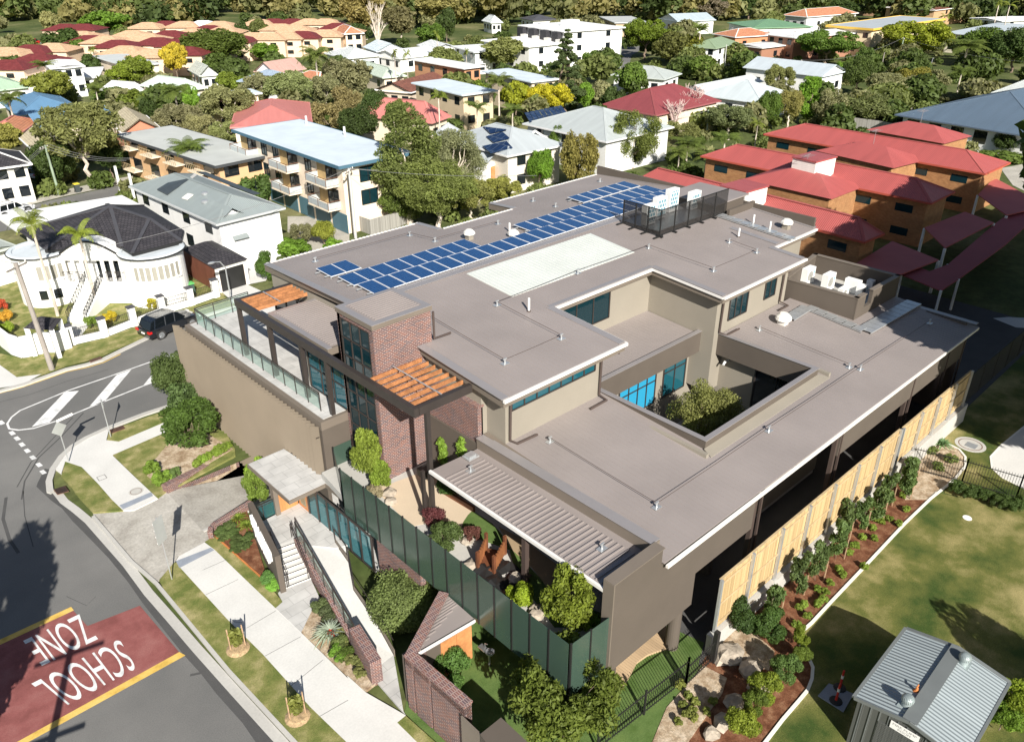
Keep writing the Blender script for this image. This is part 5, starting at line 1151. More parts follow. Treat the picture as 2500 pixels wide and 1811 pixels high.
def sign(base,h,panels,label,name='street_sign',r=.03):
 t=thing(name,label,'sign',base,'street signs on grey poles');x,y=base[0],base[1]
 f=MB();f.cyl(x,y,0,h,r,n=10);f.build('pole',M['galv'],t)
 for(shape,w_,hh,zc_,ang,nm,mt)in panels:
  c_,s_=cos(ang),sin(ang);f=MB()
  if shape=='rect':P=[(-w_/2,-hh/2),(w_/2,-hh/2),(w_/2,hh/2),(-w_/2,hh/2)]
  elif shape=='arm':P=[(0,-hh/2),(w_,-hh/2),(w_,hh/2),(0,hh/2)]
  elif shape=='diamond':P=[(0,-w_/2),(w_/2,0),(0,w_/2),(-w_/2,0)]
  else:P=[(0,-hh/2),(w_/2,hh/2),(-w_/2,hh/2)]
  off=.035;k=[]
  for s in(0,.012):k.append([(x+u*c_-(-off-s)*s_,y+u*s_+(-off-s)*c_,zc_+v)for u,v in P])
  f.face(k[0]);f.face(k[1][::-1])
  for i in range(len(P)):j=(i+1)%len(P);f.face([k[0][i],k[1][i],k[1][j],k[0][j]])
  pn=f.build(nm,M[mt],t)
  if shape=='rect' and hh>.8:
   for q in range(4):
    zz=zc_-hh/2+.12+q*(hh-.24)/3;f=MB();f.bar((x-w_/2*c_+.02*s_,y-w_/2*s_-.02*c_,zz),(x+w_/2*c_+.02*s_,y+w_/2*s_-.02*c_,zz),.03,.05);f.build('bracket',M['white'],pn)
 return t
b=at(7,1115,600);sign((b.x,b.y),3.75,[('rect',.62,1.35,3.05,.5,'sign_panel','signback')],'tall sign seen from behind on a leaning shadow casting pole by the driveway')
b=at(4,448,1405);sign((b.x,b.y),2.9,[('diamond',.95,.95,2.35,.35,'sign_panel','signback'),('arm',.95,.16,2.86,.25,'street_name_blade','white')],'diamond sign back with a white street name blade at the street corner')
b=at(4,720,1245);sign((b.x,b.y),2.7,[('tri',.75,.65,2.4,1.4,'sign_panel','signback')],'triangular give way sign back on the pole beside the stormwater grate')
def grate(c,q,z,label):
 t=thing('stormwater_grate',label,'grate',at(c,*q[0],z),'stormwater grates');P=[a2(c,x,y,z)for x,y in q]
 f=MB();f.prism(P,z-.03,z);f.build('frame',M['rustdark'],t);a,b_,c_,d_=[Vector(p)for p in P]
 f=MB()
 for i in range(1,12):u=i/12;p0,p1=a.lerp(b_,u),d_.lerp(c_,u);f.bar((p0.x,p0.y,z+.012),(p1.x,p1.y,z+.012),.025,.02)
 f.build('bars',M['black'],t)
grate(4,((575,740),(650,715),(662,728),(585,755)),.14,'rusty stormwater grate set in the far kerb of the side street')
grate(4,((705,1190),(795,1160),(810,1180),(720,1212)),.15,'rusty stormwater grate at the corner beside the triangular sign')
grate(7,((345,10),(420,-15),(445,20),(370,42)),.14,'rusty stormwater grate in the kerb beside the grass verge')
def disc(c,x,y,r_,z,m,label,cat='cover',name='manhole_cover',ring=True):
 p=at(c,x,y,z);t=thing(name,label,cat,(p.x,p.y,z));f=MB();f.lathe(p.x,p.y,[(.001,z+.008),(r_,z+.008),(r_+.01,z-.01)],28);f.build('cover',M[m],t)
 if ring:f=MB();f.lathe(p.x,p.y,[(r_*.72,z+.012),(r_*.78,z+.012)],28);f.build('ring',M['rustdark'],t)
disc(7,880,22,.38,.10,'concrete','round inspection cover in the pale footpath slab near the driveway')
disc(6,1905,1285,.85,.01,'concrete','large round concrete cover with a grate on the upper lawn');p=at(6,1912,1290,.03);f=MB();f.box(p.x-.3,p.x+.3,p.y-.3,p.y+.3,.019,.03);tag(f.build('drain_grate',M['galv']),'square steel grate in the middle of the large concrete cover','grate')
disc(9,1885,192,.22,.01,'white','small white round lid lying in the lower lawn','lid','lid',False)
f=MB();P=[at(4,*q,.105)for q in((625,1497),(675,1478),(692,1500),(642,1520))];
for i in range(4):f.bar(P[i],P[(i+1)%4],.03,.008)
tag(f.build('pit_lid',M['asphalt']),'square pit lid outline in the footpath slab by the corner lawn','pit lid')
TF=thing('timber_fence','near run of pale timber paling fence on the concrete wall','fence',(24,12.5,.9),'runs of the timber paling fence')
TF2=thing('timber_fence','far run of pale timber paling fence that steps up behind the pool fence','fence',(36,12.5,.9),'runs of the timber paling fence')
xa=aty(9,290,595,12.55);x0=xa.x;xm=aty(6,1440,1240,12.55).x;x1=aty(6,1905,835,12.55).x
def fence_run(par,xs,xe,zb,zt,bay=2.45,dirn=1,yy=12.55):
 n=max(1,round((xe-xs)/bay));b=(xe-xs)/n
 for i in range(n+1):
  x=xs+b*i;f=MB();f.box(x-.06,x+.06,yy-.13,yy-.01,zb,zt+.03);f.build('post',M['galv'],par)
 for i in range(n):
  f=MB();x=xs+b*i+.03;q=random.Random(i)
  while x<xs+b*(i+1)-.05:
   f.box(x,x+.088,yy+.012+q.uniform(-.003,.003),yy+.03,zb+.05,zt-.02+q.uniform(-.015,.01));x+=.094
  f.build('paling',M['paling'],par)
  f=MB()
  for z in(zb+.35,(zb+zt)/2,zt-.3):f.bar((xs+b*i,yy-.02,z),(xs+b*(i+1),yy-.02,z),.045,.075)
  f.build('rail',M['palrail'],par)
  f=MB();f.bar((xs+b*i,yy+.02,zt+.01),(xs+b*(i+1),yy+.02,zt+.01),.1,.035);f.build('capping',M['palrail'],par)
fence_run(TF,x0,xm,.92,xa.z)
zt2=aty(6,1452,1195,12.55).z
fence_run(TF2,xm+.35,x1,1.3,zt2,2.4)
f=MB();f.box(x0-.35,xm+.2,12.35,12.6,0,.9);f.box(xm+.2,x1+.6,12.35,12.6,0,1.28);f.box(x0-.35,x0-.1,12.34,12.61,.9,1.02);tag(f.build('retaining_wall',M['concrete']),'low grey concrete wall under the timber paling fence','retaining wall')
f=MB();xx=x1+.3
GF=thing('mesh_fence','dark mesh fence continuing into the shade past the timber fence','fence',(x1,12.55,1.28))
for i in range(12):
 f=MB();f.bar((xx+i*2.4,12.55,1.28),(xx+i*2.4,12.55,3.3),.05,.05);f.build('post',M['black'],GF)
f=MB();f.bar((xx,12.55,3.3),(xx+27,12.55,3.3),.05,.05);f.face([(xx,12.55,1.3),(xx+27,12.55,1.3),(xx+27,12.55,3.3),(xx,12.55,3.3)]);f.build('mesh_panel',M['perf'],GF)
sp=((9,640,720),(9,800,560),(9,930,470),(9,1065,330),(9,1100,210),(9,1210,150),(9,1320,90),(6,1380,1560),(6,1500,1520),(6,1530,1440))
names=('first leafy garden tree along the timber fence, counting from the camera','second leafy garden tree along the timber fence','third leafy garden tree along the timber fence, with a pale stake','fourth leafy garden tree along the timber fence','fifth leafy garden tree along the timber fence','sixth leafy garden tree along the timber fence','seventh leafy garden tree along the timber fence','eighth leafy garden tree, near the end of the lower fence run','leafy garden tree standing by the pool fence corner','last leafy garden tree in the corner between both fences')
for(c,x,y),lb in zip(sp,names):
 p=at(c,x,y,1.2);t=plant('sapling.1',p.x,p.y,1.9+.5*rnd.random(),.95+.25*rnd.random(),(.075,.11,.035),lb,'tree','young garden trees along the timber fence',name='garden_tree')
 f=MB();f.bar((p.x+.25,p.y-.3,0),(p.x+.25,p.y-.3,1.2),.05,.04);tag(f.build('stake',M['stake']),'pale timber stake beside the '+lb.split(',')[0],'stake','timber stakes of the garden trees')
for c,x,y,h,w_,col,lb in((9,450,900,1.6,2.2,DARK,'big dark bush spilling over the near end of the concrete wall'),(9,620,960,1.5,2.0,(.05,.085,.02),'dark bush beside the tan pebbles, right of the wall end'),(9,810,1010,1.1,1.0,(.13,.16,.02),'yellow green bush inside the bend of the white edging'),(9,800,1110,1.0,1.1,(.09,.13,.02),'small bush below the yellow green one in the edging bend'),(9,700,1240,1.4,1.6,(.07,.11,.03),'dark green bush left of the red safety posts'),(9,560,1370,1.5,1.7,(.13,.155,.02),'yellow green bush in the middle of the lower bed'),(9,420,1570,1.5,1.7,(.14,.17,.02),'yellow green bush lowest in the bed beside the edging'),(9,500,1450,1.2,1.3,(.09,.12,.02),'green bush between the two yellow green bushes')):
 G('shrub.0',c,x,y,.4,h*.85,w_*.85,col,lb)
q=random.Random(12)
for i in range(26):
 u=i/25;x,y=760+u*700+q.uniform(-20,60),880-u*780+q.uniform(-110,90)
 G('shrub.2',9,x,y,.02,.35,.45,(.14,.19,.03),'strappy light green tuft in the bark mulch, %s from the near end'%ORD[i],'grass_tuft','grass tuft','strappy tufts in the bark mulch')
for i in range(12):
 x,y=60+q.uniform(-50,230),1300+q.uniform(-120,300)
 G('shrub.2',9,x,y,.02,.35,.4,(.15,.17,.04),'pale green tuft on the pebble slope at the picture foot, %s in the patch'%ORD[i],'grass_tuft','grass tuft','tufts on the lower pebble slope')
rocks(9,[(330,1090),(480,1190),(540,1290)],.55,0,['long sandstone block just below the tan pebbles','dark wet sandstone block behind the bushes','lower sandstone block between the dark bushes'],'sandstone blocks in the lower bed')
rocks(9,[(380,1400),(300,1530),(230,1600)],.38,0,['upper pale rock edging the lower bed','middle pale rock edging the lower bed','lowest pale rock edging the lower bed'],'sandstone blocks in the lower bed')
def picket(label,P,h,step=.13,grp='black picket fences',z0=0.):
 t=thing('picket_fence',label,'fence',P[0],grp)
 for a,b in zip(P,P[1:]):
  a,b=Vector(a),Vector(b);L=(b-a).length;n=int(L/step);f=MB()
  for i in range(n+1):
   p=a.lerp(b,i/n);f.bar((p.x,p.y,z0+.08),(p.x,p.y,z0+h),.018,.018)
  for z in(.18,h-.15):f.bar((a.x,a.y,z0+z),(b.x,b.y,z0+z),.035,.035)
  f.build('pickets',M['black'],t)
  m_=max(1,round(L/2.6))
  for i in range(m_+1):p=a.lerp(b,i/m_);f=MB();f.box(p.x-.035,p.x+.035,p.y-.035,p.y+.035,z0,z0+h+.08);f.build('post',M['black'],t)
picket('black picket fence crossing the top of the lower lawn',[a2(6,1475,1278,1.6),a2(6,1895,1383,1.6),a2(6,2252,1485,1.6),a2(6,2700,1610,1.6)],1.6)
picket('black picket fence around the turf below the fin wall',[a2(8,1680,1700,0),a2(8,2252,1250,0),a2(9,60,1290,0),a2(9,235,1125,0)],1.3)
f=MB();p=a2(9,240,1120);f.box(p[0]-.1,p[0]+.1,p[1]-.1,p[1]+.1,0,1.7);tag(f.build('gate_post',M['black']),'thick black gate post at the end of the concrete wall','post')
for i in range(9):
 x,y=1800+i*55,1610+i*12+q.uniform(-20,20);G('shrub.1',6,x,y,.1,.7,.9,(.05,.08,.02),'dark low shrub at the foot of the black picket fence, %s from the left'%ORD[i],group='shrubs along the picket fence')
p=at(6,1720,1290,.05);spiky(p.x,p.y,.75,.7,36,(.12,.20,.09),'blue green agave in the curved bed behind the picket fence','agave',.05,.06)
for c,x,y,lb in((6,1640,1340,'small olive bush left of the agave'),(6,1770,1400,'small olive bush below the agave'),(6,1700,1450,'small olive bush in the middle of the curved bed')):
 G('shrub.2',c,x,y,.05,.5,.8,(.12,.15,.04),lb)
A,B,C=at(9,1155,1350,2.45),at(9,1490,906,2.45),at(9,2165,1252,2.45)
ex=Vector((B.x-A.x,B.y-A.y));Ls=ex.length;ex.normalize();ey=Vector((ex.y,-ex.x));Ws=Vector((C.x-B.x,C.y-B.y)).dot(ey)
SH=thing('metal_shed','grey corrugated metal shed with two round turbine vents and a white sign','shed',(A.x,A.y,0))
def sp_(u,v,z):q=Vector((A.x,A.y))+ex*u+ey*v;return(q.x,q.y,z)
zr_=2.45+.36
f=MB();f.face([sp_(0,0,2.45),sp_(0,Ws/2,zr_),sp_(Ls,Ws/2,zr_),sp_(Ls,0,2.45)]);f.face([sp_(0,Ws/2,zr_),sp_(0,Ws,2.45),sp_(Ls,Ws,2.45),sp_(Ls,Ws/2,zr_)])
f.v+=[(x,y,z-.05)for x,y,z in f.v];f.f+=[tuple(reversed([i+8 for i in q_]))for q_ in f.f[:2]];f.m+=[0,0]
o=f.build('roof',M['ribroof'],SH);o.color=(.30,.345,.36,1)
f=MB();f.bar(sp_(0,Ws/2,zr_+.03),sp_(Ls,Ws/2,zr_+.03),.5,.03);f.build('ridge_cap',M['shedtrim'],SH)
f=MB();f.bar(sp_(-.02,-.02,2.43),sp_(Ls,-.02,2.43),.12,.1);f.bar(sp_(-.03,0,2.42),sp_(-.03,Ws/2,zr_-.03),.04,.14);f.bar(sp_(-.03,Ws/2,zr_-.03),sp_(-.03,Ws,2.42),.04,.14);f.bar(sp_(Ls,0,2.45),sp_(Ls,Ws/2,zr_),.16,.05);f.bar(sp_(Ls,Ws/2,zr_),sp_(Ls,Ws,2.45),.16,.05);f.bar(sp_(0,Ws,2.43),sp_(Ls,Ws,2.43),.1,.1);f.build('trim',M['shedtrim'],SH)
f=MB();w0_=.12
P=[sp_(w0_,w0_,0),sp_(w0_,Ws-w0_,0),sp_(Ls-w0_,Ws-w0_,0),sp_(Ls-w0_,w0_,0)]
for i in range(4):
 a,b=P[i],P[(i+1)%4];f.face([a,b,(b[0],b[1],2.4),(a[0],a[1],2.4)])
f.face([sp_(w0_,w0_,2.4),sp_(w0_,Ws/2,zr_-.06),sp_(w0_,Ws-w0_,2.4)]);f.face([sp_(Ls-w0_,w0_,2.4),sp_(Ls-w0_,Ws-w0_,2.4),sp_(Ls-w0_,Ws/2,zr_-.06)])
f.build('wall',M['shedwall'],SH)
f=MB();v=.3
while v<Ws-.2:f.bar(sp_(w0_-.015,v,0),sp_(w0_-.015,v,2.4),.03,.03);v+=.32
u=.3
while u<Ls-.2:f.bar(sp_(u,w0_-.015,0),sp_(u,w0_-.015,2.4),.03,.03);u+=.32
f.build('wall_rib',M['shedtrim'],SH)
f=MB();f.prism([sp_(w0_-.04,.95,0)[:2],sp_(w0_-.04,Ws-.5,0)[:2],sp_(w0_-.01,Ws-.5,0)[:2],sp_(w0_-.01,.95,0)[:2]],0,1.95)
for k in range(24):f.bar(sp_(w0_-.045,.97,.05+k*.08),sp_(w0_-.045,Ws-.52,.05+k*.08),.02,.03)
f.build('roller_door',M['shedwall'],SH)
sx,sy=1.35,2.35;f=MB();f.prism([sp_(w0_-.06,sx,0)[:2],sp_(w0_-.06,sy,0)[:2],sp_(w0_-.04,sy,0)[:2],sp_(w0_-.04,sx,0)[:2]],2.0,2.33);sg=f.build('sign',M['white'],SH)
text_quad('lettering','FIRE PUMP',[sp_(w0_-.063,sx+.08,2.19),sp_(w0_-.063,sy-.08,2.19),sp_(w0_-.063,sy-.08,2.29),sp_(w0_-.063,sx+.08,2.29)],'signgrey',sg)
text_quad('lettering','ROOM',[sp_(w0_-.063,sx+.28,2.05),sp_(w0_-.063,sy-.28,2.05),sp_(w0_-.063,sy-.28,2.15),sp_(w0_-.063,sx+.28,2.15)],'signgrey',sg)
def turbine(c,x,y,lb):
 p=at(c,x,y,2.75);t=thing('turbine_vent',lb,'roof vent',(p.x,p.y,2.65),'turbine vents on the shed roof')
 f=MB();f.cyl(p.x,p.y,2.6,2.95,.17,n=20);f.build('throat',M['shedgal'],t)
 f=MB();f.box(p.x-.24,p.x+.24,p.y-.24,p.y+.24,2.64,2.72);f.build('flashing',M['shedgal'],t)
 f=MB();k=20
 for i in range(k):
  a=2*pi*i/k
  for j in range(7):
   t0,t1=j/7*pi*.62,(j+1)/7*pi*.62
   def Q(t_,da):return(p.x+.23*sin(t_+.02)*cos(a+da+t_*.35),p.y+.23*sin(t_+.02)*sin(a+da+t_*.35),3.03+.2*cos(t_))
   f.face([Q(t0,0),Q(t1,0),Q(t1,.22),Q(t0,.22)])
 f.lathe(p.x,p.y,[(.2,2.93),(.215,3.03),(.19,3.12),(.1,3.19),(.01,3.2)],20);f.build('vane',M['shedgal'],t)
turbine(9,1490,1400,'round turbine vent on the shed roof nearer the camera');turbine(9,1860,1130,'round turbine vent at the far end of the shed ridge')
p=at(9,1555,1310,2.75);f=MB();f.lathe(p.x,p.y,[(.13,2.72),(.06,2.8),(.04,2.95)],10);f.tube([(p.x-.08,p.y,2.95),(p.x+.08,p.y,3.0)],.025,6);tag(f.build('roof_bracket',M['rust']),'little rusty bracket beside the shed ridge cap','bracket')
for i,(x,y,lb)in enumerate(((1035,1375,'red safety post standing nearer on the grey slab'),(1060,1290,'red safety post standing farther back on the grey slab'))):
 p=at(9,x,y,.08);t=thing('safety_post',lb,'safety post',(p.x,p.y,.08),'red safety posts by the shed')
 f=MB();f.lathe(p.x,p.y,[(.01,.14),(.22,.13),(.26,.08)],12);f.build('base',M['rubberdark'],t)
 f=MB();f.cyl(p.x,p.y,.13,1.05,.05,.04,12);f.build('post',M['safetyred'],t)
 f=MB();f.cyl(p.x,p.y,.62,.78,.053,n=12);f.build('band',M['white'],t)
tag(sheet('concrete_slab',[a2(9,x,y,.06)for x,y in((990,1262),(1150,1330),(1085,1445),(920,1340))],.07,'bluepave',th=.06),'grey slab on the lawn under the red safety posts','slab')
G('bigleaf.1',9,2150,1480,.2,1.7,2.2,(.15,.19,.02),'big strappy yellow green plant beside the right wall of the shed')
G('bigleaf.1',9,2090,1560,.2,1.3,1.6,(.10,.16,.02),'darker strappy plant below it at the shed corner')
bl=blobcloud(77,70,6.5,10,19,1.3,2.4);FM=crown_mesh('crown',bl,11000,.8,77);TW=woody(7,19,6.5,9,.5,10,bl);to=TW.build('trunk',M['bark']);TM=to.data;bpy.data.objects.remove(to)
for i,(x,y)in enumerate(((57,15),(57,23),(66,19),(66,28),(75,24),(75,32),(84,31),(84,22),(93,28))):  # unseen trees, placed so their crowns shade the far roof end and units
 t=thing('unseen_shade_tree','tall unseen tree placed for shade outside the right edge, number %s in its row'%['one','two','three','four','five','six','seven','eight','nine'][i],'tree',(x-10.3,y-21.4,0),'unseen shade trees outside the frame');t.rotation_euler[2]=i
 for nm_,m_ in(('trunk',TM),('crown',FM)):o=bpy.data.objects.new(nm_,m_);COL.objects.link(o);o.parent=t;o.color=(.05,.08,.02,1)
def rect3(A,B,C):
 a,b,c=Vector(A[:2]),Vector(B[:2]),Vector(C[:2]);ex=(b-a).normalized();L=(b-a).length;ey=Vector((-ex.y,ex.x));W=(c-b).dot(ey)
 if W<0:ey=-ey;W=-W
 return a,ex,ey,L,W
HR=[]
def house(name,label,c,A,B,C,h,rise,typ,rm,rc,wm='plain',wc=(.75,.73,.68),det=1,oh=.5,cat='house',group=None,win=(3,2),fas=None,ridge=None,glass='glassdark',wh=(1.3,1.2),zb=0.,th=.18,lift=0.,k_=1.):
 """building from three eave corners seen in the picture; hip, gable, flat or mono roof"""
 if k_!=1.:h*=k_;rise*=k_
 p=[at(c,*q,h)for q in(A,B,C)];a,ex,ey,L,W=rect3(*p)
 if ex.x*ey.y-ex.y*ey.x<0:a=a+ex*L;ex=-ex
 P=lambda u,v,z:(a.x+ex.x*u+ey.x*v,a.y+ex.y*u+ey.y*v,z)
 t=thing(name,label,cat,P(L/2,W/2,zb),group);HR.append((a.x,a.y,ex.x,ex.y,ey.x,ey.y,L,W))
 col=lambda o,c_:setattr(o,'color',(*c_,1))
 f=MB();long_x=(L>=W)if ridge is None else ridge=='x'
 if typ=='flat':f.prism([P(0,0,0)[:2],P(L,0,0)[:2],P(L,W,0)[:2],P(0,W,0)[:2]],h-.02,h+.08)
 elif typ=='mono':
  q=[P(0,0,h),P(L,0,h),P(L,W,h+rise),P(0,W,h+rise)];f.face(q);f.face([(x,y,z-.1)for x,y,z in q][::-1])
 else:
  q=[P(0,0,h),P(L,0,h),P(L,W,h),P(0,W,h)]
  if long_x:
   m_=W/2 if typ=='hip' else 0;r0,r1=P(min(m_,L/2-.01),W/2,h+rise),P(max(L-m_,L/2+.01),W/2,h+rise)
   F=[[q[0],q[1],r1,r0],[q[2],q[3],r0,r1]];E=[[q[1],q[2],r1],[q[3],q[0],r0]]
  else:
   m_=L/2 if typ=='hip' else 0;r0,r1=P(L/2,min(m_,W/2-.01),h+rise),P(L/2,max(W-m_,W/2+.01),h+rise)
   F=[[q[1],q[2],r1,r0],[q[3],q[0],r0,r1]];E=[[q[0],q[1],r0],[q[2],q[3],r1]]
  if typ=='hip':F+=E
  for k in F:f.face(k)
  for k in F:f.face([(x,y,z-.12)for x,y,z in k][::-1])
 ro=f.build('roof',M[rm],t);col(ro,rc)
 f=MB();g=.12
 e=[P(-.02,-.02,h-.06),P(L+.02,-.02,h-.06),P(L+.02,W+.02,h-.06),P(-.02,W+.02,h-.06)]
 ed=[(0,1),(1,2),(2,3),(3,0)]
 for i,j in ed:
  if typ=='mono':break
  f.bar(e[i],e[j],g,th)
 if f.f:fo=f.build('gutter',M['plain'],ro);col(fo,fas if fas else tuple(min(.85,x*1.1+.03)for x in rc))
 if typ=='hip' and det>0:
  f=MB();f.bar(r0,r1,.3,.05)
  for k,r in((0,r0),(3,r0),(1,r1),(2,r1))if long_x else((0,r0),(1,r0),(2,r1),(3,r1)):f.bar(q[k],r,.25,.05)
  fo=f.build('ridge_cap',M['plain'],ro);col(fo,tuple(x*.9 for x in rc))
 o_=min(oh,L*.2,W*.2);f=MB();wp=[P(o_,o_,0)[:2],P(L-o_,o_,0)[:2],P(L-o_,W-o_,0)[:2],P(o_,W-o_,0)[:2]]
 f.prism(wp,zb,h-.05)
 if typ=='gable':
  for k in E:
   cx_=sum(v[0]for v in k)/3;cy_=sum(v[1]for v in k)/3;m0=Vector(P(L/2,W/2,0));sh=lambda v:(v[0]+(m0.x-cx_)/hypot(m0.x-cx_,m0.y-cy_)*o_*.9,v[1]+(m0.y-cy_)/hypot(m0.x-cx_,m0.y-cy_)*o_*.9,v[2]-.1)
   f.face([sh(v)for v in k])
 if typ=='mono':f.prism(wp,h-.2,lambda x,y:h-.12+rise*max(0,min(1,(Vector((x,y))-a).dot(ey)/W)))
 wo=f.build('wall',M[wm],t);col(wo,wc)
 st=max(1,round((h-zb)/2.9));cam2=Vector((0,0))
 sides=[(wp[0],wp[1],win[0]),(wp[1],wp[2],win[1]),(wp[2],wp[3],win[0]),(wp[3],wp[0],win[1])]
 for(s0,s1,n)in sides:
  s0,s1=Vector(s0),Vector(s1);d=(s1-s0).normalized();nn=Vector((d.y,-d.x))
  if nn.dot(cam2-(s0+s1)/2)<=0 or n==0:continue
  Ls=(s1-s0).length;ww=min(wh[0],Ls/n*.6)
  for fl in range(st):
   z0=zb+(h-zb)*(fl+.36)/st;z1=min(h-.3,z0+wh[1])
   for i in range(n):
    m_=s0+d*Ls*(i+.5)/n;w0=m_-d*ww/2;w1=m_+d*ww/2
    if det>=2:window(t,w0,w1,z0,z1,2,1,glass,'offwhite',.03,.06,nrm=nn)
    else:
     g_=MB();g_.prism([tuple(w0),tuple(w1),tuple(w1+nn*.04),tuple(w0+nn*.04)],z0,z1);g_.build('window',M[glass],t)
 t['_f']=0;del t['_f']
 return t,P,L,W,ex,ey
CREAM,WHITE,GREYR,REDR,PINKR,SKYR=(.74,.64,.50),(.80,.80,.78),(.34,.37,.37),(.41,.098,.09),(.52,.19,.17),(.56,.64,.70)
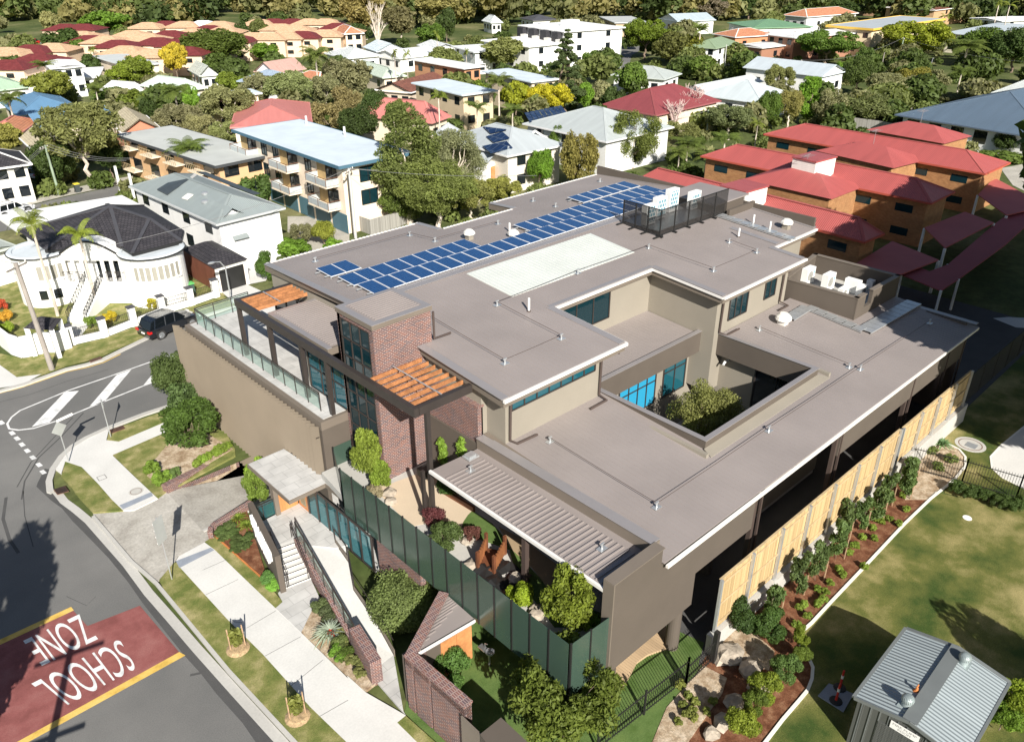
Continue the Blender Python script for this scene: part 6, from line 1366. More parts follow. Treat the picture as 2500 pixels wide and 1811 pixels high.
HS=[('house','house with flat pale grey roof and striped awning behind the lime green tree',1,(600,365),(820,432),(1030,408),5.5,0,'flat','plain',(.50,.53,.53),CREAM),('house','pale green hip roofed house at the left edge of the picture',1,(-150,600),(205,562),(60,470),4,2.2,'hip','ribroof',(.38,.52,.38),WHITE),('house','white modern house with shallow curved upper roof, second row at the left',1,(325,445),(550,428),(500,385),7,.4,'gable','plain',(.82,.82,.82),WHITE),('house_wing','wide lower wing of the white modern house, with flat white terraces',1,(150,525),(640,500),(560,440),3.6,0,'flat','plain',(.80,.80,.80),WHITE),('house','small house with bright white hip roof left of the pale green roof',1,(645,580),(880,600),(930,578),3.8,1.8,'hip','ribroof',(.78,.78,.78),CREAM),('house','house with pale mint gabled roof and truss gable in the middle left',1,(900,552),(1190,592),(1315,562),5,2.,'hip','ribroof',(.58,.68,.58),CREAM),('house','house with broad mid blue hip roof behind the big left gum tree',1,(110,745),(520,700),(400,622),4,2.2,'hip','ribroof',(.12,.24,.38),CREAM),('house','lower house with blue gable roof just below the broad blue roof',1,(145,775),(255,832),(700,745),3.6,1.8,'gable','ribroof',(.14,.27,.42),CREAM),('house','house with dusty pink roof at the left edge',1,(-120,870),(140,858),(80,785),4,1.6,'hip','tileorange',PINKR,CREAM),('house','old house with brown grey tiled gable left of the big gum tree',1,(125,893),(205,968),(385,905),4,1.8,'gable','tilebuff',WHITE,(.70,.55,.42)),('house','house with buff tiled gables and orange brick gable end',1,(700,772),(785,862),(1020,812),4.5,2.,'gable','tilebuff',WHITE,(.50,.20,.12)),('house','house with slate blue hip roof behind the yellow green tree',1,(1530,525),(1800,545),(1890,500),4,2.2,'hip','ribroof',(.32,.40,.50),WHITE),('house','white house with rusty red and white striped gable roof',1,(1640,462),(1780,478),(1845,430),5,2.4,'gable','ribroof',(.52,.33,.28),WHITE),('house','small weathered house with pale gable between the yellow tree and the dark tree',1,(1215,450),(1290,492),(1340,440),4,2.2,'gable','ribroof',(.55,.58,.52),WHITE),('house','low house with brown orange hip roof under the tall palm',1,(1890,500),(2060,530),(2170,505),3.4,1.6,'hip','tileorange',WHITE,CREAM),('apartment_block','cream flats with flat pale blue roof half hidden by pale gum trees',1,(1280,612),(1345,640),(1700,605),7,0,'flat','plain',SKYR,CREAM),('house','house with long coral red hip roof behind the cream apartment block',1,(1490,826),(2020,800),(2180,655),5,2.2,'hip','ribroof',PINKR,CREAM),('house','grey tiled two storey house with garage at the left edge by the side street',1,(-200,1115),(205,1060),(150,975),5.6,1.8,'hip','tileslate',WHITE,(.70,.68,.62)),('house','pale blue white gabled cottage at the top centre left',2,(160,305),(250,335),(390,305),4.5,2.,'gable','ribroof',(.62,.70,.74),WHITE),('house','white cottage with pale grey roof left of the twin slim palms',2,(-90,345),(60,380),(215,345),4.5,2.,'hip','ribroof',(.60,.63,.62),WHITE),('house','long low white roofed house behind the twin slim palms',2,(220,350),(400,380),(560,330),4,1.6,'gable','ribroof',(.74,.76,.76),WHITE),('house','house with pale sage green roof carrying small solar panels',2,(60,432),(290,505),(375,470),4,1.8,'hip','ribroof',(.52,.60,.50),CREAM),('house','white house with dark fascia gable right of the dead white tree',2,(510,292),(600,325),(720,290),4.5,1.4,'gable','ribroof',(.70,.72,.72),WHITE),('house','house with chocolate brown tiled roof left of the buff flats',2,(235,580),(475,600),(480,505),4,1.8,'gable','tilebrown',WHITE,(.6,.5,.4)),('house','house with broad coral red roof behind the near dark tree',2,(110,745),(610,795),(745,752),4.5,3.,'hip','ribroof',PINKR,CREAM),('apartment_block','buff flats with flat pale blue roof and dark glazed stair, centre',2,(475,537),(805,617),(965,572),7,0,'flat','plain',SKYR,(.62,.50,.34)),('apartment_block','second flat pale blue roof with cream fascia, right of centre',2,(930,462),(1250,532),(1375,500),7,0,'flat','plain',SKYR,(.62,.52,.38)),('house','small flat pale blue roof just below the second pale blue roof',2,(1130,545),(1270,600),(1390,565),5,0,'flat','plain',SKYR,(.62,.52,.38)),('apartment_block','orange brown brick flats with white roof behind the twin slim palms',2,(470,385),(815,445),(940,428),7.5,0,'flat','plain',(.74,.76,.76),(.50,.26,.14)),('house','pale modern cube house left of the big white building',2,(735,300),(880,340),(1010,310),6,0,'flat','plain',(.72,.74,.74),WHITE),('apartment_block','big plain white building with white roof in front of the charcoal and white block',2,(925,262),(1235,305),(1490,262),7,0,'flat','plain',(.84,.84,.84),WHITE),('apartment_block','three storey white block with charcoal frames and roof terrace',2,(1165,165),(1465,208),(1695,158),10,0,'flat','plain',(.76,.78,.78),WHITE),('building','low brown flat roofed building beyond the white block',2,(1690,110),(1790,150),(1905,110),5,0,'flat','plain',(.45,.47,.46),(.55,.42,.28)),('house','white house with grey hip roof and black solar panels at the side street',2,(1765,485),(2115,515),(2240,478),4.2,2.,'hip','ribroof',(.44,.48,.46),WHITE),('house','small pale hipped cottage near the far bush',2,(930,135),(990,150),(1030,138),4,2.4,'hip','ribroof',(.66,.7,.7),WHITE),('house','house with wide deep red hip roof, centre right',0,(1462,258),(1602,282),(1840,258),4.5,3.4,'hip','ribroof',(.25,.06,.065),CREAM),('house','small grey hip roofed cottage left of the weatherboard house with solar panels',2,(610,870),(740,885),(810,855),4,1.8,'hip','ribroof',(.46,.50,.52),WHITE),('house','grey blue roofed long white house with blue window hoods',3,(435,435),(950,495),(1100,458),5.5,2.,'gable','ribroof',(.52,.58,.62),WHITE),('house','house with wide pale grey hip roof left of the long white house',3,(130,612),(560,668),(700,600),4,3.0,'hip','ribroof',(.54,.60,.62),WHITE),('house','low pale roofed house between the dark red roof and the wide grey roof',3,(30,575),(200,600),(440,510),4,1.2,'gable','ribroof',(.62,.66,.66),WHITE),('apartment_block','cream apartment block with grey roof and yellow fascia',3,(970,168),(1278,192),(1640,118),8.5,0,'flat','plain',(.38,.42,.45),(.74,.62,.42)),('house','brick verandah house with stacked white roofs',3,(578,222),(770,246),(1030,165),7,.8,'hip','ribroof',(.76,.76,.75),(.34,.17,.11)),('house_wing','lower white roofed wing left of the brick verandah house',3,(388,292),(560,312),(610,235),4.5,.4,'gable','ribroof',(.76,.76,.75),(.34,.17,.11)),('house','white walled house with olive green hip roof',3,(80,302),(262,315),(408,276),6,1.8,'hip','ribroof',(.24,.32,.20),WHITE),('house','orange brick house with terracotta hip roof',3,(235,220),(385,243),(542,212),4.5,2.,'hip','tileorange',WHITE,(.55,.24,.12)),('house','white house with mid green tiled roof near the top',3,(332,148),(500,184),(648,130),4.5,2.,'hip','ribroof',(.16,.30,.17),WHITE),('house','house with salmon tiled roof near the top, right of the green roof',3,(690,98),(850,112),(958,68),5.5,2.4,'hip','tileorange',WHITE,(.6,.6,.6)),('house','blue white gabled timber house left of the green roof',3,(-110,120),(10,140),(115,108),5,2.2,'gable','ribroof',(.46,.54,.58),WHITE),('apartment_block','long orange brick flats with dark brown roof at the top right',3,(1350,48),(1680,68),(1890,25),6.5,1.2,'hip','tilebrown',WHITE,(.50,.32,.18)),('apartment_block','dark roofed brick flats cut by the top edge of the picture',3,(1160,12),(1330,22),(1450,4),6,1.,'hip','tilebrown',WHITE,(.45,.28,.17)),('building','wide building with flat blue grey roof at the upper right',3,(1742,214),(1990,232),(2250,160),6,0,'flat','plain',(.44,.50,.54),(.6,.55,.45)),('building','long white roofed building above the blue grey roof',3,(1900,118),(2110,140),(2400,128),6,.6,'gable','plain',(.80,.82,.82),(.6,.6,.55)),('house','house with pale ribbed roof behind the big slate blue roof',3,(2040,600),(2300,640),(2420,560),5,3,'hip','ribroof',(.60,.64,.62),WHITE),('house','house with orange tiled roof at the foot of the big gum tree, upper centre',2,(-40,195),(40,222),(105,195),6,2,'hip','tileorange',WHITE,CREAM),('house','dark roofed bungalow behind trees at the top centre',2,(1175,118),(1260,135),(1320,108),4,1.6,'hip','ribroof',(.08,.08,.09),WHITE),]
for(nm,lb,c,A,B,C,h,rise,typ,rm,rc,wc)in HS:
 wm='plain'
 hh=house(nm,lb,c,A,B,C,h,rise,typ,rm,rc,wm,wc,cat={'apartment_block':'apartments','house_wing':'house','building':'building'}.get(nm,'house'),win=(4,2)if nm=='apartment_block' else(3,2),k_=.78,fas=(.70,.46,.08)if 'yellow fascia' in lb else None,th=.5 if 'yellow fascia' in lb else.18)
 if 'charcoal frames' in lb:
  t_,P_,L_,W_,ex_,ey_=hh;H_=h*.78;v_=0 if Vector(P_(L_/2,0,0)[:2]).length<Vector(P_(L_/2,W_,0)[:2]).length else W_;sg=-1 if v_==0 else 1
  for u in(.05,.30,.56,.80):
   f=MB();f.prism([P_(L_*u,v_+sg*.9,0)[:2],P_(L_*(u+.13),v_+sg*.9,0)[:2],P_(L_*(u+.13),v_-sg*.5,0)[:2],P_(L_*u,v_-sg*.5,0)[:2]],H_*.36,H_*.97);f.build('charcoal_frame',M['charcoal'],t_)
   for z in(.36,.68):f=MB();f.prism([P_(L_*(u+.135),v_+sg*1.6,0)[:2],P_(L_*(u+.235),v_+sg*1.6,0)[:2],P_(L_*(u+.235),v_-sg*.5,0)[:2],P_(L_*(u+.135),v_-sg*.5,0)[:2]],H_*z,H_*z+.9);f.build('balcony',M['offwhite'],t_)
  f=MB();f.prism([P_(L_*.4,W_*.4,0)[:2],P_(L_*.55,W_*.4,0)[:2],P_(L_*.55,W_*.6,0)[:2],P_(L_*.4,W_*.6,0)[:2]],H_,H_+1.4);f.build('lift_box',M['white'],t_)
TH=[(960,180,'p'),(1080,170,'r'),(1200,172,'p'),(1320,168,'w'),(1425,172,'p'),(860,235,'p'),(955,258,'p'),(1105,235,'r'),(1355,200,'r'),(1455,210,'p'),(430,190,'r'),(545,190,'r'),(530,240,'p'),(590,268,'r'),(690,272,'p'),(770,300,'r'),(820,340,'p'),(1025,283,'r'),(1165,292,'r'),(1255,222,'p'),(1525,265,'r'),(1680,160,'p'),(1775,155,'r'),(1895,155,'r'),(2005,155,'p'),(2110,155,'p'),(1815,190,'p'),(1920,200,'p'),(2185,185,'r'),(1645,250,'p'),(1745,250,'p'),(1850,245,'p'),(1960,240,'r'),(2105,230,'p'),(2230,210,'p'),(60,350,'p'),(215,332,'r'),(350,322,'p'),(70,435,'r'),(250,395,'r'),(990,362,'p'),(1205,345,'r')]
DIR=(at(1,1900,200,5)-at(1,1650,200,5)).normalized()
where=['in the back row','in the middle rows','in the front row']
def near_name(x,y):
 r=where[0]if y<200 else where[1]if y<300 else where[2]
 s='far left' if x<400 else 'left' if x<800 else 'middle' if x<1300 else 'right' if x<1800 else 'far right'
 return r,s
cnt={}
for i,(x,y,k)in enumerate(TH):
 r,s=near_name(x,y);key=(r,s,k);cnt[key]=cnt.get(key,0)+1
 colr={'p':'peach','r':'dark red','w':'white'}[k];o=['first','second','third','fourth','fifth','sixth','seventh'][cnt[key]-1]
 tot=sum(1 for(X,Y,K)in TH if(near_name(X,Y),K)==((r,s),k))
 lb='%s%s roofed townhouse, %s of the peach estate, %s'%('' if tot==1 else o+' ',colr,s+' part',r)
 p=at(1,x,y,4.2);w_=10.5;d=DIR;n=Vector((-d.y,d.x,0))
 t=thing('townhouse',lb,'townhouse',(p.x,p.y,0),'townhouses of the far estate');q=[p-d*w_/2-n*4.5,p+d*w_/2-n*4.5,p+d*w_/2+n*4.5,p-d*w_/2+n*4.5]
 HR.append((q[0].x,q[0].y,d.x,d.y,n.x,n.y,w_,9));f=MB();r0,r1=p-d*1.5,p+d*1.5;Q=[(v.x,v.y,4.2)for v in q];R0,R1=(r0.x,r0.y,5.6),(r1.x,r1.y,5.6)
 for F_ in([Q[0],Q[1],R1,R0],[Q[1],Q[2],R1],[Q[2],Q[3],R0,R1],[Q[3],Q[0],R0],Q[::-1]):f.face(F_)
 o=f.build('roof',M[{'p':'tilepeach','r':'tilered','w':'plain'}[k]],t);o.color=(.8,.8,.8,1)
 f=MB();f.prism([(p+(v-p)*.9).to_tuple()[:2]for v in q],0,4.19);o=f.build('wall',M['plain'],t);o.color=(.72,.55,.40,1)
 for side,(s0,s1)in enumerate(((q[0],q[1]),(q[3],q[0]))):
  s0=p+(s0-p)*.905;s1=p+(s1-p)*.905
  for fl in(.8,2.7):
   for u in(.28,.7):m_=s0.lerp(s1,u);dd=(s1-s0).normalized()*.75;f=MB();f.face([(m_.x-dd.x,m_.y-dd.y,fl),(m_.x+dd.x,m_.y+dd.y,fl),(m_.x+dd.x,m_.y+dd.y,fl+.9),(m_.x-dd.x,m_.y-dd.y,fl+.9)]);f.build('window',M['glassdark'],t)
hA=hgt(0,735,532,721,371)
t,P,L,W,ex,ey=house('apartment_block','cream three storey apartment block with pale blue roof and blue garage doors',0,(566,318),(828,409),(728,291),hA,0,'flat','plain',SKYR,'plain',(.78,.66,.52),det=1,oh=.7,cat='apartments',win=(0,0),fas=(.06,.14,.20),th=.3)
APT=(t,P,L,W,hA)
st=hA/3
front_v=.7
fv=.7 if Vector(P(L/2,0,0)[:2]).length<Vector(P(L/2,W,0)[:2]).length else W-.7
sgn=-1 if fv<W/2 else 1
uu=lambda k:k if Vector(P(0,fv,0)[:2]-Vector((0,0))).length>0 else k
endu=L-.7 if Vector(P(L,W/2,0)[:2]).length<Vector(P(0,W/2,0)[:2]).length else.7
flip=endu<L/2
U=lambda s:(L-s)if flip else s
def face_pt(s,out,z):return P(U(s),fv+sgn*out,z)
for k in range(5):
 s0=L*(.27+.145*k);a,b=face_pt(s0,0,0),face_pt(s0+L*.125,0,0)
 f=MB();f.prism([a[:2],b[:2],face_pt(s0+L*.125,.06,0)[:2],face_pt(s0,.06,0)[:2]],.05,st*.85);f.build('garage_door',M['bluedoor'],t)
for fl in(1,2):
 for s0,bw in((.02*L,.17*L),(.42*L,.17*L),(.76*L,.17*L)):
  z=st*fl;f=MB();f.prism([face_pt(s0,0,0)[:2],face_pt(s0+bw,0,0)[:2],face_pt(s0+bw,1.5,0)[:2],face_pt(s0,1.5,0)[:2]],z,z+.15)
  bl=f.build('balcony',M['cream'],t)
  f=MB()
  for a,b in((face_pt(s0,0,z),face_pt(s0,1.45,z)),(face_pt(s0,1.45,z),face_pt(s0+bw,1.45,z)),(face_pt(s0+bw,1.45,z),face_pt(s0+bw,0,z))):f.face([(a[0],a[1],z+.2),(b[0],b[1],z+.2),(b[0],b[1],z+.85),(a[0],a[1],z+.85)])
  f.build('balcony_screen',M['balc'],bl)
  f=MB()
  for a,b in((face_pt(s0,0,z),face_pt(s0,1.45,z)),(face_pt(s0,1.45,z),face_pt(s0+bw,1.45,z)),(face_pt(s0+bw,1.45,z),face_pt(s0+bw,0,z))):f.bar((a[0],a[1],z+.98),(b[0],b[1],z+.98),.05,.05)
  for u_ in(0,.5,1):a=face_pt(s0+bw*u_,1.45,z);f.bar((a[0],a[1],z+.1),(a[0],a[1],z+1.),.05,.05)
  f.build('balcony_rail',M['rustdark'],bl)
  a,b=face_pt(s0+bw*.45,.04,z),face_pt(s0+bw*.95,.04,z);window(t,a,b,z+.2,z+st*.82,2,1,'glassdark','black',0,.06,nrm=Vector(face_pt(0,1,0)[:2])-Vector(face_pt(0,0,0)[:2]))
  a,b=face_pt(s0,.03,z),face_pt(s0+bw*.42,.03,z);f=MB();f.face([(a[0],a[1],z+.15),(b[0],b[1],z+.15),(b[0],b[1],z+st*.85),(a[0],a[1],z+st*.85)]);f.build('recess',M['ochre'],t)
 for s0 in(.24*L,.355*L,.655*L):
  z=st*fl;window(t,face_pt(s0,0,0),face_pt(s0+1.2,0,0),z+.5,z+st*.8,2,1,'glass','black',.03,.06,nrm=Vector(face_pt(0,1,0)[:2])-Vector(face_pt(0,0,0)[:2]))
 for v in(.3,.62):
  a=P(endu,W*v,0);b=P(endu,W*v+1.9,0);nn=(Vector(P(endu,0,0)[:2])-Vector(P(L/2,0,0)[:2]));window(t,a,b,st*fl+.3,st*fl+st*.75,2,1,'glass','black',.03,.06,nrm=nn)
for(x,y)in((1035,100),(1545,250)):
 p=at(0,560+x/5.4775,280+(y+40)/5.4775,hA+.05);f=MB();f.cyl(p.x,p.y,hA,hA+1.1,.12);f.build('flue',M['white'],t)
h4=hgt(1,850,1165,790,905)
t,P,L,W,ex,ey=house('apartment_block','tan brick two storey flats with wide flat pale grey roof beside the big gum tree',1,(745,875),(1392,1080),(1130,820),h4,0,'flat','plain',(.47,.49,.47),'plain',(.62,.40,.22),cat='apartments',oh=.8,win=(5,2),fas=(.05,.055,.06),th=.28,wh=(2.2,1.5))
fv=.8 if Vector(P(L/2,0,0)[:2]).length<Vector(P(L/2,W,0)[:2]).length else W-.8;sgn=-1 if fv<W/2 else 1
for fl in(.9,3.6)if h4>4.5 else(1.8,):
 for k in range(4):
  s0=L*(.04+.24*k);f=MB();f.prism([P(s0,fv,0)[:2],P(s0+3,fv,0)[:2],P(s0+3,fv+sgn*1.2,0)[:2],P(s0,fv+sgn*1.2,0)[:2]],fl,fl+.12);b_=f.build('balcony',M['cream'],t)
  f=MB();f.bar(P(s0,fv+sgn*1.2,fl+1),P(s0+3,fv+sgn*1.2,fl+1),.05,.05)
  for j in range(8):f.bar(P(s0+3*j/7,fv+sgn*1.2,fl),P(s0+3*j/7,fv+sgn*1.2,fl+1),.03,.03)
  f.build('balcony_rail',M['palrail'],b_)
h2=4.6
t,P,L,W,ex,ey=house('house','white weatherboard house with grey green roof, skylights and dark solar heating strips',1,(835,1205),(1402,1452),(1890,1362),h2,1.3,'hip','ribroof',(.27,.31,.31),'board',(.80,.80,.79),oh=.4,win=(4,0),ridge='x',fas=(.5,.52,.52))
f=MB();a,b,c_=at(1,1405,1452,4.4),at(1,1625,1400,4.4),at(1,1500,1372,5.2)
pd=Vector((a.x-b.x,a.y-b.y,0)).normalized();back=Vector((-pd.y,pd.x,0))
if back.dot(Vector((a.x,a.y,0)))<0:back=-back
m_=(a+b)/2;ap=Vector((m_.x,m_.y,5.5))
f.face([a,ap,ap+back*4+Vector((0,0,.0)),a+back*4]);f.face([ap,b,b+back*4,ap+back*4]);o=f.build('gable_roof',M['ribroof'],t);o.color=(.27,.31,.31,1)
f=MB();a2_,b2_=a.lerp(b,.08),a.lerp(b,.92);in_=back*.3
f.face([(a2_+in_).to_tuple()[:2]+(0,),(b2_+in_).to_tuple()[:2]+(0,),(b2_+in_).to_tuple()[:2]+(4.35,),(ap.x+in_.x,ap.y+in_.y,5.3),(a2_+in_).to_tuple()[:2]+(4.35,)]);
for e_ in(a2_,b2_):f.face([(e_.x+in_.x,e_.y+in_.y,0),(e_.x+in_.x+back.x*4,e_.y+in_.y+back.y*4,0),(e_.x+in_.x+back.x*4,e_.y+in_.y+back.y*4,4.3),(e_.x+in_.x,e_.y+in_.y,4.3)])
o=f.build('gable_wall',M['board'],t);o.color=(.82,.82,.81,1)
q0,q1=a.lerp(b,.33)+in_*.8,a.lerp(b,.78)+in_*.8;window(t,q0,q1,1.3,2.5,2,1,'glassdark','timberdoor',.03,.06,nrm=(-back.x,-back.y))
f=MB();f.face([(q0.x,q0.y,3.3),(q1.x,q1.y,3.3),(q1.x-back.x*.8,q1.y-back.y*.8,2.75),(q0.x-back.x*.8,q0.y-back.y*.8,2.75)]);o=f.build('awning',M['plain'],t);o.color=(.22,.25,.25,1)
def on_roof(parent,c,pts,z,m,nm,th=.06):
 f=MB();Q=[at(c,x,y,z)for x,y in pts];f.face(Q);f.face([q-Vector((0,0,th))for q in Q][::-1])
 for i in range(len(Q)):j=(i+1)%len(Q);f.face([Q[i]-Vector((0,0,th)),Q[j]-Vector((0,0,th)),Q[j],Q[i]])
 return f.build(nm,M[m],parent)
def roof_z(c,x,y,P,L,W,h,rise):
 for k in range(60):
  z=h+rise-rise*k/59;p=at(c,x,y,z);o=Vector(P(0,0,0)[:2]);e=Vector(P(1,0,0)[:2])-o;n=Vector(P(0,1,0)[:2])-o;d=Vector((p.x,p.y))-o
  u,v=d.dot(e),d.dot(n);zz=h+rise*min(1,min(min(v,W-v),min(u,L-u))/(min(W,L)/2))
  if zz>=z-.02:return z
 return h
def roof_panel(parent,c,pts,P,L,W,h,rise,m,nm,up=.1,typ='hip'):
 Q=[]
 for x,y in pts:z=roof_z(c,x,y,P,L,W,h,rise)+up;Q.append(at(c,x,y,z))
 f=MB();f.face(Q);f.face([q-Vector((0,0,.08))for q in Q][::-1])
 for i in range(len(Q)):j=(i+1)%len(Q);f.face([Q[i]-Vector((0,0,.08)),Q[j]-Vector((0,0,.08)),Q[j],Q[i]])
 return f.build(nm,M[m],parent)
args=(P,L,W,h2,1.3)
roof_panel(t,1,((1015,1225),(1080,1258),(1230,1155),(1170,1128)),*args,'strip','solar_strip');roof_panel(t,1,((1270,1110),(1330,1112),(1680,1250),(1640,1258)),*args,'strip','solar_strip')
roof_panel(t,1,((1175,1280),(1215,1250),(1250,1258),(1210,1290)),*args,'offwhite','skylight');roof_panel(t,1,((1230,1145),(1260,1122),(1278,1130),(1245,1155)),*args,'offwhite','skylight')
for x,y in((1325,1255),(1325,1308)):
 z=roof_z(1,x,y,*args);p=at(1,x,y,z);f=MB();f.lathe(p.x,p.y,[(.32,z-.05),(.34,z+.12),(.2,z+.2),(.01,z+.22)],14);f.build('roof_light',M['galv'],t)
p0,p1=at(1,1620,1465,0),at(1,1850,1500,0)
VD=(at(1,1600,1590,1.4),at(1,1770,1560,1.4),at(1,1870,1530,1.4))
f=MB();v0,v1=at(1,1610,1600,1.2),at(1,1760,1560,1.2);dv=back*3.2;f.prism([(v0.x,v0.y),(v1.x,v1.y),(v1.x+dv.x,v1.y+dv.y),(v0.x+dv.x,v0.y+dv.y)],0,1.2);o=f.build('porch',M['board'],t);o.color=(.8,.8,.79,1)
f=MB()
for i in range(5):v=v0.lerp(v1,i/4);f.bar((v.x,v.y,1.2),(v.x,v.y,4.2 if i in(0,4)else 2.2),.08,.08)
f.bar((v0.x,v0.y,2.15),(v1.x,v1.y,2.15),.05,.05);f.bar((v0.x,v0.y,1.75),(v1.x,v1.y,1.75),.03,.7);f.build('porch_rail',M['white'],t)
t,P,L,W,ex,ey=house('house','cream weatherboard cottage with three blocks of solar panels and a bay window',2,(690,895),(1095,1012),(1362,908),4.6,2.0,'hip','ribroof',(.42,.46,.48),'board',(.70,.65,.55),oh=.5,win=(0,2),fas=(.75,.75,.73))
args=(P,L,W,4.6,2.0)
for q in(((940,820),(1045,797),(1090,838),(985,862)),((958,882),(1065,853),(1110,892),(1005,920)),((935,945),(1090,912),(1130,955),(985,990))):
 roof_panel(t,2,q,*args,'solar2','solar_panel',.12)
f=MB();g0,g1=at(2,1175,965,4.4),at(2,1365,905,4.4);gd=(g1-g0);gn=Vector((-gd.y,gd.x,0)).normalized()
if gn.dot(Vector((g0.x,g0.y,0)))<0:gn=-gn
gm=(g0+g1)/2+Vector((0,0,1.6));f.face([g0,gm,gm+gn*5,g0+gn*5]);f.face([gm,g1,g1+gn*5,gm+gn*5]);o=f.build('gable_roof',M['ribroof'],t);o.color=(.42,.46,.48,1)
i0,i1=g0.lerp(g1,.1)+gn*.4,g0.lerp(g1,.9)+gn*.4;f=MB();f.face([(i0.x,i0.y,0),(i1.x,i1.y,0),(i1.x,i1.y,4.3),(gm.x+gn.x*.4,gm.y+gn.y*.4,5.8),(i0.x,i0.y,4.3)]);o=f.build('gable_wall',M['board'],t);o.color=(.72,.68,.58,1)
f=MB();f.bar(g0,gm,.1,.25);f.bar(gm,g1,.1,.25);f.build('barge_board',M['white'],t)
k0,k1=g0.lerp(g1,.28),g0.lerp(g1,.72);f=MB();f.prism([(k0+gn*.4).to_tuple()[:2],(k0-gn*.2).to_tuple()[:2],(k1-gn*.2).to_tuple()[:2],(k1+gn*.4).to_tuple()[:2]],.8,3.4);f.prism([(k0+gn*.4).to_tuple()[:2],(k0-gn*.4).to_tuple()[:2],(k1-gn*.4).to_tuple()[:2],(k1+gn*.4).to_tuple()[:2]],3.4,3.6);o=f.build('bay',M['board'],t);o.color=(.70,.66,.56,1)
window(t,k0-gn*.2,k1-gn*.2,1.7,3.2,3,1,'glassdark','timberdoor',.03,.07,nrm=(-gn.x,-gn.y))
e0,e1=at(2,965,1060,3.4),at(2,1080,1025,3.4);f=MB();em=(e0+e1)/2+Vector((0,0,.9));f.face([e0,em,em+gn*2,e0+gn*2]);f.face([em,e1,e1+gn*2,em+gn*2]);o=f.build('porch_roof',M['ribroof'],t);o.color=(.42,.46,.48,1)
f=MB();f.prism([(e0+gn*.1).to_tuple()[:2],(e1+gn*.1).to_tuple()[:2],(e1+gn*2).to_tuple()[:2],(e0+gn*2).to_tuple()[:2]],.3,3.3);o=f.build('porch',M['white'],t)
d0,d1=e0.lerp(e1,.2),e0.lerp(e1,.7);f=MB();f.face([(d0.x,d0.y,.9),(d1.x,d1.y,.9),(d1.x,d1.y,2.9),(d0.x,d0.y,2.9)]);f.build('door',M['timberdoor'],t)
t,P,L,W,ex,ey=house('house','house with broad pale grey hip roof and a slatted carport, right of the cottage',2,(1195,800),(1738,920),(1875,765),4.4,2.4,'hip','ribroof',(.44,.48,.48),'board',(.76,.76,.74),win=(3,1),fas=(.7,.7,.7))
f=MB();Q=[at(2,1205,755,4.7),at(2,1445,705,4.7),at(2,1485,735,4.7),at(2,1240,792,4.7)];ts=thing('solar_array','long row of dark solar panels left of the broad pale grey roof','solar panels',Q[0])
for i in range(8):u0,u1=i/8+.005,(i+1)/8-.005;g=MB();g.face([Q[3].lerp(Q[2],u0),Q[3].lerp(Q[2],u1),Q[0].lerp(Q[1],u1)+Vector((0,0,.5)),Q[0].lerp(Q[1],u0)+Vector((0,0,.5))]);g.build('panel',M['solar2'],ts)
t,P,L,W,ex,ey=house('house','white house with very large slate blue hip roof at the right edge',3,(1418,742),(2420,905),(2650,700),3.4,3.6,'hip','ribdeep',(.10,.145,.20),'plain',(.80,.80,.78),oh=.9,win=(6,0),fas=(.10,.14,.2),wh=(1.8,1.7))
RU='two storey orange brick unit blocks with red roofs'
hu=4.6
for(A,B,C,lb)in(((570,868),(2002,1125),(2148,1050),'farthest long orange brick unit block with red hip roof'),((163,1010),(1652,1315),(1812,1242),'middle long orange brick unit block with red hip roof and white stair box'),((-266,1168),(1218,1565),(1405,1525),'nearest long orange brick unit block with red hip roof, right behind the roof parapet')):
 house('unit_block',lb,3,A,B,C,hu,1.35,'hip','ribroof',REDR,'orangebrick',(1,1,1),cat='brick units',group=RU,oh=.45,win=(6,0),fas=(.42,.08,.05),wh=(1.7,.75),glass='glass')
for(A,B,C,lb)in(((1230,840),(1560,905),(1738,932),'hipped red roof wing with aerial behind the farthest unit block'),((900,975),(1230,1040),(1410,1090),'hipped red roof wing with aerial behind the middle unit block'),((430,1160),(800,1240),(1010,1290),'hipped red roof wing with aerial behind the nearest unit block')):
 a,b=at(3,*A,hu),at(3,*C,hu);
 m_=(a+b)/2;d=(b-a).normalized();n=Vector((-d.y,d.x,0));n=n if n.dot(m_)>0 else-n;Lw=(b-a).length
 t=thing('unit_wing',lb,'brick units',(m_.x,m_.y,0),RU+', rear wings');q=[a,b,b+n*7,a+n*7]
 f=MB();r0,r1=a+d*3.5+n*3.5+Vector((0,0,1.25)),b-d*3.5+n*3.5+Vector((0,0,1.25))
 for F_ in([q[0],q[1],r1,r0],[q[1],q[2],r1],[q[2],q[3],r0,r1],[q[3],q[0],r0]):f.face(F_)
 o=f.build('roof',M['ribroof'],t);o.color=(*REDR,1);f=MB();c0=(q[0]+q[2])/2;f.prism([(c0+(v-c0)*.92).to_tuple()[:2]for v in q],0,hu-.05);f.build('wall',M['orangebrick'],t)
 p=(r0+r1)/2;f=MB();f.bar(p,p+Vector((0,0,1.6)),.04,.04);f.bar(p+Vector((-.9,0,1.5)),p+Vector((.9,.2,1.5)),.03,.03)
 for j in range(6):s=p+Vector((-.8+j*.3,0,1.5));f.bar(s-Vector((0,.5,0)),s+Vector((0,.5,0)),.02,.02)
 f.build('aerial',M['galv'],t)
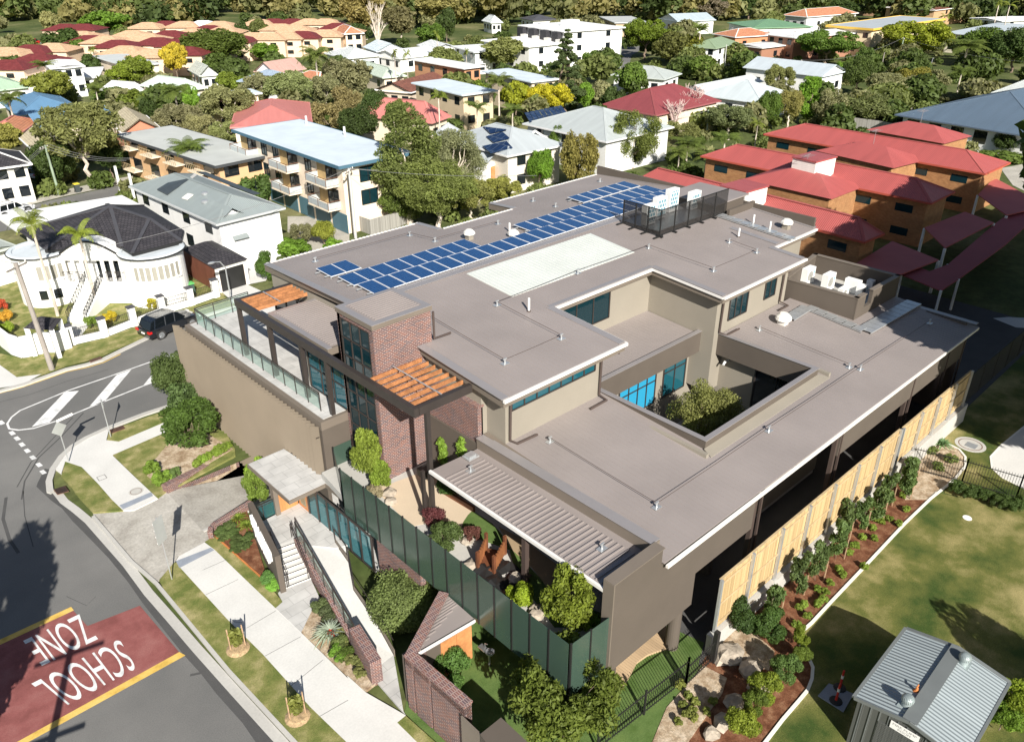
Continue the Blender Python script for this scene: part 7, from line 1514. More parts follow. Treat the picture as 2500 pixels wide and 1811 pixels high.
for(A,B,C,zt,lb)in(((750,1012),(910,1047),(1005,1002),7.0,'white boarded stair box with red ribbed lid on the middle unit block'),((283,1197),(455,1242),(568,1190),7.0,'white stair box with red ribbed lid on the nearest unit block')):
 a,ex,ey,L,W=rect3(at(3,*A,zt),at(3,*B,zt),at(3,*C,zt));Pq=[a,a+ex*L,a+ex*L+ey*W,a+ey*W]
 t=thing('stair_box',lb,'stair tower',(a.x,a.y,3));f=MB();c0=(Pq[0]+Pq[2])/2;f.prism([tuple(c0+(v-c0)*.94)for v in Pq],0,zt-.15);o=f.build('wall',M['board'],t);o.color=(.80,.78,.73,1)
 f=MB();f.prism([tuple(v)for v in Pq],zt-.15,zt);o=f.build('roof',M['ribdeep'],t);o.color=(.38,.09,.09,1)
for i,(pts,z,lb)in enumerate(((((1955,1258),(2140,1392),(2400,1330),(2060,1150)),3.0,'red carport roof nearest the right edge, in front of the farthest block'),(((1610,1472),(1742,1602),(2058,1440),(1870,1370)),3.0,'red carport roof in front of the middle block'),(((1140,1720),(1340,1820),(1700,1680),(1400,1560)),3.0,'red carport roof in front of the nearest block, partly in shade'))):
 t=thing('carport',lb,'carport',at(3,*pts[0],0),'red roofed carports');Q=[at(3,x,y,z)for x,y in pts]
 f=MB();f.prism([(q_.x,q_.y)for q_ in Q],z-.1,z);o=f.build('roof',M['plain'],t);o.color=(*REDR,1)
 for q_ in Q:f=MB();f.box(q_.x-.1,q_.x+.1,q_.y-.1,q_.y+.1,0,z-.1);f.build('post',M['white'],t)
WK=thing('covered_walk','long dark red roofed covered walkway down the side of the unit blocks','covered walkway',at(6,1700,290,0))
for pts in(((1460,185),(1560,130),(1640,165),(1760,120),(2060,-140),(2330,-340),(2420,-270),(2130,-5),(1830,215),(1715,290)),):
 f=MB();z=2.7;Q=[a2(6,x,y,z)for x,y in pts];f.prism(Q,z-.08,z);o=f.build('roof',M['plain'],WK);o.color=(.30,.05,.055,1)
 for k in(0,3,5,6,8,9):q_=Q[k];f=MB();f.box(q_[0]-.08,q_[0]+.08,q_[1]-.08,q_[1]+.08,0,z);f.build('post',M['white'],WK)
Z2=2.0
eh=4.4
RM=thing('house','white house with two round bays, dark tiled hip roof and a long front stair','house',a2(4,650,150,0))
def Z(c,x,y,z):return at(c,x,y,z)
S1=lambda x,y,z:at(0,x/4.9778,360+y/4.9778,z)
ev=[S1(545,1245,4.6),S1(1480,1205,4.6),S1(1610,1285,4.6),S1(2200,1135,4.6),S1(2230,1010,4.6),S1(1740,705,4.6),S1(1300,690,4.9),S1(215,1010,4.6)]
pk,pk2=S1(1340,715,6.3),S1(1820,870,5.7)
f=MB()
f.face([ev[7],ev[0],pk]);f.face([ev[0],ev[1],pk]);f.face([ev[1],ev[2],pk2,pk]);f.face([ev[2],ev[3],pk2]);f.face([ev[3],ev[4],pk2]);f.face([ev[4],ev[5],pk,pk2]);f.face([ev[5],ev[6],pk]);f.face([ev[6],ev[7],pk])
f.build('roof',M['tileslate'],RM)
f=MB()
for a,b in((pk,ev[0]),(pk,ev[1]),(pk,pk2),(pk2,ev[2]),(pk2,ev[3]),(pk,ev[5]),(pk,ev[6]),(pk,ev[7])):f.bar(a+Vector((0,0,.04)),b+Vector((0,0,.04)),.3,.08)
f.build('ridge_tiles',M['slatecap'],RM)
f=MB()
for i in range(7):f.bar(ev[i]-Vector((0,0,.12)),ev[i+1]-Vector((0,0,.12)),.12,.22)
f.build('gutter',M['black'],RM)
f=MB();c0=sum((Vector(v)for v in ev),Vector())/8;f.prism([(c0+(v-c0)*.93).to_tuple()[:2]for v in ev],0,4.45);f.build('wall',M['white'],RM)
def bay(cx_,cy_,r,lbl,a0,a1):
 f=MB();f.lathe(cx_,cy_,[(r,0),(r,eh-.25)],36);f.build('bay_wall',M['white'],RM)
 f=MB();f.lathe(cx_,cy_,[(r+.03,eh-.25),(r+.22,eh-.2),(r+.22,eh-.1),(r+.1,eh),(r-.2,eh),(r-.22,eh-.12),(.01,eh-.1)],40);f.build('bay_roof',M['palemetal'],RM)
 f=MB();f.lathe(cx_,cy_,[(r+.23,eh-.2),(r+.28,eh-.18),(r+.28,eh-.08),(r+.22,eh-.08)],40);f.build('bay_gutter',M['black'],RM)
 n=int((a1-a0)/.19);g=MB();g.lathe(cx_,cy_,[(r+.02,2.35),(r+.02,3.55)],n,a0=a0,a1=a1);g.build('bay_window',M['blind'],RM)
 g=MB();g.lathe(cx_,cy_,[(r+.01,2.22),(r+.1,2.25),(r+.1,2.33),(r+.02,2.37)],n*2,a0=a0-.03,a1=a1+.03);g.lathe(cx_,cy_,[(r+.01,3.53),(r+.08,3.55),(r+.08,3.63),(r+.01,3.65)],n*2,a0=a0-.03,a1=a1+.03)
 for i in range(n+1):t_=a0+(a1-a0)*i/n;g.bar((cx_+(r+.05)*cos(t_),cy_+(r+.05)*sin(t_),2.3),(cx_+(r+.05)*cos(t_),cy_+(r+.05)*sin(t_),3.6),.12,.1)
 g.build('window_frame',M['white'],RM)
def fit_circle(p,q,r_):
 m_=(p+q)/2;d=(q-p);h=sqrt(max(.01,r_*r_-(d.length/2)**2));n=Vector((-d.y,d.x)).normalized();n=n if n.dot(m_)>0 else-n;return m_+n*h
L0,L1=Vector(S1(115,1240,eh)[:2]),Vector(S1(800,1240,eh)[:2]);R0_,R1_=Vector(S1(1445,1270,eh)[:2]),Vector(S1(2190,1215,eh)[:2])
rl_,rr2=(L1-L0).length/2*1.02,(R1_-R0_).length/2*1.02
cl,cr=fit_circle(L0,L1,rl_),fit_circle(R0_,R1_,rr2)
toc=atan2(-cl.y,-cl.x);bay(cl.x,cl.y,rl_,'l',toc-.35,toc+.75);toc=atan2(-cr.y,-cr.x);bay(cr.x,cr.y,rr2,'r',toc-.75,toc+.85)
fd=(cr-cl).normalized();fn=Vector((fd.y,-fd.x));fn=fn if fn.dot(cl)<0 else-fn
pb=cl+fn*(rl_*.55);Lp=(cr-cl).length
def PP(s,o,z):q=pb+fd*s+fn*o;return(q.x,q.y,z)
s0,s1=rl_*.8,Lp-rr2*.8
f=MB();f.prism([PP(s0,-2.5,0)[:2],PP(s1,-2.5,0)[:2],PP(s1,0,0)[:2],PP(s0,0,0)[:2]],0,1.9);f.prism([PP(s0,-.35,0)[:2],PP(s1,-.35,0)[:2],PP(s1,0,0)[:2],PP(s0,0,0)[:2]],3.75,4.35);f.build('portico',M['white'],RM)
f=MB();f.prism([PP(s0,-1.0,0)[:2],PP(s1,-1.0,0)[:2],PP(s1,-.95,0)[:2],PP(s0,-.95,0)[:2]],1.9,3.8);f.build('porch_back',M['glassdark'],RM)
sm=(s0+s1)/2;f=MB();n=16;arch=[(sm-2.3+4.6*i/n,4.35+1.0*sin(pi*i/n))for i in range(n+1)]
f.face([PP(s,0,z)for s,z in arch]);f.face([PP(s,-1.6,z)for s,z in arch][::-1])
for i in range(n):(a,za),(b,zb_)=arch[i],arch[i+1];f.face([PP(a,0,za),PP(b,0,zb_),PP(b,-1.6,zb_),PP(a,-1.6,za)])
f.build('arch',M['white'],RM);f=MB();f.tube([PP(s,.05,z+.03)for s,z in arch],.09,6);f.build('arch_gutter',M['black'],RM)
for u in(.06,.2,.34,.66,.8,.94):
 f=MB();q=PP(s0+(s1-s0)*u,-.18,0);f.cyl(q[0],q[1],1.9,3.76,.17,.15,14);f.build('column',M['white'],RM)
f=MB()
for i in range(46):
 s=s0+(s1-s0)*i/45
 if abs(s-sm)>.9:f.bar(PP(s,-.03,1.9),PP(s,-.03,2.75),.025,.025)
for a,b in((s0,sm-.9),(sm+.9,s1)):f.bar(PP(a,-.03,2.75),PP(b,-.03,2.75),.05,.04)
f.build('porch_rail',M['darkmetal'],RM)
for dx,ww in((.7,.7),(2.1,.9)):a,b=PP(s1-dx-ww,.02,0),PP(s1-dx,.02,0);f=MB();f.face([(a[0],a[1],.6),(b[0],b[1],.6),(b[0],b[1],1.3),(a[0],a[1],1.3)]);f.build('window',M['palemint'],RM)
for t_ in(toc-.2,toc+.25):
 q=(cl.x+(rl_+.02)*cos(t_),cl.y+(rl_+.02)*sin(t_));d=Vector((-sin(t_),cos(t_)))*.3;f=MB();f.face([(q[0]-d.x,q[1]-d.y,.7),(q[0]+d.x,q[1]+d.y,.7),(q[0]+d.x,q[1]+d.y,1.5),(q[0]-d.x,q[1]-d.y,1.5)]);f.build('window',M['glassdark'],RM)
sp0,sp1=Vector(at(4,500,500,0)[:2]),Vector(PP(sm,0,0)[:2]);sd=(sp1-sp0);sn=Vector((-sd.y,sd.x)).normalized()*.62;n=12
for i in range(n):
 a,b=sp0+sd*i/n,sp0+sd*(i+1)/n;f=MB();z=1.9*(i+1)/n;f.prism([tuple(a-sn),tuple(b-sn),tuple(b+sn),tuple(a+sn)],0,z);f.build('step',M['path'],RM)
for s_ in(-1,1):
 f=MB();a,b=sp0+sn*s_*1.12,sp1+sn*s_*1.12;w_=sn.normalized()*.09
 f.prism([tuple(a-w_),tuple(b-w_),tuple(b+w_),tuple(a+w_)],0,lambda x,y:.25+1.9*max(0,min(1,(Vector((x,y))-sp0).dot(sd)/sd.dot(sd))));f.build('stair_wall',M['white'],RM)
 f=MB()
 for i in range(13):
  p=a.lerp(b,i/12);z=.25+1.9*i/12;f.bar((p.x,p.y,z),(p.x,p.y,z+.7),.03,.03)
  if i<12:q_=a.lerp(b,(i+1)/12);f.bar((p.x,p.y,z+.7),(q_.x,q_.y,z+.86),.035,.035);f.bar((p.x,p.y,z+.1),(q_.x,q_.y,z+.86),.02,.02);f.bar((p.x,p.y,z+.7),(q_.x,q_.y,z+.26),.02,.02)
 f.build('stair_rail',M['black'],RM)
FR=thing('carport','long flat white carport roof behind the dark tiled roof','carport',S1(1000,700,0));f=MB();f.prism([S1(-60,830,3.8).to_tuple()[:2],S1(1480,580,3.8).to_tuple()[:2],S1(1750,715,3.8).to_tuple()[:2],S1(1300,720,3.8).to_tuple()[:2],S1(200,1010,3.8).to_tuple()[:2]],3.6,3.8);f.build('roof',M['white'],FR)
f=MB();
for x,y in((1480,600),(0,850),(1650,700)):q=S1(x,y,0);f=MB();f.box(q.x-.12,q.x+.12,q.y-.12,q.y+.12,0,3.6);f.build('post',M['white'],FR)
house('house','house with plain grey green roof cut by the left edge, beside the white round house',1,(-260,1690),(105,1590),(10,1410),3.6,.5,'gable','plain',(.42,.46,.42),'plain',(.75,.75,.72),win=(0,0),k_=.9)
t=thing('garage','garage with brown timber side, dark tiled roof and black roller door','garage',at(0,560,700));hg=2.35
G0,G1,G2=at(0,523,654,hg),at(0,600,632,hg),at(0,446,609,hg)
gx=Vector((G1.x-G0.x,G1.y-G0.y));gy=Vector((G2.x-G0.x,G2.y-G0.y));o=Vector((G0.x,G0.y));Pg=lambda u,v:tuple(o+gx*u+gy*v)
f=MB();q=[(*Pg(u,v),hg)for u,v in((-.04,-.04),(1.04,-.04),(1.04,1.04),(-.04,1.04))];r0,r1=(*Pg(.5,.4),hg+.75),(*Pg(.5,.75),hg+.75)
for F_ in([q[0],q[1],r0],[q[1],q[2],r1,r0],[q[2],q[3],r1],[q[3],q[0],r0,r1]):f.face(F_)
f.build('roof',M['tileslate'],t);f=MB();f.prism([Pg(0,0),Pg(1,0),Pg(1,1),Pg(0,1)],0,hg-.02);f.build('wall',M['redwoodboard'],t)
f=MB();gn_=-gy.normalized()*.03;f.prism([tuple(Vector(Pg(.12,0))+gn_),tuple(Vector(Pg(.88,0))+gn_),Pg(.88,.01),Pg(.12,.01)],0,2.0);f.build('roller_door',M['black'],t);f=MB()
for u0,u1 in((0,.11),(.89,1)):f.prism([tuple(Vector(Pg(u0,0))+gn_),tuple(Vector(Pg(u1,0))+gn_),Pg(u1,.01),Pg(u0,.01)],0,2.3)
f.prism([tuple(Vector(Pg(.11,0))+gn_*.9),tuple(Vector(Pg(.89,0))+gn_*.9),Pg(.89,.01),Pg(.11,.01)],2.0,2.3);f.build('door_frame',M['offwhite'],t)
FW=[(4,20,640),(4,150,725),(4,270,695)]
fp=[(465,640),(680,590),(870,515),(1055,440),(1240,385),(1400,330)]
FN=thing('pillar_fence','white pillar fence with dark iron railing in front of the white round house','fence',at(4,465,640))
base=[at(4,x,y)for x,y in fp]
for i,p in enumerate(base):
 f=MB();f.box(p.x-.24,p.x+.24,p.y-.24,p.y+.24,0,1.55);pl_o=f.build('pillar',M['white'],FN);f=MB();f.box(p.x-.3,p.x+.3,p.y-.3,p.y+.3,1.55,1.62);f.lathe(p.x,p.y,[(.4,1.62),(.01,1.72)],4,a0=pi/4,a1=pi/4+2*pi);f.build('cap',M['slatecap'],pl_o)
for a,b in zip(base,base[1:]):
 f=MB();f.bar((a.x,a.y,.26),(b.x,b.y,.26),.2,.52);f.build('wall',M['white'],FN)
 f=MB();n=int((b-a).length/.14)
 for i in range(1,n):p=a.lerp(b,i/n);f.bar((p.x,p.y,.52),(p.x,p.y,1.25),.018,.018)
 f.bar((a.x,a.y,1.2),(b.x,b.y,1.2),.03,.03);f.bar((a.x,a.y,.6),(b.x,b.y,.6),.03,.03);f.build('railing',M['darkmetal'],FN)
GH=thing('gatehouse','white gateway with curved wall and little dark tiled roof behind the power pole','gatehouse',at(4,270,690))
f=MB();pts=[at(4,x,y)for x,y in((-60,560),(20,650),(85,700),(150,722),(230,705),(290,690),(380,690),(465,660))]
for a,b in zip(pts,pts[1:]):f.bar((a.x,a.y,.8 if a.y>0 else.8),(b.x,b.y,.8),.25,1.6)
f.build('wall',M['white'],GH)
q=[at(4,150,535,2.3),at(4,340,548,2.3),at(4,400,470,2.3),at(4,235,465,2.3)];c0=sum(q,Vector())/4+Vector((0,0,.6));f=MB()
for i in range(4):f.face([q[i],q[(i+1)%4],c0])
f.build('roof',M['tileslate'],GH)
for v in q:w_=c0+(v-c0)*.85;f=MB();f.box(w_.x-.15,w_.x+.15,w_.y-.15,w_.y+.15,0,2.3);f.build('pier',M['white'],GH)
f=MB();c0_=c0
P2=[at(4,x,y)for x,y in((-200,660),(20,655),(150,728),(465,645),(1055,445),(1400,335),(1480,320),(1200,200),(700,0),(-300,200))]
tag(sheet('front_lawn',[tuple(p)[:2]for p in P2],.02,'grass'),kind='structure')
struct(sheet('verge',[a2(4,*p)for p in((-400,860),(0,700),(150,735),(465,655),(680,600),(1240,395),(1400,345),(1440,325),(1490,360),(1290,430),(960,590),(770,670),(660,722),(560,752),(430,785),(290,838),(120,880),(0,775),(-400,950))],.06,'grass'))
struct(sheet('footpath',[a2(4,*p)for p in((-300,880),(0,775),(110,855),(270,835),(150,900),(0,925),(-300,1010))],.065,'path'))
struct(sheet('house_path',[tuple(v)[:2]for v in(at(4,470,500),at(4,590,500),at(4,480,640),at(4,400,640))],.03,'path'))
struct(sheet('garage_drive',[a2(4,*p)for p in((1430,300),(1600,255),(1760,330),(1900,420),(1600,500),(1500,360))],.07,'path'))
struct(sheet('side_yard',[a2(4,*p)for p in((1200,180),(1600,60),(1680,-20),(1800,60),(1720,230),(1600,255),(1430,300))],.05,'path'))
bs=[(1,-400,1480),(1,0,1375),(1,180,1335),(1,400,1280),(1,700,1215),(1,860,1185),(1,1000,1140),(1,1100,1210),(1,880,1250),(1,820,1280),(1,500,1400),(1,0,1500),(1,-400,1600)]
struct(sheet('back_street',[a2(*q)for q in bs],.004,'asphalt'))
struct(sheet('footpath',[a2(1,*q)for q in((-400,1440),(0,1330),(200,1285),(400,1235),(700,1170),(860,1140),(860,1182),(700,1212),(400,1277),(180,1332),(0,1372),(-400,1478))],.05,'path2'))
struct(sheet('parking_area',[a2(1,*q)for q in((1860,1400),(2100,1400),(2260,1480),(2260,1640),(2000,1640),(1860,1500))],.01,'path2'))
struct(sheet('unit_driveway',[a2(3,*q)for q in((2100,1090),(2260,1060),(2600,1100),(2600,1400),(2180,1200))],.01,'path2'))
struct(sheet('street',[a2(2,*q)for q in((1620,415),(1700,440),(1880,440),(1900,360),(2000,300),(1840,300),(1740,380))],.01,'asphalt'))
struct(sheet('street',[a2(3,*q)for q in((1480,690),(1600,655),(1760,600),(1800,620),(1600,700),(1480,720))],.01,'path2'))
for i,pts in enumerate((((1050,40),(1200,25),(1480,50),(1800,30),(2252,80),(2252,20),(1480,5),(1100,5)),((-50,60),(80,40),(170,80),(180,120),(60,110),(-50,105)),((1750,40),(2252,20),(2252,65),(1900,50)),((0,290),(150,270),(350,275),(330,300),(0,310)))):
 struct(sheet('fairway',[a2(1,*q)for q in pts],.01,'parkgrass'))
AF=thing('paling_fence','weathered grey paling fence between the apartments and the pale gum trees','fence',at(2,200,1540))
ap=[at(2,-60,1400),at(2,0,1440),at(2,215,1520),at(2,400,1465),at(2,480,1430)]
for a,b in zip(ap,ap[1:]):f=MB();f.bar((a.x,a.y,.8),(b.x,b.y,.8),.05,1.6);f.build('paling',M['greypaling'],AF)
AF=thing('paling_fence','grey paling fence below the slate blue roof','fence',at(3,1700,930),)
ap=[at(3,x,y)for x,y in((1080,830),(1300,860),(1560,910),(1800,955),(2252,1010),(2700,1080))]
for a,b in zip(ap,ap[1:]):f=MB();f.bar((a.x,a.y,.9),(b.x,b.y,.9),.05,1.8);f.build('paling',M['greypaling'],AF)
def pole(c,bx,by,tx,ty,label,r=.15,arm=1.,mt='pole',name='power_pole',ang=.6):
 b=at(c,bx,by);h=hgt(c,bx,by,tx,ty);t=thing(name,label,'pole',b,'power poles')
 d=_ray(c,tx,ty);k=hypot(b.x,b.y)/hypot(d.x,d.y);top=Vector((0,0,CAMH))+d*k;top.z=h
 f=MB();f.tube([b,top],[r,r*.7],10);f.build('pole',M[mt],t)
 if arm:
  f=MB();f.bar(top+Vector((-arm*cos(ang),-arm*sin(ang),-.3)),top+Vector((arm*cos(ang),arm*sin(ang),-.3)),.1,.1);f.build('crossarm',M['pole'],t)
  for u in(-.9,-.4,.4,.9):q=top+Vector((u*arm*cos(ang),u*arm*sin(ang),-.2));f=MB();f.cyl(q.x,q.y,q.z,q.z+.14,.05);f.build('insulator',M['offwhite'],t)
 return top
t1=pole(4,338,805,100,112,'weathered power pole standing in the verge before the white round house',.19,.9)
t2=pole(1,385,1265,290,940,'green stained power pole on the far side of the back street',.16,.9,'greenpole')
t3=pole(2,115,1540,70,1090,'pale grey power pole in front of the cream apartment block',.16,1.,'palepole')
t4=pole(3,800,560,815,390,'power pole before the long white house with window hoods',.15,1.)
t5=pole(3,1430,440,1475,245,'leaning green stained pole beside the round yellow green tree',.16,.8,'greenpole')
t6=pole(2,1845,740,1845,640,'power pole top rising above the bushes by the deep red roof',.14,.9,'greenpole')
t7=pole(3,200,890,210,712,'pole with grey box among the palms left of the red units',.14,0,'greenpole')
t8=pole(2,1825,445,1828,300,'slim green pole at the far side street with the parked blue car',.13,0,'greenpole')
t9=pole(3,310,470,328,290,'grey pole before the olive green roofed house',.13,0,'palepole')
t10=pole(3,1320,490,1350,340,'thin grey pole among the bushes left of the leaning pole',.12,0)
def wire(a,b,label,sag=.6,r=.018):
 f=MB();a=Vector(a);b=Vector(b);n=10;f.tube([a.lerp(b,i/n)-Vector((0,0,sag*4*(i/n)*(1-i/n)))for i in range(n+1)],r,4,cap=False)
 tag(f.build('overhead_wire',M['wire']),label,'wire','overhead wires')
lf=Vector(at(1,-300,1300,7));
for k in range(3):
 o=Vector((.5*(k-1),.4*(k-1),0));wire(t2+o,Vector(at(1,840,1030,7))+o,'%s wire running from the green stained pole towards the tan brick flats'%['top','middle','lower'][k]);wire(t2+o,lf+o,'%s wire running from the green stained pole off the left edge'%['top','middle','lower'][k])
wire(t3,Vector(at(2,960,1075,4)),'wire crossing from the pale pole to the weatherboard cottage',.4);wire(t3,Vector((47,47,9.6)),'wire from the pale pole down behind the taupe roof',.3)
wire(t1,t3,'long wire from the verge pole across the dark tiled roof to the apartment pole',1.0);wire(t1,Vector(at(4,-200,0,6)),'wire from the verge pole off the left edge',.3)
wire(t4,t5,'wire between the two poles at the upper right',1.5);wire(t5,Vector(at(3,2400,410,7)),'wire from the leaning pole off the right edge',1.);wire(t7,Vector(at(3,-250,790,6)),'wire looping from the boxed pole to the left',.6)
def lamp(c,bx,by,tx,ty,label,dx):
 b=at(c,bx,by);h=hgt(c,bx,by,tx,ty);t=thing('street_lamp',label,'street lamp',b,'grey street lamps')
 f=MB();f.tube([b,b+Vector((0,0,h-.8)),b+Vector((dx*.4,dx*.1,h-.2)),b+Vector((dx,dx*.3,h))],[.07,.055,.05,.04],8);f.build('pole',M['galv'],t)
 e=b+Vector((dx,dx*.3,h));f=MB();f.ball((e.x+dx*.2,e.y+dx*.05,h),.22,8,sz=(1.5,.8,.4));f.build('lamp_head',M['galv'],t)
lamp(4,1500,380,1365,90,'curved grey street lamp at the end of the verge by the garage',-1.0)
lamp(3,1640,470,1680,385,'double armed grey street lamp by the round yellow green tree',1.2)
def bin_(c,x,y,h,body,lid,label):
 p=at(c,x,y);t=thing('wheelie_bin',label,'bin',p,'wheelie bins');f=MB();f.prism([(p.x-.26,p.y-.28),(p.x+.26,p.y-.28),(p.x+.26,p.y+.28),(p.x-.26,p.y+.28)],.06,h);o=f.build('body',M['plain'],t);o.color=(*body,1)
 f=MB();f.box(p.x-.3,p.x+.3,p.y-.33,p.y+.33,h,h+.07);o=f.build('lid',M['plain'],t);o.color=(*lid,1)
 for s in(-1,1):f=MB();f.tube([(p.x+s*.27,p.y+.25,.1),(p.x+s*.31,p.y+.25,.1)],.1,10);f.build('wheel',M['rubberdark'],t)
bin_(4,1240,315,1.0,(.04,.09,.06),(.12,.45,.12),'dark green wheelie bin with bright green lid behind the white fence')
bin_(1,505,1245,1.0,(.04,.05,.05),(.75,.6,.05),'wheelie bin with yellow lid on the back street footpath')
bin_(2,1725,1025,1.0,(.05,.06,.05),(.5,.04,.04),'wheelie bin with red lid by the slatted carport');bin_(1,640,1200,1.0,(.06,.07,.06),(.06,.07,.06),'dark wheelie bin under the big gum tree by the back street')
def car(p,ang,L,Wd,H_,paint,label,name='parked_car',suv=True,detail=True):
 t=thing(name,label,'car',(0,0,0),'parked cars');s=L/4.5;hw=Wd/2
 def body(mb,prof,w0,w1,zsp):
  n=len(prof);k=len(mb.v)
  for sgn_ in(-1,1):
   for x,z in prof:
    ww=w0+(w1-w0)*max(0,min(1,(z-zsp)/(H_-zsp)));ww*=1-.10*max(0,abs(x)/(L/2)-.75)*4;mb.v.append((x,sgn_*ww,z))
  for i in range(n):j=(i+1)%n;mb.f.append((k+i,k+j,k+n+j,k+n+i));mb.m.append(0)
  mb.f.append(tuple(k+i for i in range(n))[::-1]);mb.f.append(tuple(k+n+i for i in range(n)));mb.m+=[0,0]
 bl=H_*.56
 f=MB();body(f,[(-L/2+.05,.28),(-L/2,.55),(-L/2+.06,bl*.98),(-L*.40,bl+.06),(L*.17,bl+.05),(L*.40,bl-.06),(L/2-.04,bl*.78),(L/2,.5),(L/2-.06,.26)],hw,hw*.93,.5)
 bd=f.build('body',M['carbody'],t,smooth=False);bd.color=(*paint,1)
 mo=bd.modifiers.new('round','BEVEL');mo.width=.07;mo.segments=3;mo.limit_method='ANGLE';mo.angle_limit=radians(25)
 f=MB();body(f,[(-L*.47,bl),(-L*.40,H_-.12),(-L*.30,H_-.01),(L*.02,H_),(L*.10,H_-.07),(L*.24,bl)],hw*.9,hw*.70,bl)
 cb=f.build('cabin',M['carglass'],t);mo=cb.modifiers.new('round','BEVEL');mo.width=.05;mo.segments=2
 f=MB();body(f,[(-L*.405,H_-.10),(-L*.30,H_+.015),(L*.02,H_+.02),(L*.085,H_-.05),(L*.02,H_-.03),(-L*.3,H_-.04)],hw*.74,hw*.71,H_-.1);r_=f.build('roof',M['carbody'],t);r_.color=(*paint,1)
 for s_ in(-1,1):
  for x0,x1 in((-L*.18,-L*.15),(L*.0,L*.03),(-L*.385,-L*.33)):f=MB();f.bar((x0,s_*hw*.9,bl),(x1-(.0),s_*hw*.735,H_-.04),.07,.03);f.build('pillar',M['carbody'],t).color=(*paint,1)
 for wx in(-L*.30,L*.30):
  for s_ in(-1,1):
   f=MB();f.tube([(wx,s_*(hw-.2),.35),(wx,s_*(hw+.012),.35)],.35,24);ty=f.build('tyre',M['rubberdark'],t)
   f=MB();f.tube([(wx,s_*(hw+.0),.35),(wx,s_*(hw+.022),.35)],.24,20)
   for k in range(5):a=2*pi*k/5;f.bar((wx,s_*(hw+.03),.35),(wx+.22*cos(a),s_*(hw+.03),.35+.22*sin(a)),.05,.02,up=(0,1,0))
   f.build('rim',M['steel'],ty)
   f=MB();f.tube([(wx,s_*(hw-.15),.36),(wx,s_*(hw+.004),.36)],.40,24);f.build('wheel_arch',M['black'],t)
 for s_ in(-1,1):
  f=MB();f.box(L/2-.16,L/2-.02,s_*hw*.82-.16,s_*hw*.82+.16,bl*.68,bl*.82);f.build('headlight',M['gloss'],t).color=(.7,.72,.74,1)
  f=MB();f.box(-L/2-.01,-L/2+.22,s_*hw*.80-.16,s_*hw*.80+.16,bl*.78,bl*.96);f.build('tail_light',M['taillight'],t)
  f=MB();f.bar((-L*.30,s_*hw*.66,H_+.05),(L*.02,s_*hw*.66,H_+.05),.04,.04);f.build('roof_rail',M['steel'],t)
  f=MB();f.box(L*.155,L*.2,s_*(hw+.02),s_*(hw+.18),bl+.02,bl+.15);f.build('mirror',M['carbody'],t).color=(*paint,1)
 f=MB();f.box(-L/2-.012,-L/2+.02,-.19,.19,.58,.7);f.build('number_plate',M['white'],t)
 t.location=p;t.rotation_euler[2]=ang;return t
w0c,w1c=at(0,397,828),at(0,474,796)
cd=Vector((w1c.x-w0c.x,w1c.y-w0c.y)).normalized();cn=Vector((-cd.y,cd.x));cn=cn if cn.y>0 else-cn
mc=Vector((w0c.x,w0c.y))+cd*1.36+cn*.9
car((mc.x,mc.y,0),atan2(cd.y,cd.x),4.55,1.84,1.62,(.006,.008,.012),'black station wagon with roof rails parked at the kerb beyond the terrace')
p=at(2,1765,405);car((p.x,p.y,0),.9,4.4,1.75,1.45,(.02,.10,.16),'teal blue car parked in the side street beside the white block')
p=at(2,1740,425);car((p.x-2,p.y-4,0),.9,4.3,1.75,1.45,(.015,.03,.06),'dark car parked just in front of the teal blue car')
p=at(1,85,1390);car((p.x,p.y,0),.3,4.4,1.75,1.45,(.6,.62,.65),'silver car in the back street behind the left slim palm')
p=at(1,290,1140);car((p.x,p.y,0),.5,4.4,1.75,1.45,(.7,.7,.7),'white car half hidden by the fence near the green stained pole')
p=at(1,1010,325);car((p.x,p.y,0),.2,4.4,1.75,1.45,(.75,.75,.75),'white car parked inside the peach townhouse estate')
p=at(1,225,290);car((p.x,p.y,0),.2,4.6,1.8,1.6,(.5,.02,.02),'red car on the far road at the upper left',suv=True)
SD=Vector((cos(SUN_AZ+pi),sin(SUN_AZ+pi),0))
def behind(c,x,y,h):return at(c,x,y)-SD*(h/tan(SUN_EL))
b=behind(7,470,985,9.5);t=thing('power_pole','power pole outside the lower left corner','pole',b,'power poles')
f=MB();f.tube([b,b+Vector((0,0,9.5))],[.2,.13],10);f.build('pole',M['pole'],t)
for z,L_ in((9.0,1.3),(6.3,1.1)):f=MB();f.bar(b+Vector((-L_,.25*L_,z)),b+Vector((L_,-.25*L_,z)),.12,.12);f.build('crossarm',M['pole'],t)
b=behind(7,60,560,9);plant('gum.1',b.x-.6,b.y-1,12,6.5,OLIVE,'gum tree outside the left edge','tree')
b=behind(9,2080,1030,5);plant('round.1',b.x,b.y,6.5,3.5,GREEN,'tree outside the lower right edge','tree')
O2,G2_,D2,Y2,K2=(.15,.165,.055),(.08,.125,.022),(.045,.07,.018),(.20,.215,.025),(.17,.17,.085)
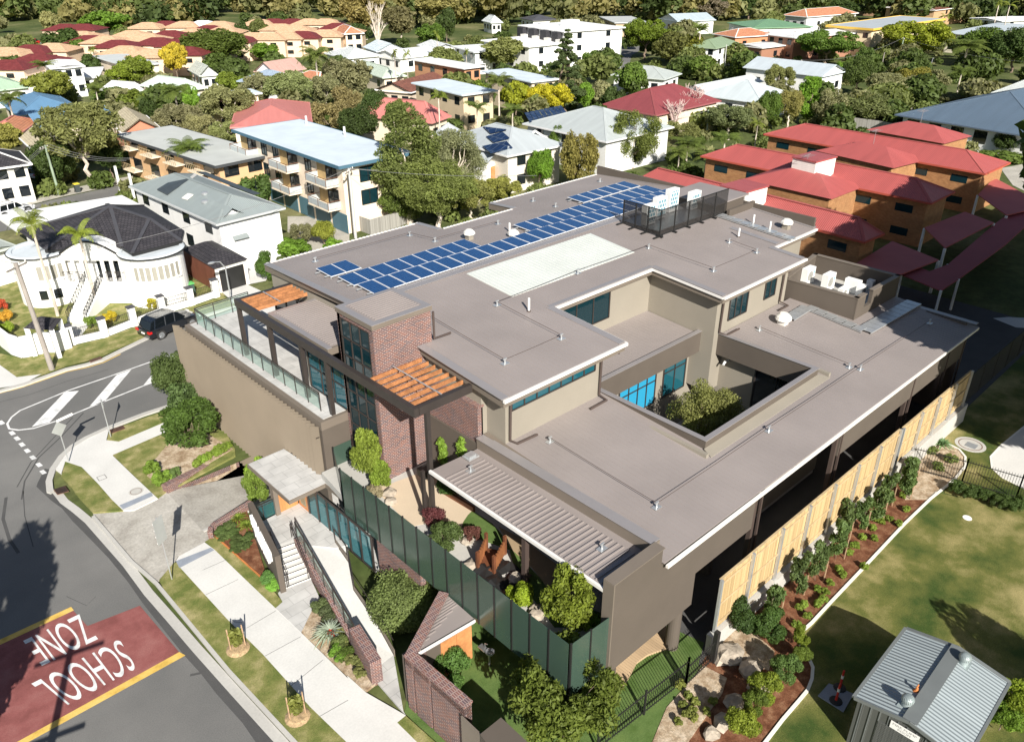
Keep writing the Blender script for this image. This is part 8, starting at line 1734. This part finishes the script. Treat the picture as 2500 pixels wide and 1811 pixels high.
for k,c,x,y,w_,h,col,lb in(('gum.1',1,520,900,460,12,(.16,.175,.06),'big olive gum tree with pale trunk at the back street kerb'),('round.1',1,330,1050,240,7,D2,'dark tree behind the green stained power pole'),('round.1',1,700,1010,170,6,D2,'dark tree between the big gum tree and the tan brick flats'),('hedge.1',1,1490,1110,260,3.6,(.06,.10,.025),'left dark clipped tree against the cream apartment block'),('hedge.1',1,1650,1210,260,3.6,(.06,.10,.025),'right dark clipped tree nearest the blue garage doors'),('dome.2',1,320,570,260,7,(.15,.17,.03),'round olive yellow tree below the white modern house'),('round.2',1,730,650,200,6,G2_,'green tree left of the mint roofed house'),('round.2',1,860,675,210,6,(.10,.13,.02),'yellowish green tree below the mint roofed house'),('round.2',1,950,720,120,5,D2,'dark tree behind the buff tiled gable'),('gum.2',1,880,460,190,8,(.13,.17,.025),'lime green tree right of the striped awning house'),('gum.2',1,780,500,150,6,LIME,'lower lime green tree before the striped awning house'),('dome.2',1,1130,400,160,9,YEL,'bright golden yellow tree in the middle left'),('round.1',1,1390,300,390,10,(.075,.105,.02),'big dark green tree right of the golden yellow tree'),('round.2',1,1440,430,230,7,(.06,.085,.018),'dark tree below the big dark green one'),('dome.2',1,690,160,260,9,(.09,.15,.02),'bright green domed tree at the back of the peach estate'),('dome.2',1,570,170,110,7,(.09,.15,.02),'smaller bright green tree left of the domed one'),('round.2',1,400,270,240,8,D2,'dark tree in the middle of the peach estate, left'),('round.2',1,490,320,150,6,G2_,'green tree below the dark estate tree'),('round.2',1,600,420,130,6,D2,'dark tree before the awning house'),('round.2',1,1560,200,90,7,D2,'slim dark tree between two rows of the estate'),('round.2',1,1680,195,120,8,(.09,.10,.03),'grey green round tree in front of the rear estate row'),('round.2',1,330,140,110,8,(.20,.19,.08),'pale tan tree behind the left estate houses'),('gum.1',1,1480,700,360,9,(.19,.205,.085),'pale olive gum before the pale blue flats'),('gum.1',1,1160,790,310,7,K2,'grey green bushy tree behind the tan brick flats'),('gum.1',1,1300,840,200,6,(.2,.19,.09),'pale bushy tree at the right end of the tan brick flats'),('gum.1',1,1700,590,260,8,K2,'grey green gum right of the pale blue flats'),('gum.1',1,1880,590,330,9,(.16,.18,.075),'olive gum behind the coral roof'),('gum.1',1,2100,600,230,8,K2,'grey gum at the right of the olive gum'),('gum.2',1,2200,500,220,9,(.14,.14,.07),'tall grey tree behind the coral roof, under the palm'),('loose.1',1,2130,745,260,6,DRY,'brown grey tree right behind the cream apartment block roof'),('gum.1',1,1470,870,230,5,(.19,.2,.08),'pale bushes at the left end of the cream apartment block'),('round.2',1,1490,530,160,5,(.13,.17,.025),'lime tree below the slate blue hip roof'),('round.2',1,1240,650,110,7,BRIGHT,'bright green tree right of the mint gable'),('round.2',1,1720,330,180,5,BRIGHT,'green bushes under the shade sail'),('round.2',1,80,490,120,5,O2,'olive tree left of the white modern house'),('gum.2',1,1180,205,90,6,K2,'grey tree inside the peach estate, middle'),('round.2',1,440,350,150,5,K2,'grey tree right of the pale estate houses'),('gum.2',1,1000,180,70,6,G2_,'small green tree between peach roofs'),('gum.2',1,40,900,170,6,(.2,.2,.05),'yellowish tree at the left edge above the grey tiled house'),('loose.2',1,1010,650,150,5,DRY,'bare twiggy tree left of the middle palm'),('tall.0',2,440,1010,450,13,(.115,.14,.04),'tall near tree with many pale limbs beside the cream apartment block'),('gum.0',2,740,1080,460,9,(.155,.165,.085),'grey green tree between the pale limbed tree and the cottage'),('gum.0',2,650,1240,560,7.5,(.15,.17,.05),'broad olive tree right behind the taupe roof'),('gum.1',2,860,1290,300,5,(.17,.18,.05),'olive tree before the notch of the taupe roof'),('gum.1',2,1060,1240,280,3.6,(.18,.19,.045),'low yellow olive bushes before the weatherboard cottage'),('gum.1',2,380,1330,230,4,(.10,.13,.03),'green bush by the grey paling fence'),('round.1',2,260,720,210,8,D2,'near black green tree in front of the coral roof'),('round.1',2,130,810,260,7,D2,'dark tree behind the apartment roof corner'),('round.1',2,390,770,160,7,G2_,'green tree between the dark tree and the pale limbed tree'),('gum.2',2,110,510,240,9,K2,'grey gum behind the small solar roof'),('loose.1',2,50,670,210,8,DRY,'brown grey tree left of the coral roof'),('gum.2',2,680,420,260,9,O2,'olive tree in front of the orange brown flats'),('gum.2',2,1060,350,290,9,O2,'olive tree left of the big white building'),('tier.1',2,1480,430,330,16,(.06,.08,.03),'tall dark layered pine before the white block'),('dome.1',2,1990,240,300,11,(.10,.14,.015),'large domed green tree above the side street'),('round.2',2,2160,310,240,9,(.10,.11,.03),'olive tree right of the large domed tree'),('dome.2',2,1150,640,220,7,(.22,.23,.02),'yellow green tree left of the golden one, centre'),('dome.1',2,1370,650,310,7,(.33,.30,.02),'golden yellow domed tree above the long solar row'),('round.2',2,890,630,180,7,(.13,.17,.025),'lime tree right of the buff flats'),('round.2',2,1590,620,130,6,BRIGHT,'bright green tree right of the golden domed tree'),('round.2',2,1890,510,190,8,G2_,'green tree before the solar roofed white house'),('loose.0',2,1920,880,370,9,(.12,.14,.035),'leafy tree with pale trunk in front of the broad grey roof'),('loose.1',2,1560,1020,260,7,(.16,.14,.04),'olive brown tree before the slatted carport'),('round.1',2,1310,1090,170,5,BRIGHT,'bright green bush tree right of the cottage stair'),('round.1',2,1420,920,110,5,G2_,'green tree between the cottage and the grey roof'),('round.2',2,1700,610,150,6,(.2,.19,.1),'pale twiggy tree left of the deep red roof'),('round.2',2,60,390,90,5,BRIGHT,'small bright green tree before the white cottage'),('round.2',2,1790,650,170,6,D2,'dark tree at the left corner of the deep red roof'),('round.2',2,1640,370,180,4,G2_,'garden bushes at the foot of the white block'),('gum.2',2,600,240,180,9,G2_,'green tree behind the pale cube house'),('round.2',2,700,150,120,11,D2,'dark upright tree behind the white gabled cottages'),('gum.2',2,400,150,220,12,(.14,.13,.06),'tall brown grey gum right of the dead white tree'),('gum.2',2,170,90,300,15,(.20,.17,.06),'tallest golden brown gum at the top left centre'),('gum.2',2,640,60,280,13,(.18,.16,.06),'golden brown gum right of the tallest one'),('round.2',2,140,220,150,7,D2,'dark tree below the golden brown gum'),('round.2',2,1100,1130,120,2.5,D2,'dark shrub under the cottage verandah'),('gum.2',2,560,560,120,4,K2,'grey bush before the chocolate brown roof'),('dome.1',3,980,300,380,9,(.075,.12,.02),'broad green domed tree before the cream yellow edged block'),('dome.1',3,1560,255,400,11,(.17,.20,.02),'large round yellow green tree at the upper right'),('round.2',3,120,320,250,8,(.13,.13,.02),'yellow brown green tree left of the olive roof'),('round.2',3,160,430,190,6,G2_,'green tree below the yellow brown one'),('round.2',3,430,400,150,6,G2_,'green tree before the lower white roof wing'),('round.1',3,1180,480,190,8,(.06,.09,.02),'dark green tree right of the long white house'),('round.2',3,1240,390,140,7,(.06,.09,.02),'dark tree above the dark green one'),('gum.1',3,740,690,200,7,(.17,.16,.05),'yellow brown tree behind the farthest red roof, left'),('round.1',3,600,700,160,7,G2_,'green tree left of the yellow brown tree'),('tall.1',3,870,630,160,9,BRIGHT,'tall bright green tree before the long white house'),('loose.1',3,1000,680,220,7,K2,'grey green twiggy tree behind the farthest red roof'),('round.1',3,1240,700,330,6,(.12,.135,.05),'broad olive bush behind the farthest red roof'),('gum.1',3,1350,550,220,6,K2,'grey bush right of the dark green tree'),('round.1',3,1530,520,230,6,(.19,.18,.035),'yellowish bush below the leaning pole'),('gum.1',3,670,530,190,8,O2,'open olive gum over the wide pale roof'),('gum.1',3,350,780,310,6,(.12,.14,.06),'blue green bushes left of the red units'),('loose.2',3,1690,520,150,5,K2,'grey twiggy bush right of the yellowish bush'),('round.1',3,2010,290,280,10,G2_,'green tree right of the large yellow green tree'),('round.1',3,2210,310,280,11,D2,'dark tree at the upper right edge'),('round.1',3,1720,880,130,3,D2,'dark shrub on the paling fence, left'),('round.1',3,2150,920,160,4,D2,'dark shrub on the paling fence, right'),('hedge.1',3,2100,1010,260,1.6,(.10,.14,.03),'low green hedge before the paling fence'),('round.2',3,1080,60,240,8,D2,'dark tree under the brown roofed flats'),('gum.2',3,230,60,190,10,(.17,.15,.10),'grey brown gum left of the green tiled roof'),('round.2',3,480,35,190,10,D2,'dark tree behind the green tiled roof'),('round.2',3,640,50,120,8,G2_,'green tree left of the salmon roof'),('round.2',3,640,130,130,7,O2,'olive tree between the green and salmon roofs'),('round.1',3,1080,470,130,6,BRIGHT,'bright bush at the gable end of the long white house'),('round.2',3,1990,60,200,7,G2_,'green tree at the right end of the brown roofed flats'),('loose.1',3,40,850,240,4,O2,'olive bushes behind the far roof corner'),('round.1',3,1800,640,150,3,K2,'grey bush left of the slate blue roof'),('hedge.1',1,1880,1590,260,1.6,(.11,.19,.025),'bright green clipped hedge behind the roof corner'),('round.1',1,2090,1500,150,3,(.17,.19,.03),'yellow green bush by the parking area'),('loose.1',1,1950,1500,160,2.5,K2,'silvery bush beside the white porch'),('hedge.1',1,2160,1580,150,1.3,BRIGHT,'low bright hedge at the corner of the taupe roof')):
 T(k,c,x,y,w_,h*(.85 if c!=2 or y<900 else 1.),col,lb,trunk='palebark' if('pale' in lb and 'limb' in lb)or k.startswith('gum')else None)
for k,c,x,y,w_,h,lb in(('queen.1',1,2040,370,210,10,'tallest shaggy palm above the coral roof'),('queen.1',1,1130,600,220,7,'broad palm in front of the mint roofed house'),('queen.2',1,620,590,140,6,'palm below the small white hip roof'),('queen.2',1,290,430,150,6,'palm before the white modern house'),('queen.1',1,55,650,180,7,'palm at the left edge beside the blue roof'),('queen.1',1,1215,960,270,6,'feathery palm in front of the tan brick flats'),('slim.2',1,600,320,110,5,'small palm between the estate and the awning house'),('queen.1',2,1040,540,200,8,'palm beside the golden tree, centre'),('slim.1',2,650,640,180,8,'slim palm standing before the buff flats'),('queen.2',2,900,700,190,5,'low palm right of the buff flats'),('queen.2',2,1130,720,170,5,'low palm under the yellow trees'),('slim.2',2,365,350,90,9,'left one of the twin slim palms'),('slim.2',2,445,360,80,9,'right one of the twin slim palms'),('slim.2',2,830,340,80,7,'slim palm before the pale cube house'),('slim.2',2,640,230,90,9,'slim palm behind the dark fascia gable'),('queen.1',2,2210,990,170,4,'palm right of the leafy pale trunked tree'),('queen.1',3,80,930,250,4.5,'leftmost low palm beside the red units'),('queen.1',3,320,900,220,4.5,'second low palm beside the red units'),('slim.1',3,530,810,150,6,'yellow green palm at the corner of the farthest red roof'),('queen.2',3,160,200,140,9,'palm between the blue white house and the terracotta roof'),('queen.1',3,1890,300,240,8,'large palm right of the round yellow green tree'),('queen.1',3,1850,470,150,6,'palm below the large palm at the right'),('slim.2',3,1740,110,110,7,'small palm by the brown roofed flats'),('slim.2',3,2090,30,110,11,'left tall palm at the top right'),('slim.2',3,2160,40,110,11,'right tall palm at the top right'),('queen.1',3,200,1010,180,3.5,'third low palm at the foot of the red units')):
 T(k,c,x,y,w_,h*.9,PALM if k[0]=='q' else(.14,.17,.03),lb,zc=.97,trunk='palebark')
for bx,by,tx,ty,lb in((375,455,195,-150,'left slim palm in front of the white round house'),(640,420,517,-75,'right slim palm in front of the dark tiled roof')):
 b=at(4,bx,by);h=hgt(4,bx,by,tx,ty);plant('slim.0',b.x,b.y,h,4.2,(.17,.20,.03),lb,'tree',name='palm_tree',trunk='palebark')
def bare(c,x,y,w_,h,m,lb,sd):
 p=at(c,x,y,h*.6);d=(p-Vector((0,0,CAMH))).length;R_=w_/2.65*d/FPX/2;q=random.Random(sd);t=thing('bare_tree',lb,'tree',(p.x,p.y,0));f=MB()
 f.tube([(p.x,p.y,0),(p.x,p.y,h*.3)],[.3,.22],7)
 for i in range(22):
  a=q.uniform(0,6.28);e=Vector((p.x+R_*cos(a)*q.uniform(.3,1),p.y+R_*sin(a)*q.uniform(.3,1),h*q.uniform(.55,1)));m_=Vector((p.x,p.y,h*.3)).lerp(e,.5)+Vector((0,0,.5));f.tube([(p.x,p.y,h*.28),m_,e],[.16,.09,.03],5)
  for j in range(5):e2=e+Vector((q.uniform(-1,1),q.uniform(-1,1),q.uniform(0,1)))*R_*.35;f.tube([m_.lerp(e,.6),e2],[.05,.02],4)
 f.build('trunk',M[m],t)
bare(2,250,170,110,13,'palebark','dead white gum with bare upright limbs at the top left centre',2);bare(3,100,670,190,5.5,'pinkbark','leafless pinkish tree before the deep red roof',5);bare(2,2180,750,150,5,'pinkbark','grey leafless tree right of the deep red roof',8)
p=at(0,1722,985,4.9);t=plant('round.0',p.x,p.y,5.7,4.4,(.15,.165,.05),'dense olive tree in the open courtyard','tree',z=.3)
plant('round.1',30.0,21.9,3.0,2.2,(.16,.165,.06),'small grey green tree at the left end of the courtyard','tree',z=.3)
G('shrub.0',4,1745,220,0,2.6,2.2,(.06,.11,.02),'dark green shrub under the left corner of the taupe roof')
for x,y,c_,lb in((20,420,(.32,.06,.03),'red flowering bush at the left edge'),(50,490,(.35,.22,.03),'orange and yellow bush beside the red one'),(60,570,(.18,.24,.03),'lime potted bush by the gateway wall'),(600,530,(.12,.18,.03),'green shrub behind the iron fence, near the stair foot'),(995,410,(.30,.28,.03),'yellow green shrub behind the iron fence near the black car'),(720,500,(.32,.26,.02),'yellow plant behind the iron fence')):
 G('shrub.1',4,x,y,0,1.0,1.1,c_,lb)
def inside(x,y,m_=1.5):
 for(ax,ay,ex,ey,nx,ny,L,W)in HR:
  u=(x-ax)*ex+(y-ay)*ey;v=(x-ax)*nx+(y-ay)*ny
  if-m_<u<L+m_ and-m_<v<W+m_:return True
 return 9<x<54 and 5<y<48
q=random.Random(21)
def mass(name,label,n,nl,size,r0,r1,area,h0,h1,cols,seed,test=True):
 for ci,col in enumerate(cols):
  bl=[]
  while len(bl)<n:
   sx,sy=q.uniform(area[0],area[2]),q.uniform(area[1],area[3]);p=at(0,sx,sy);d=hypot(p.x,p.y)
   if test and(inside(p.x,p.y)or inpoly(road,p.x,p.y)or inpoly([a2(*z_)for z_ in bs],p.x,p.y)or inpoly(UD,p.x,p.y)):continue
   r=q.uniform(r0,r1);hz=q.uniform(h0,h1);bl.append((p.x,p.y,hz,r,.8))
   for _ in range(3):bl.append((p.x+q.uniform(-r,r),p.y+q.uniform(-r,r),hz*q.uniform(.5,1),r*q.uniform(.5,.9),.8))
  o=bpy.data.objects.new(name,crown_mesh(name,bl,nl,size,seed+ci,out=.5));COL.objects.link(o);o.color=(*col,1);stuff(o,label)
UD=[a2(3,*z_)for z_ in((2000,1060),(2260,1040),(2700,1080),(2700,1500),(1400,1700),(1000,1700),(1800,1300))]
mass('undergrowth','low shrubs and garden plants filling the yards between the houses',460,42000,.34,.6,1.5,(-60,95,2560,560),.4,1.3,((.10,.125,.035),(.14,.145,.06),(.06,.085,.02)),5)
mass('woodland','mixed gum and scrub treetops filling the gaps between the far houses',190,42000,.6,1.6,3.2,(-60,50,2560,330),1.2,3.6,((.11,.13,.04),(.06,.085,.022),(.15,.15,.07)),9)
mass('woodland','far wood closing the view behind the last houses',420,42000,1.3,3.,6.,(-80,-14,2600,62),3,9,((.075,.10,.03),(.12,.125,.05),(.045,.065,.02),(.16,.145,.055)),13,False)
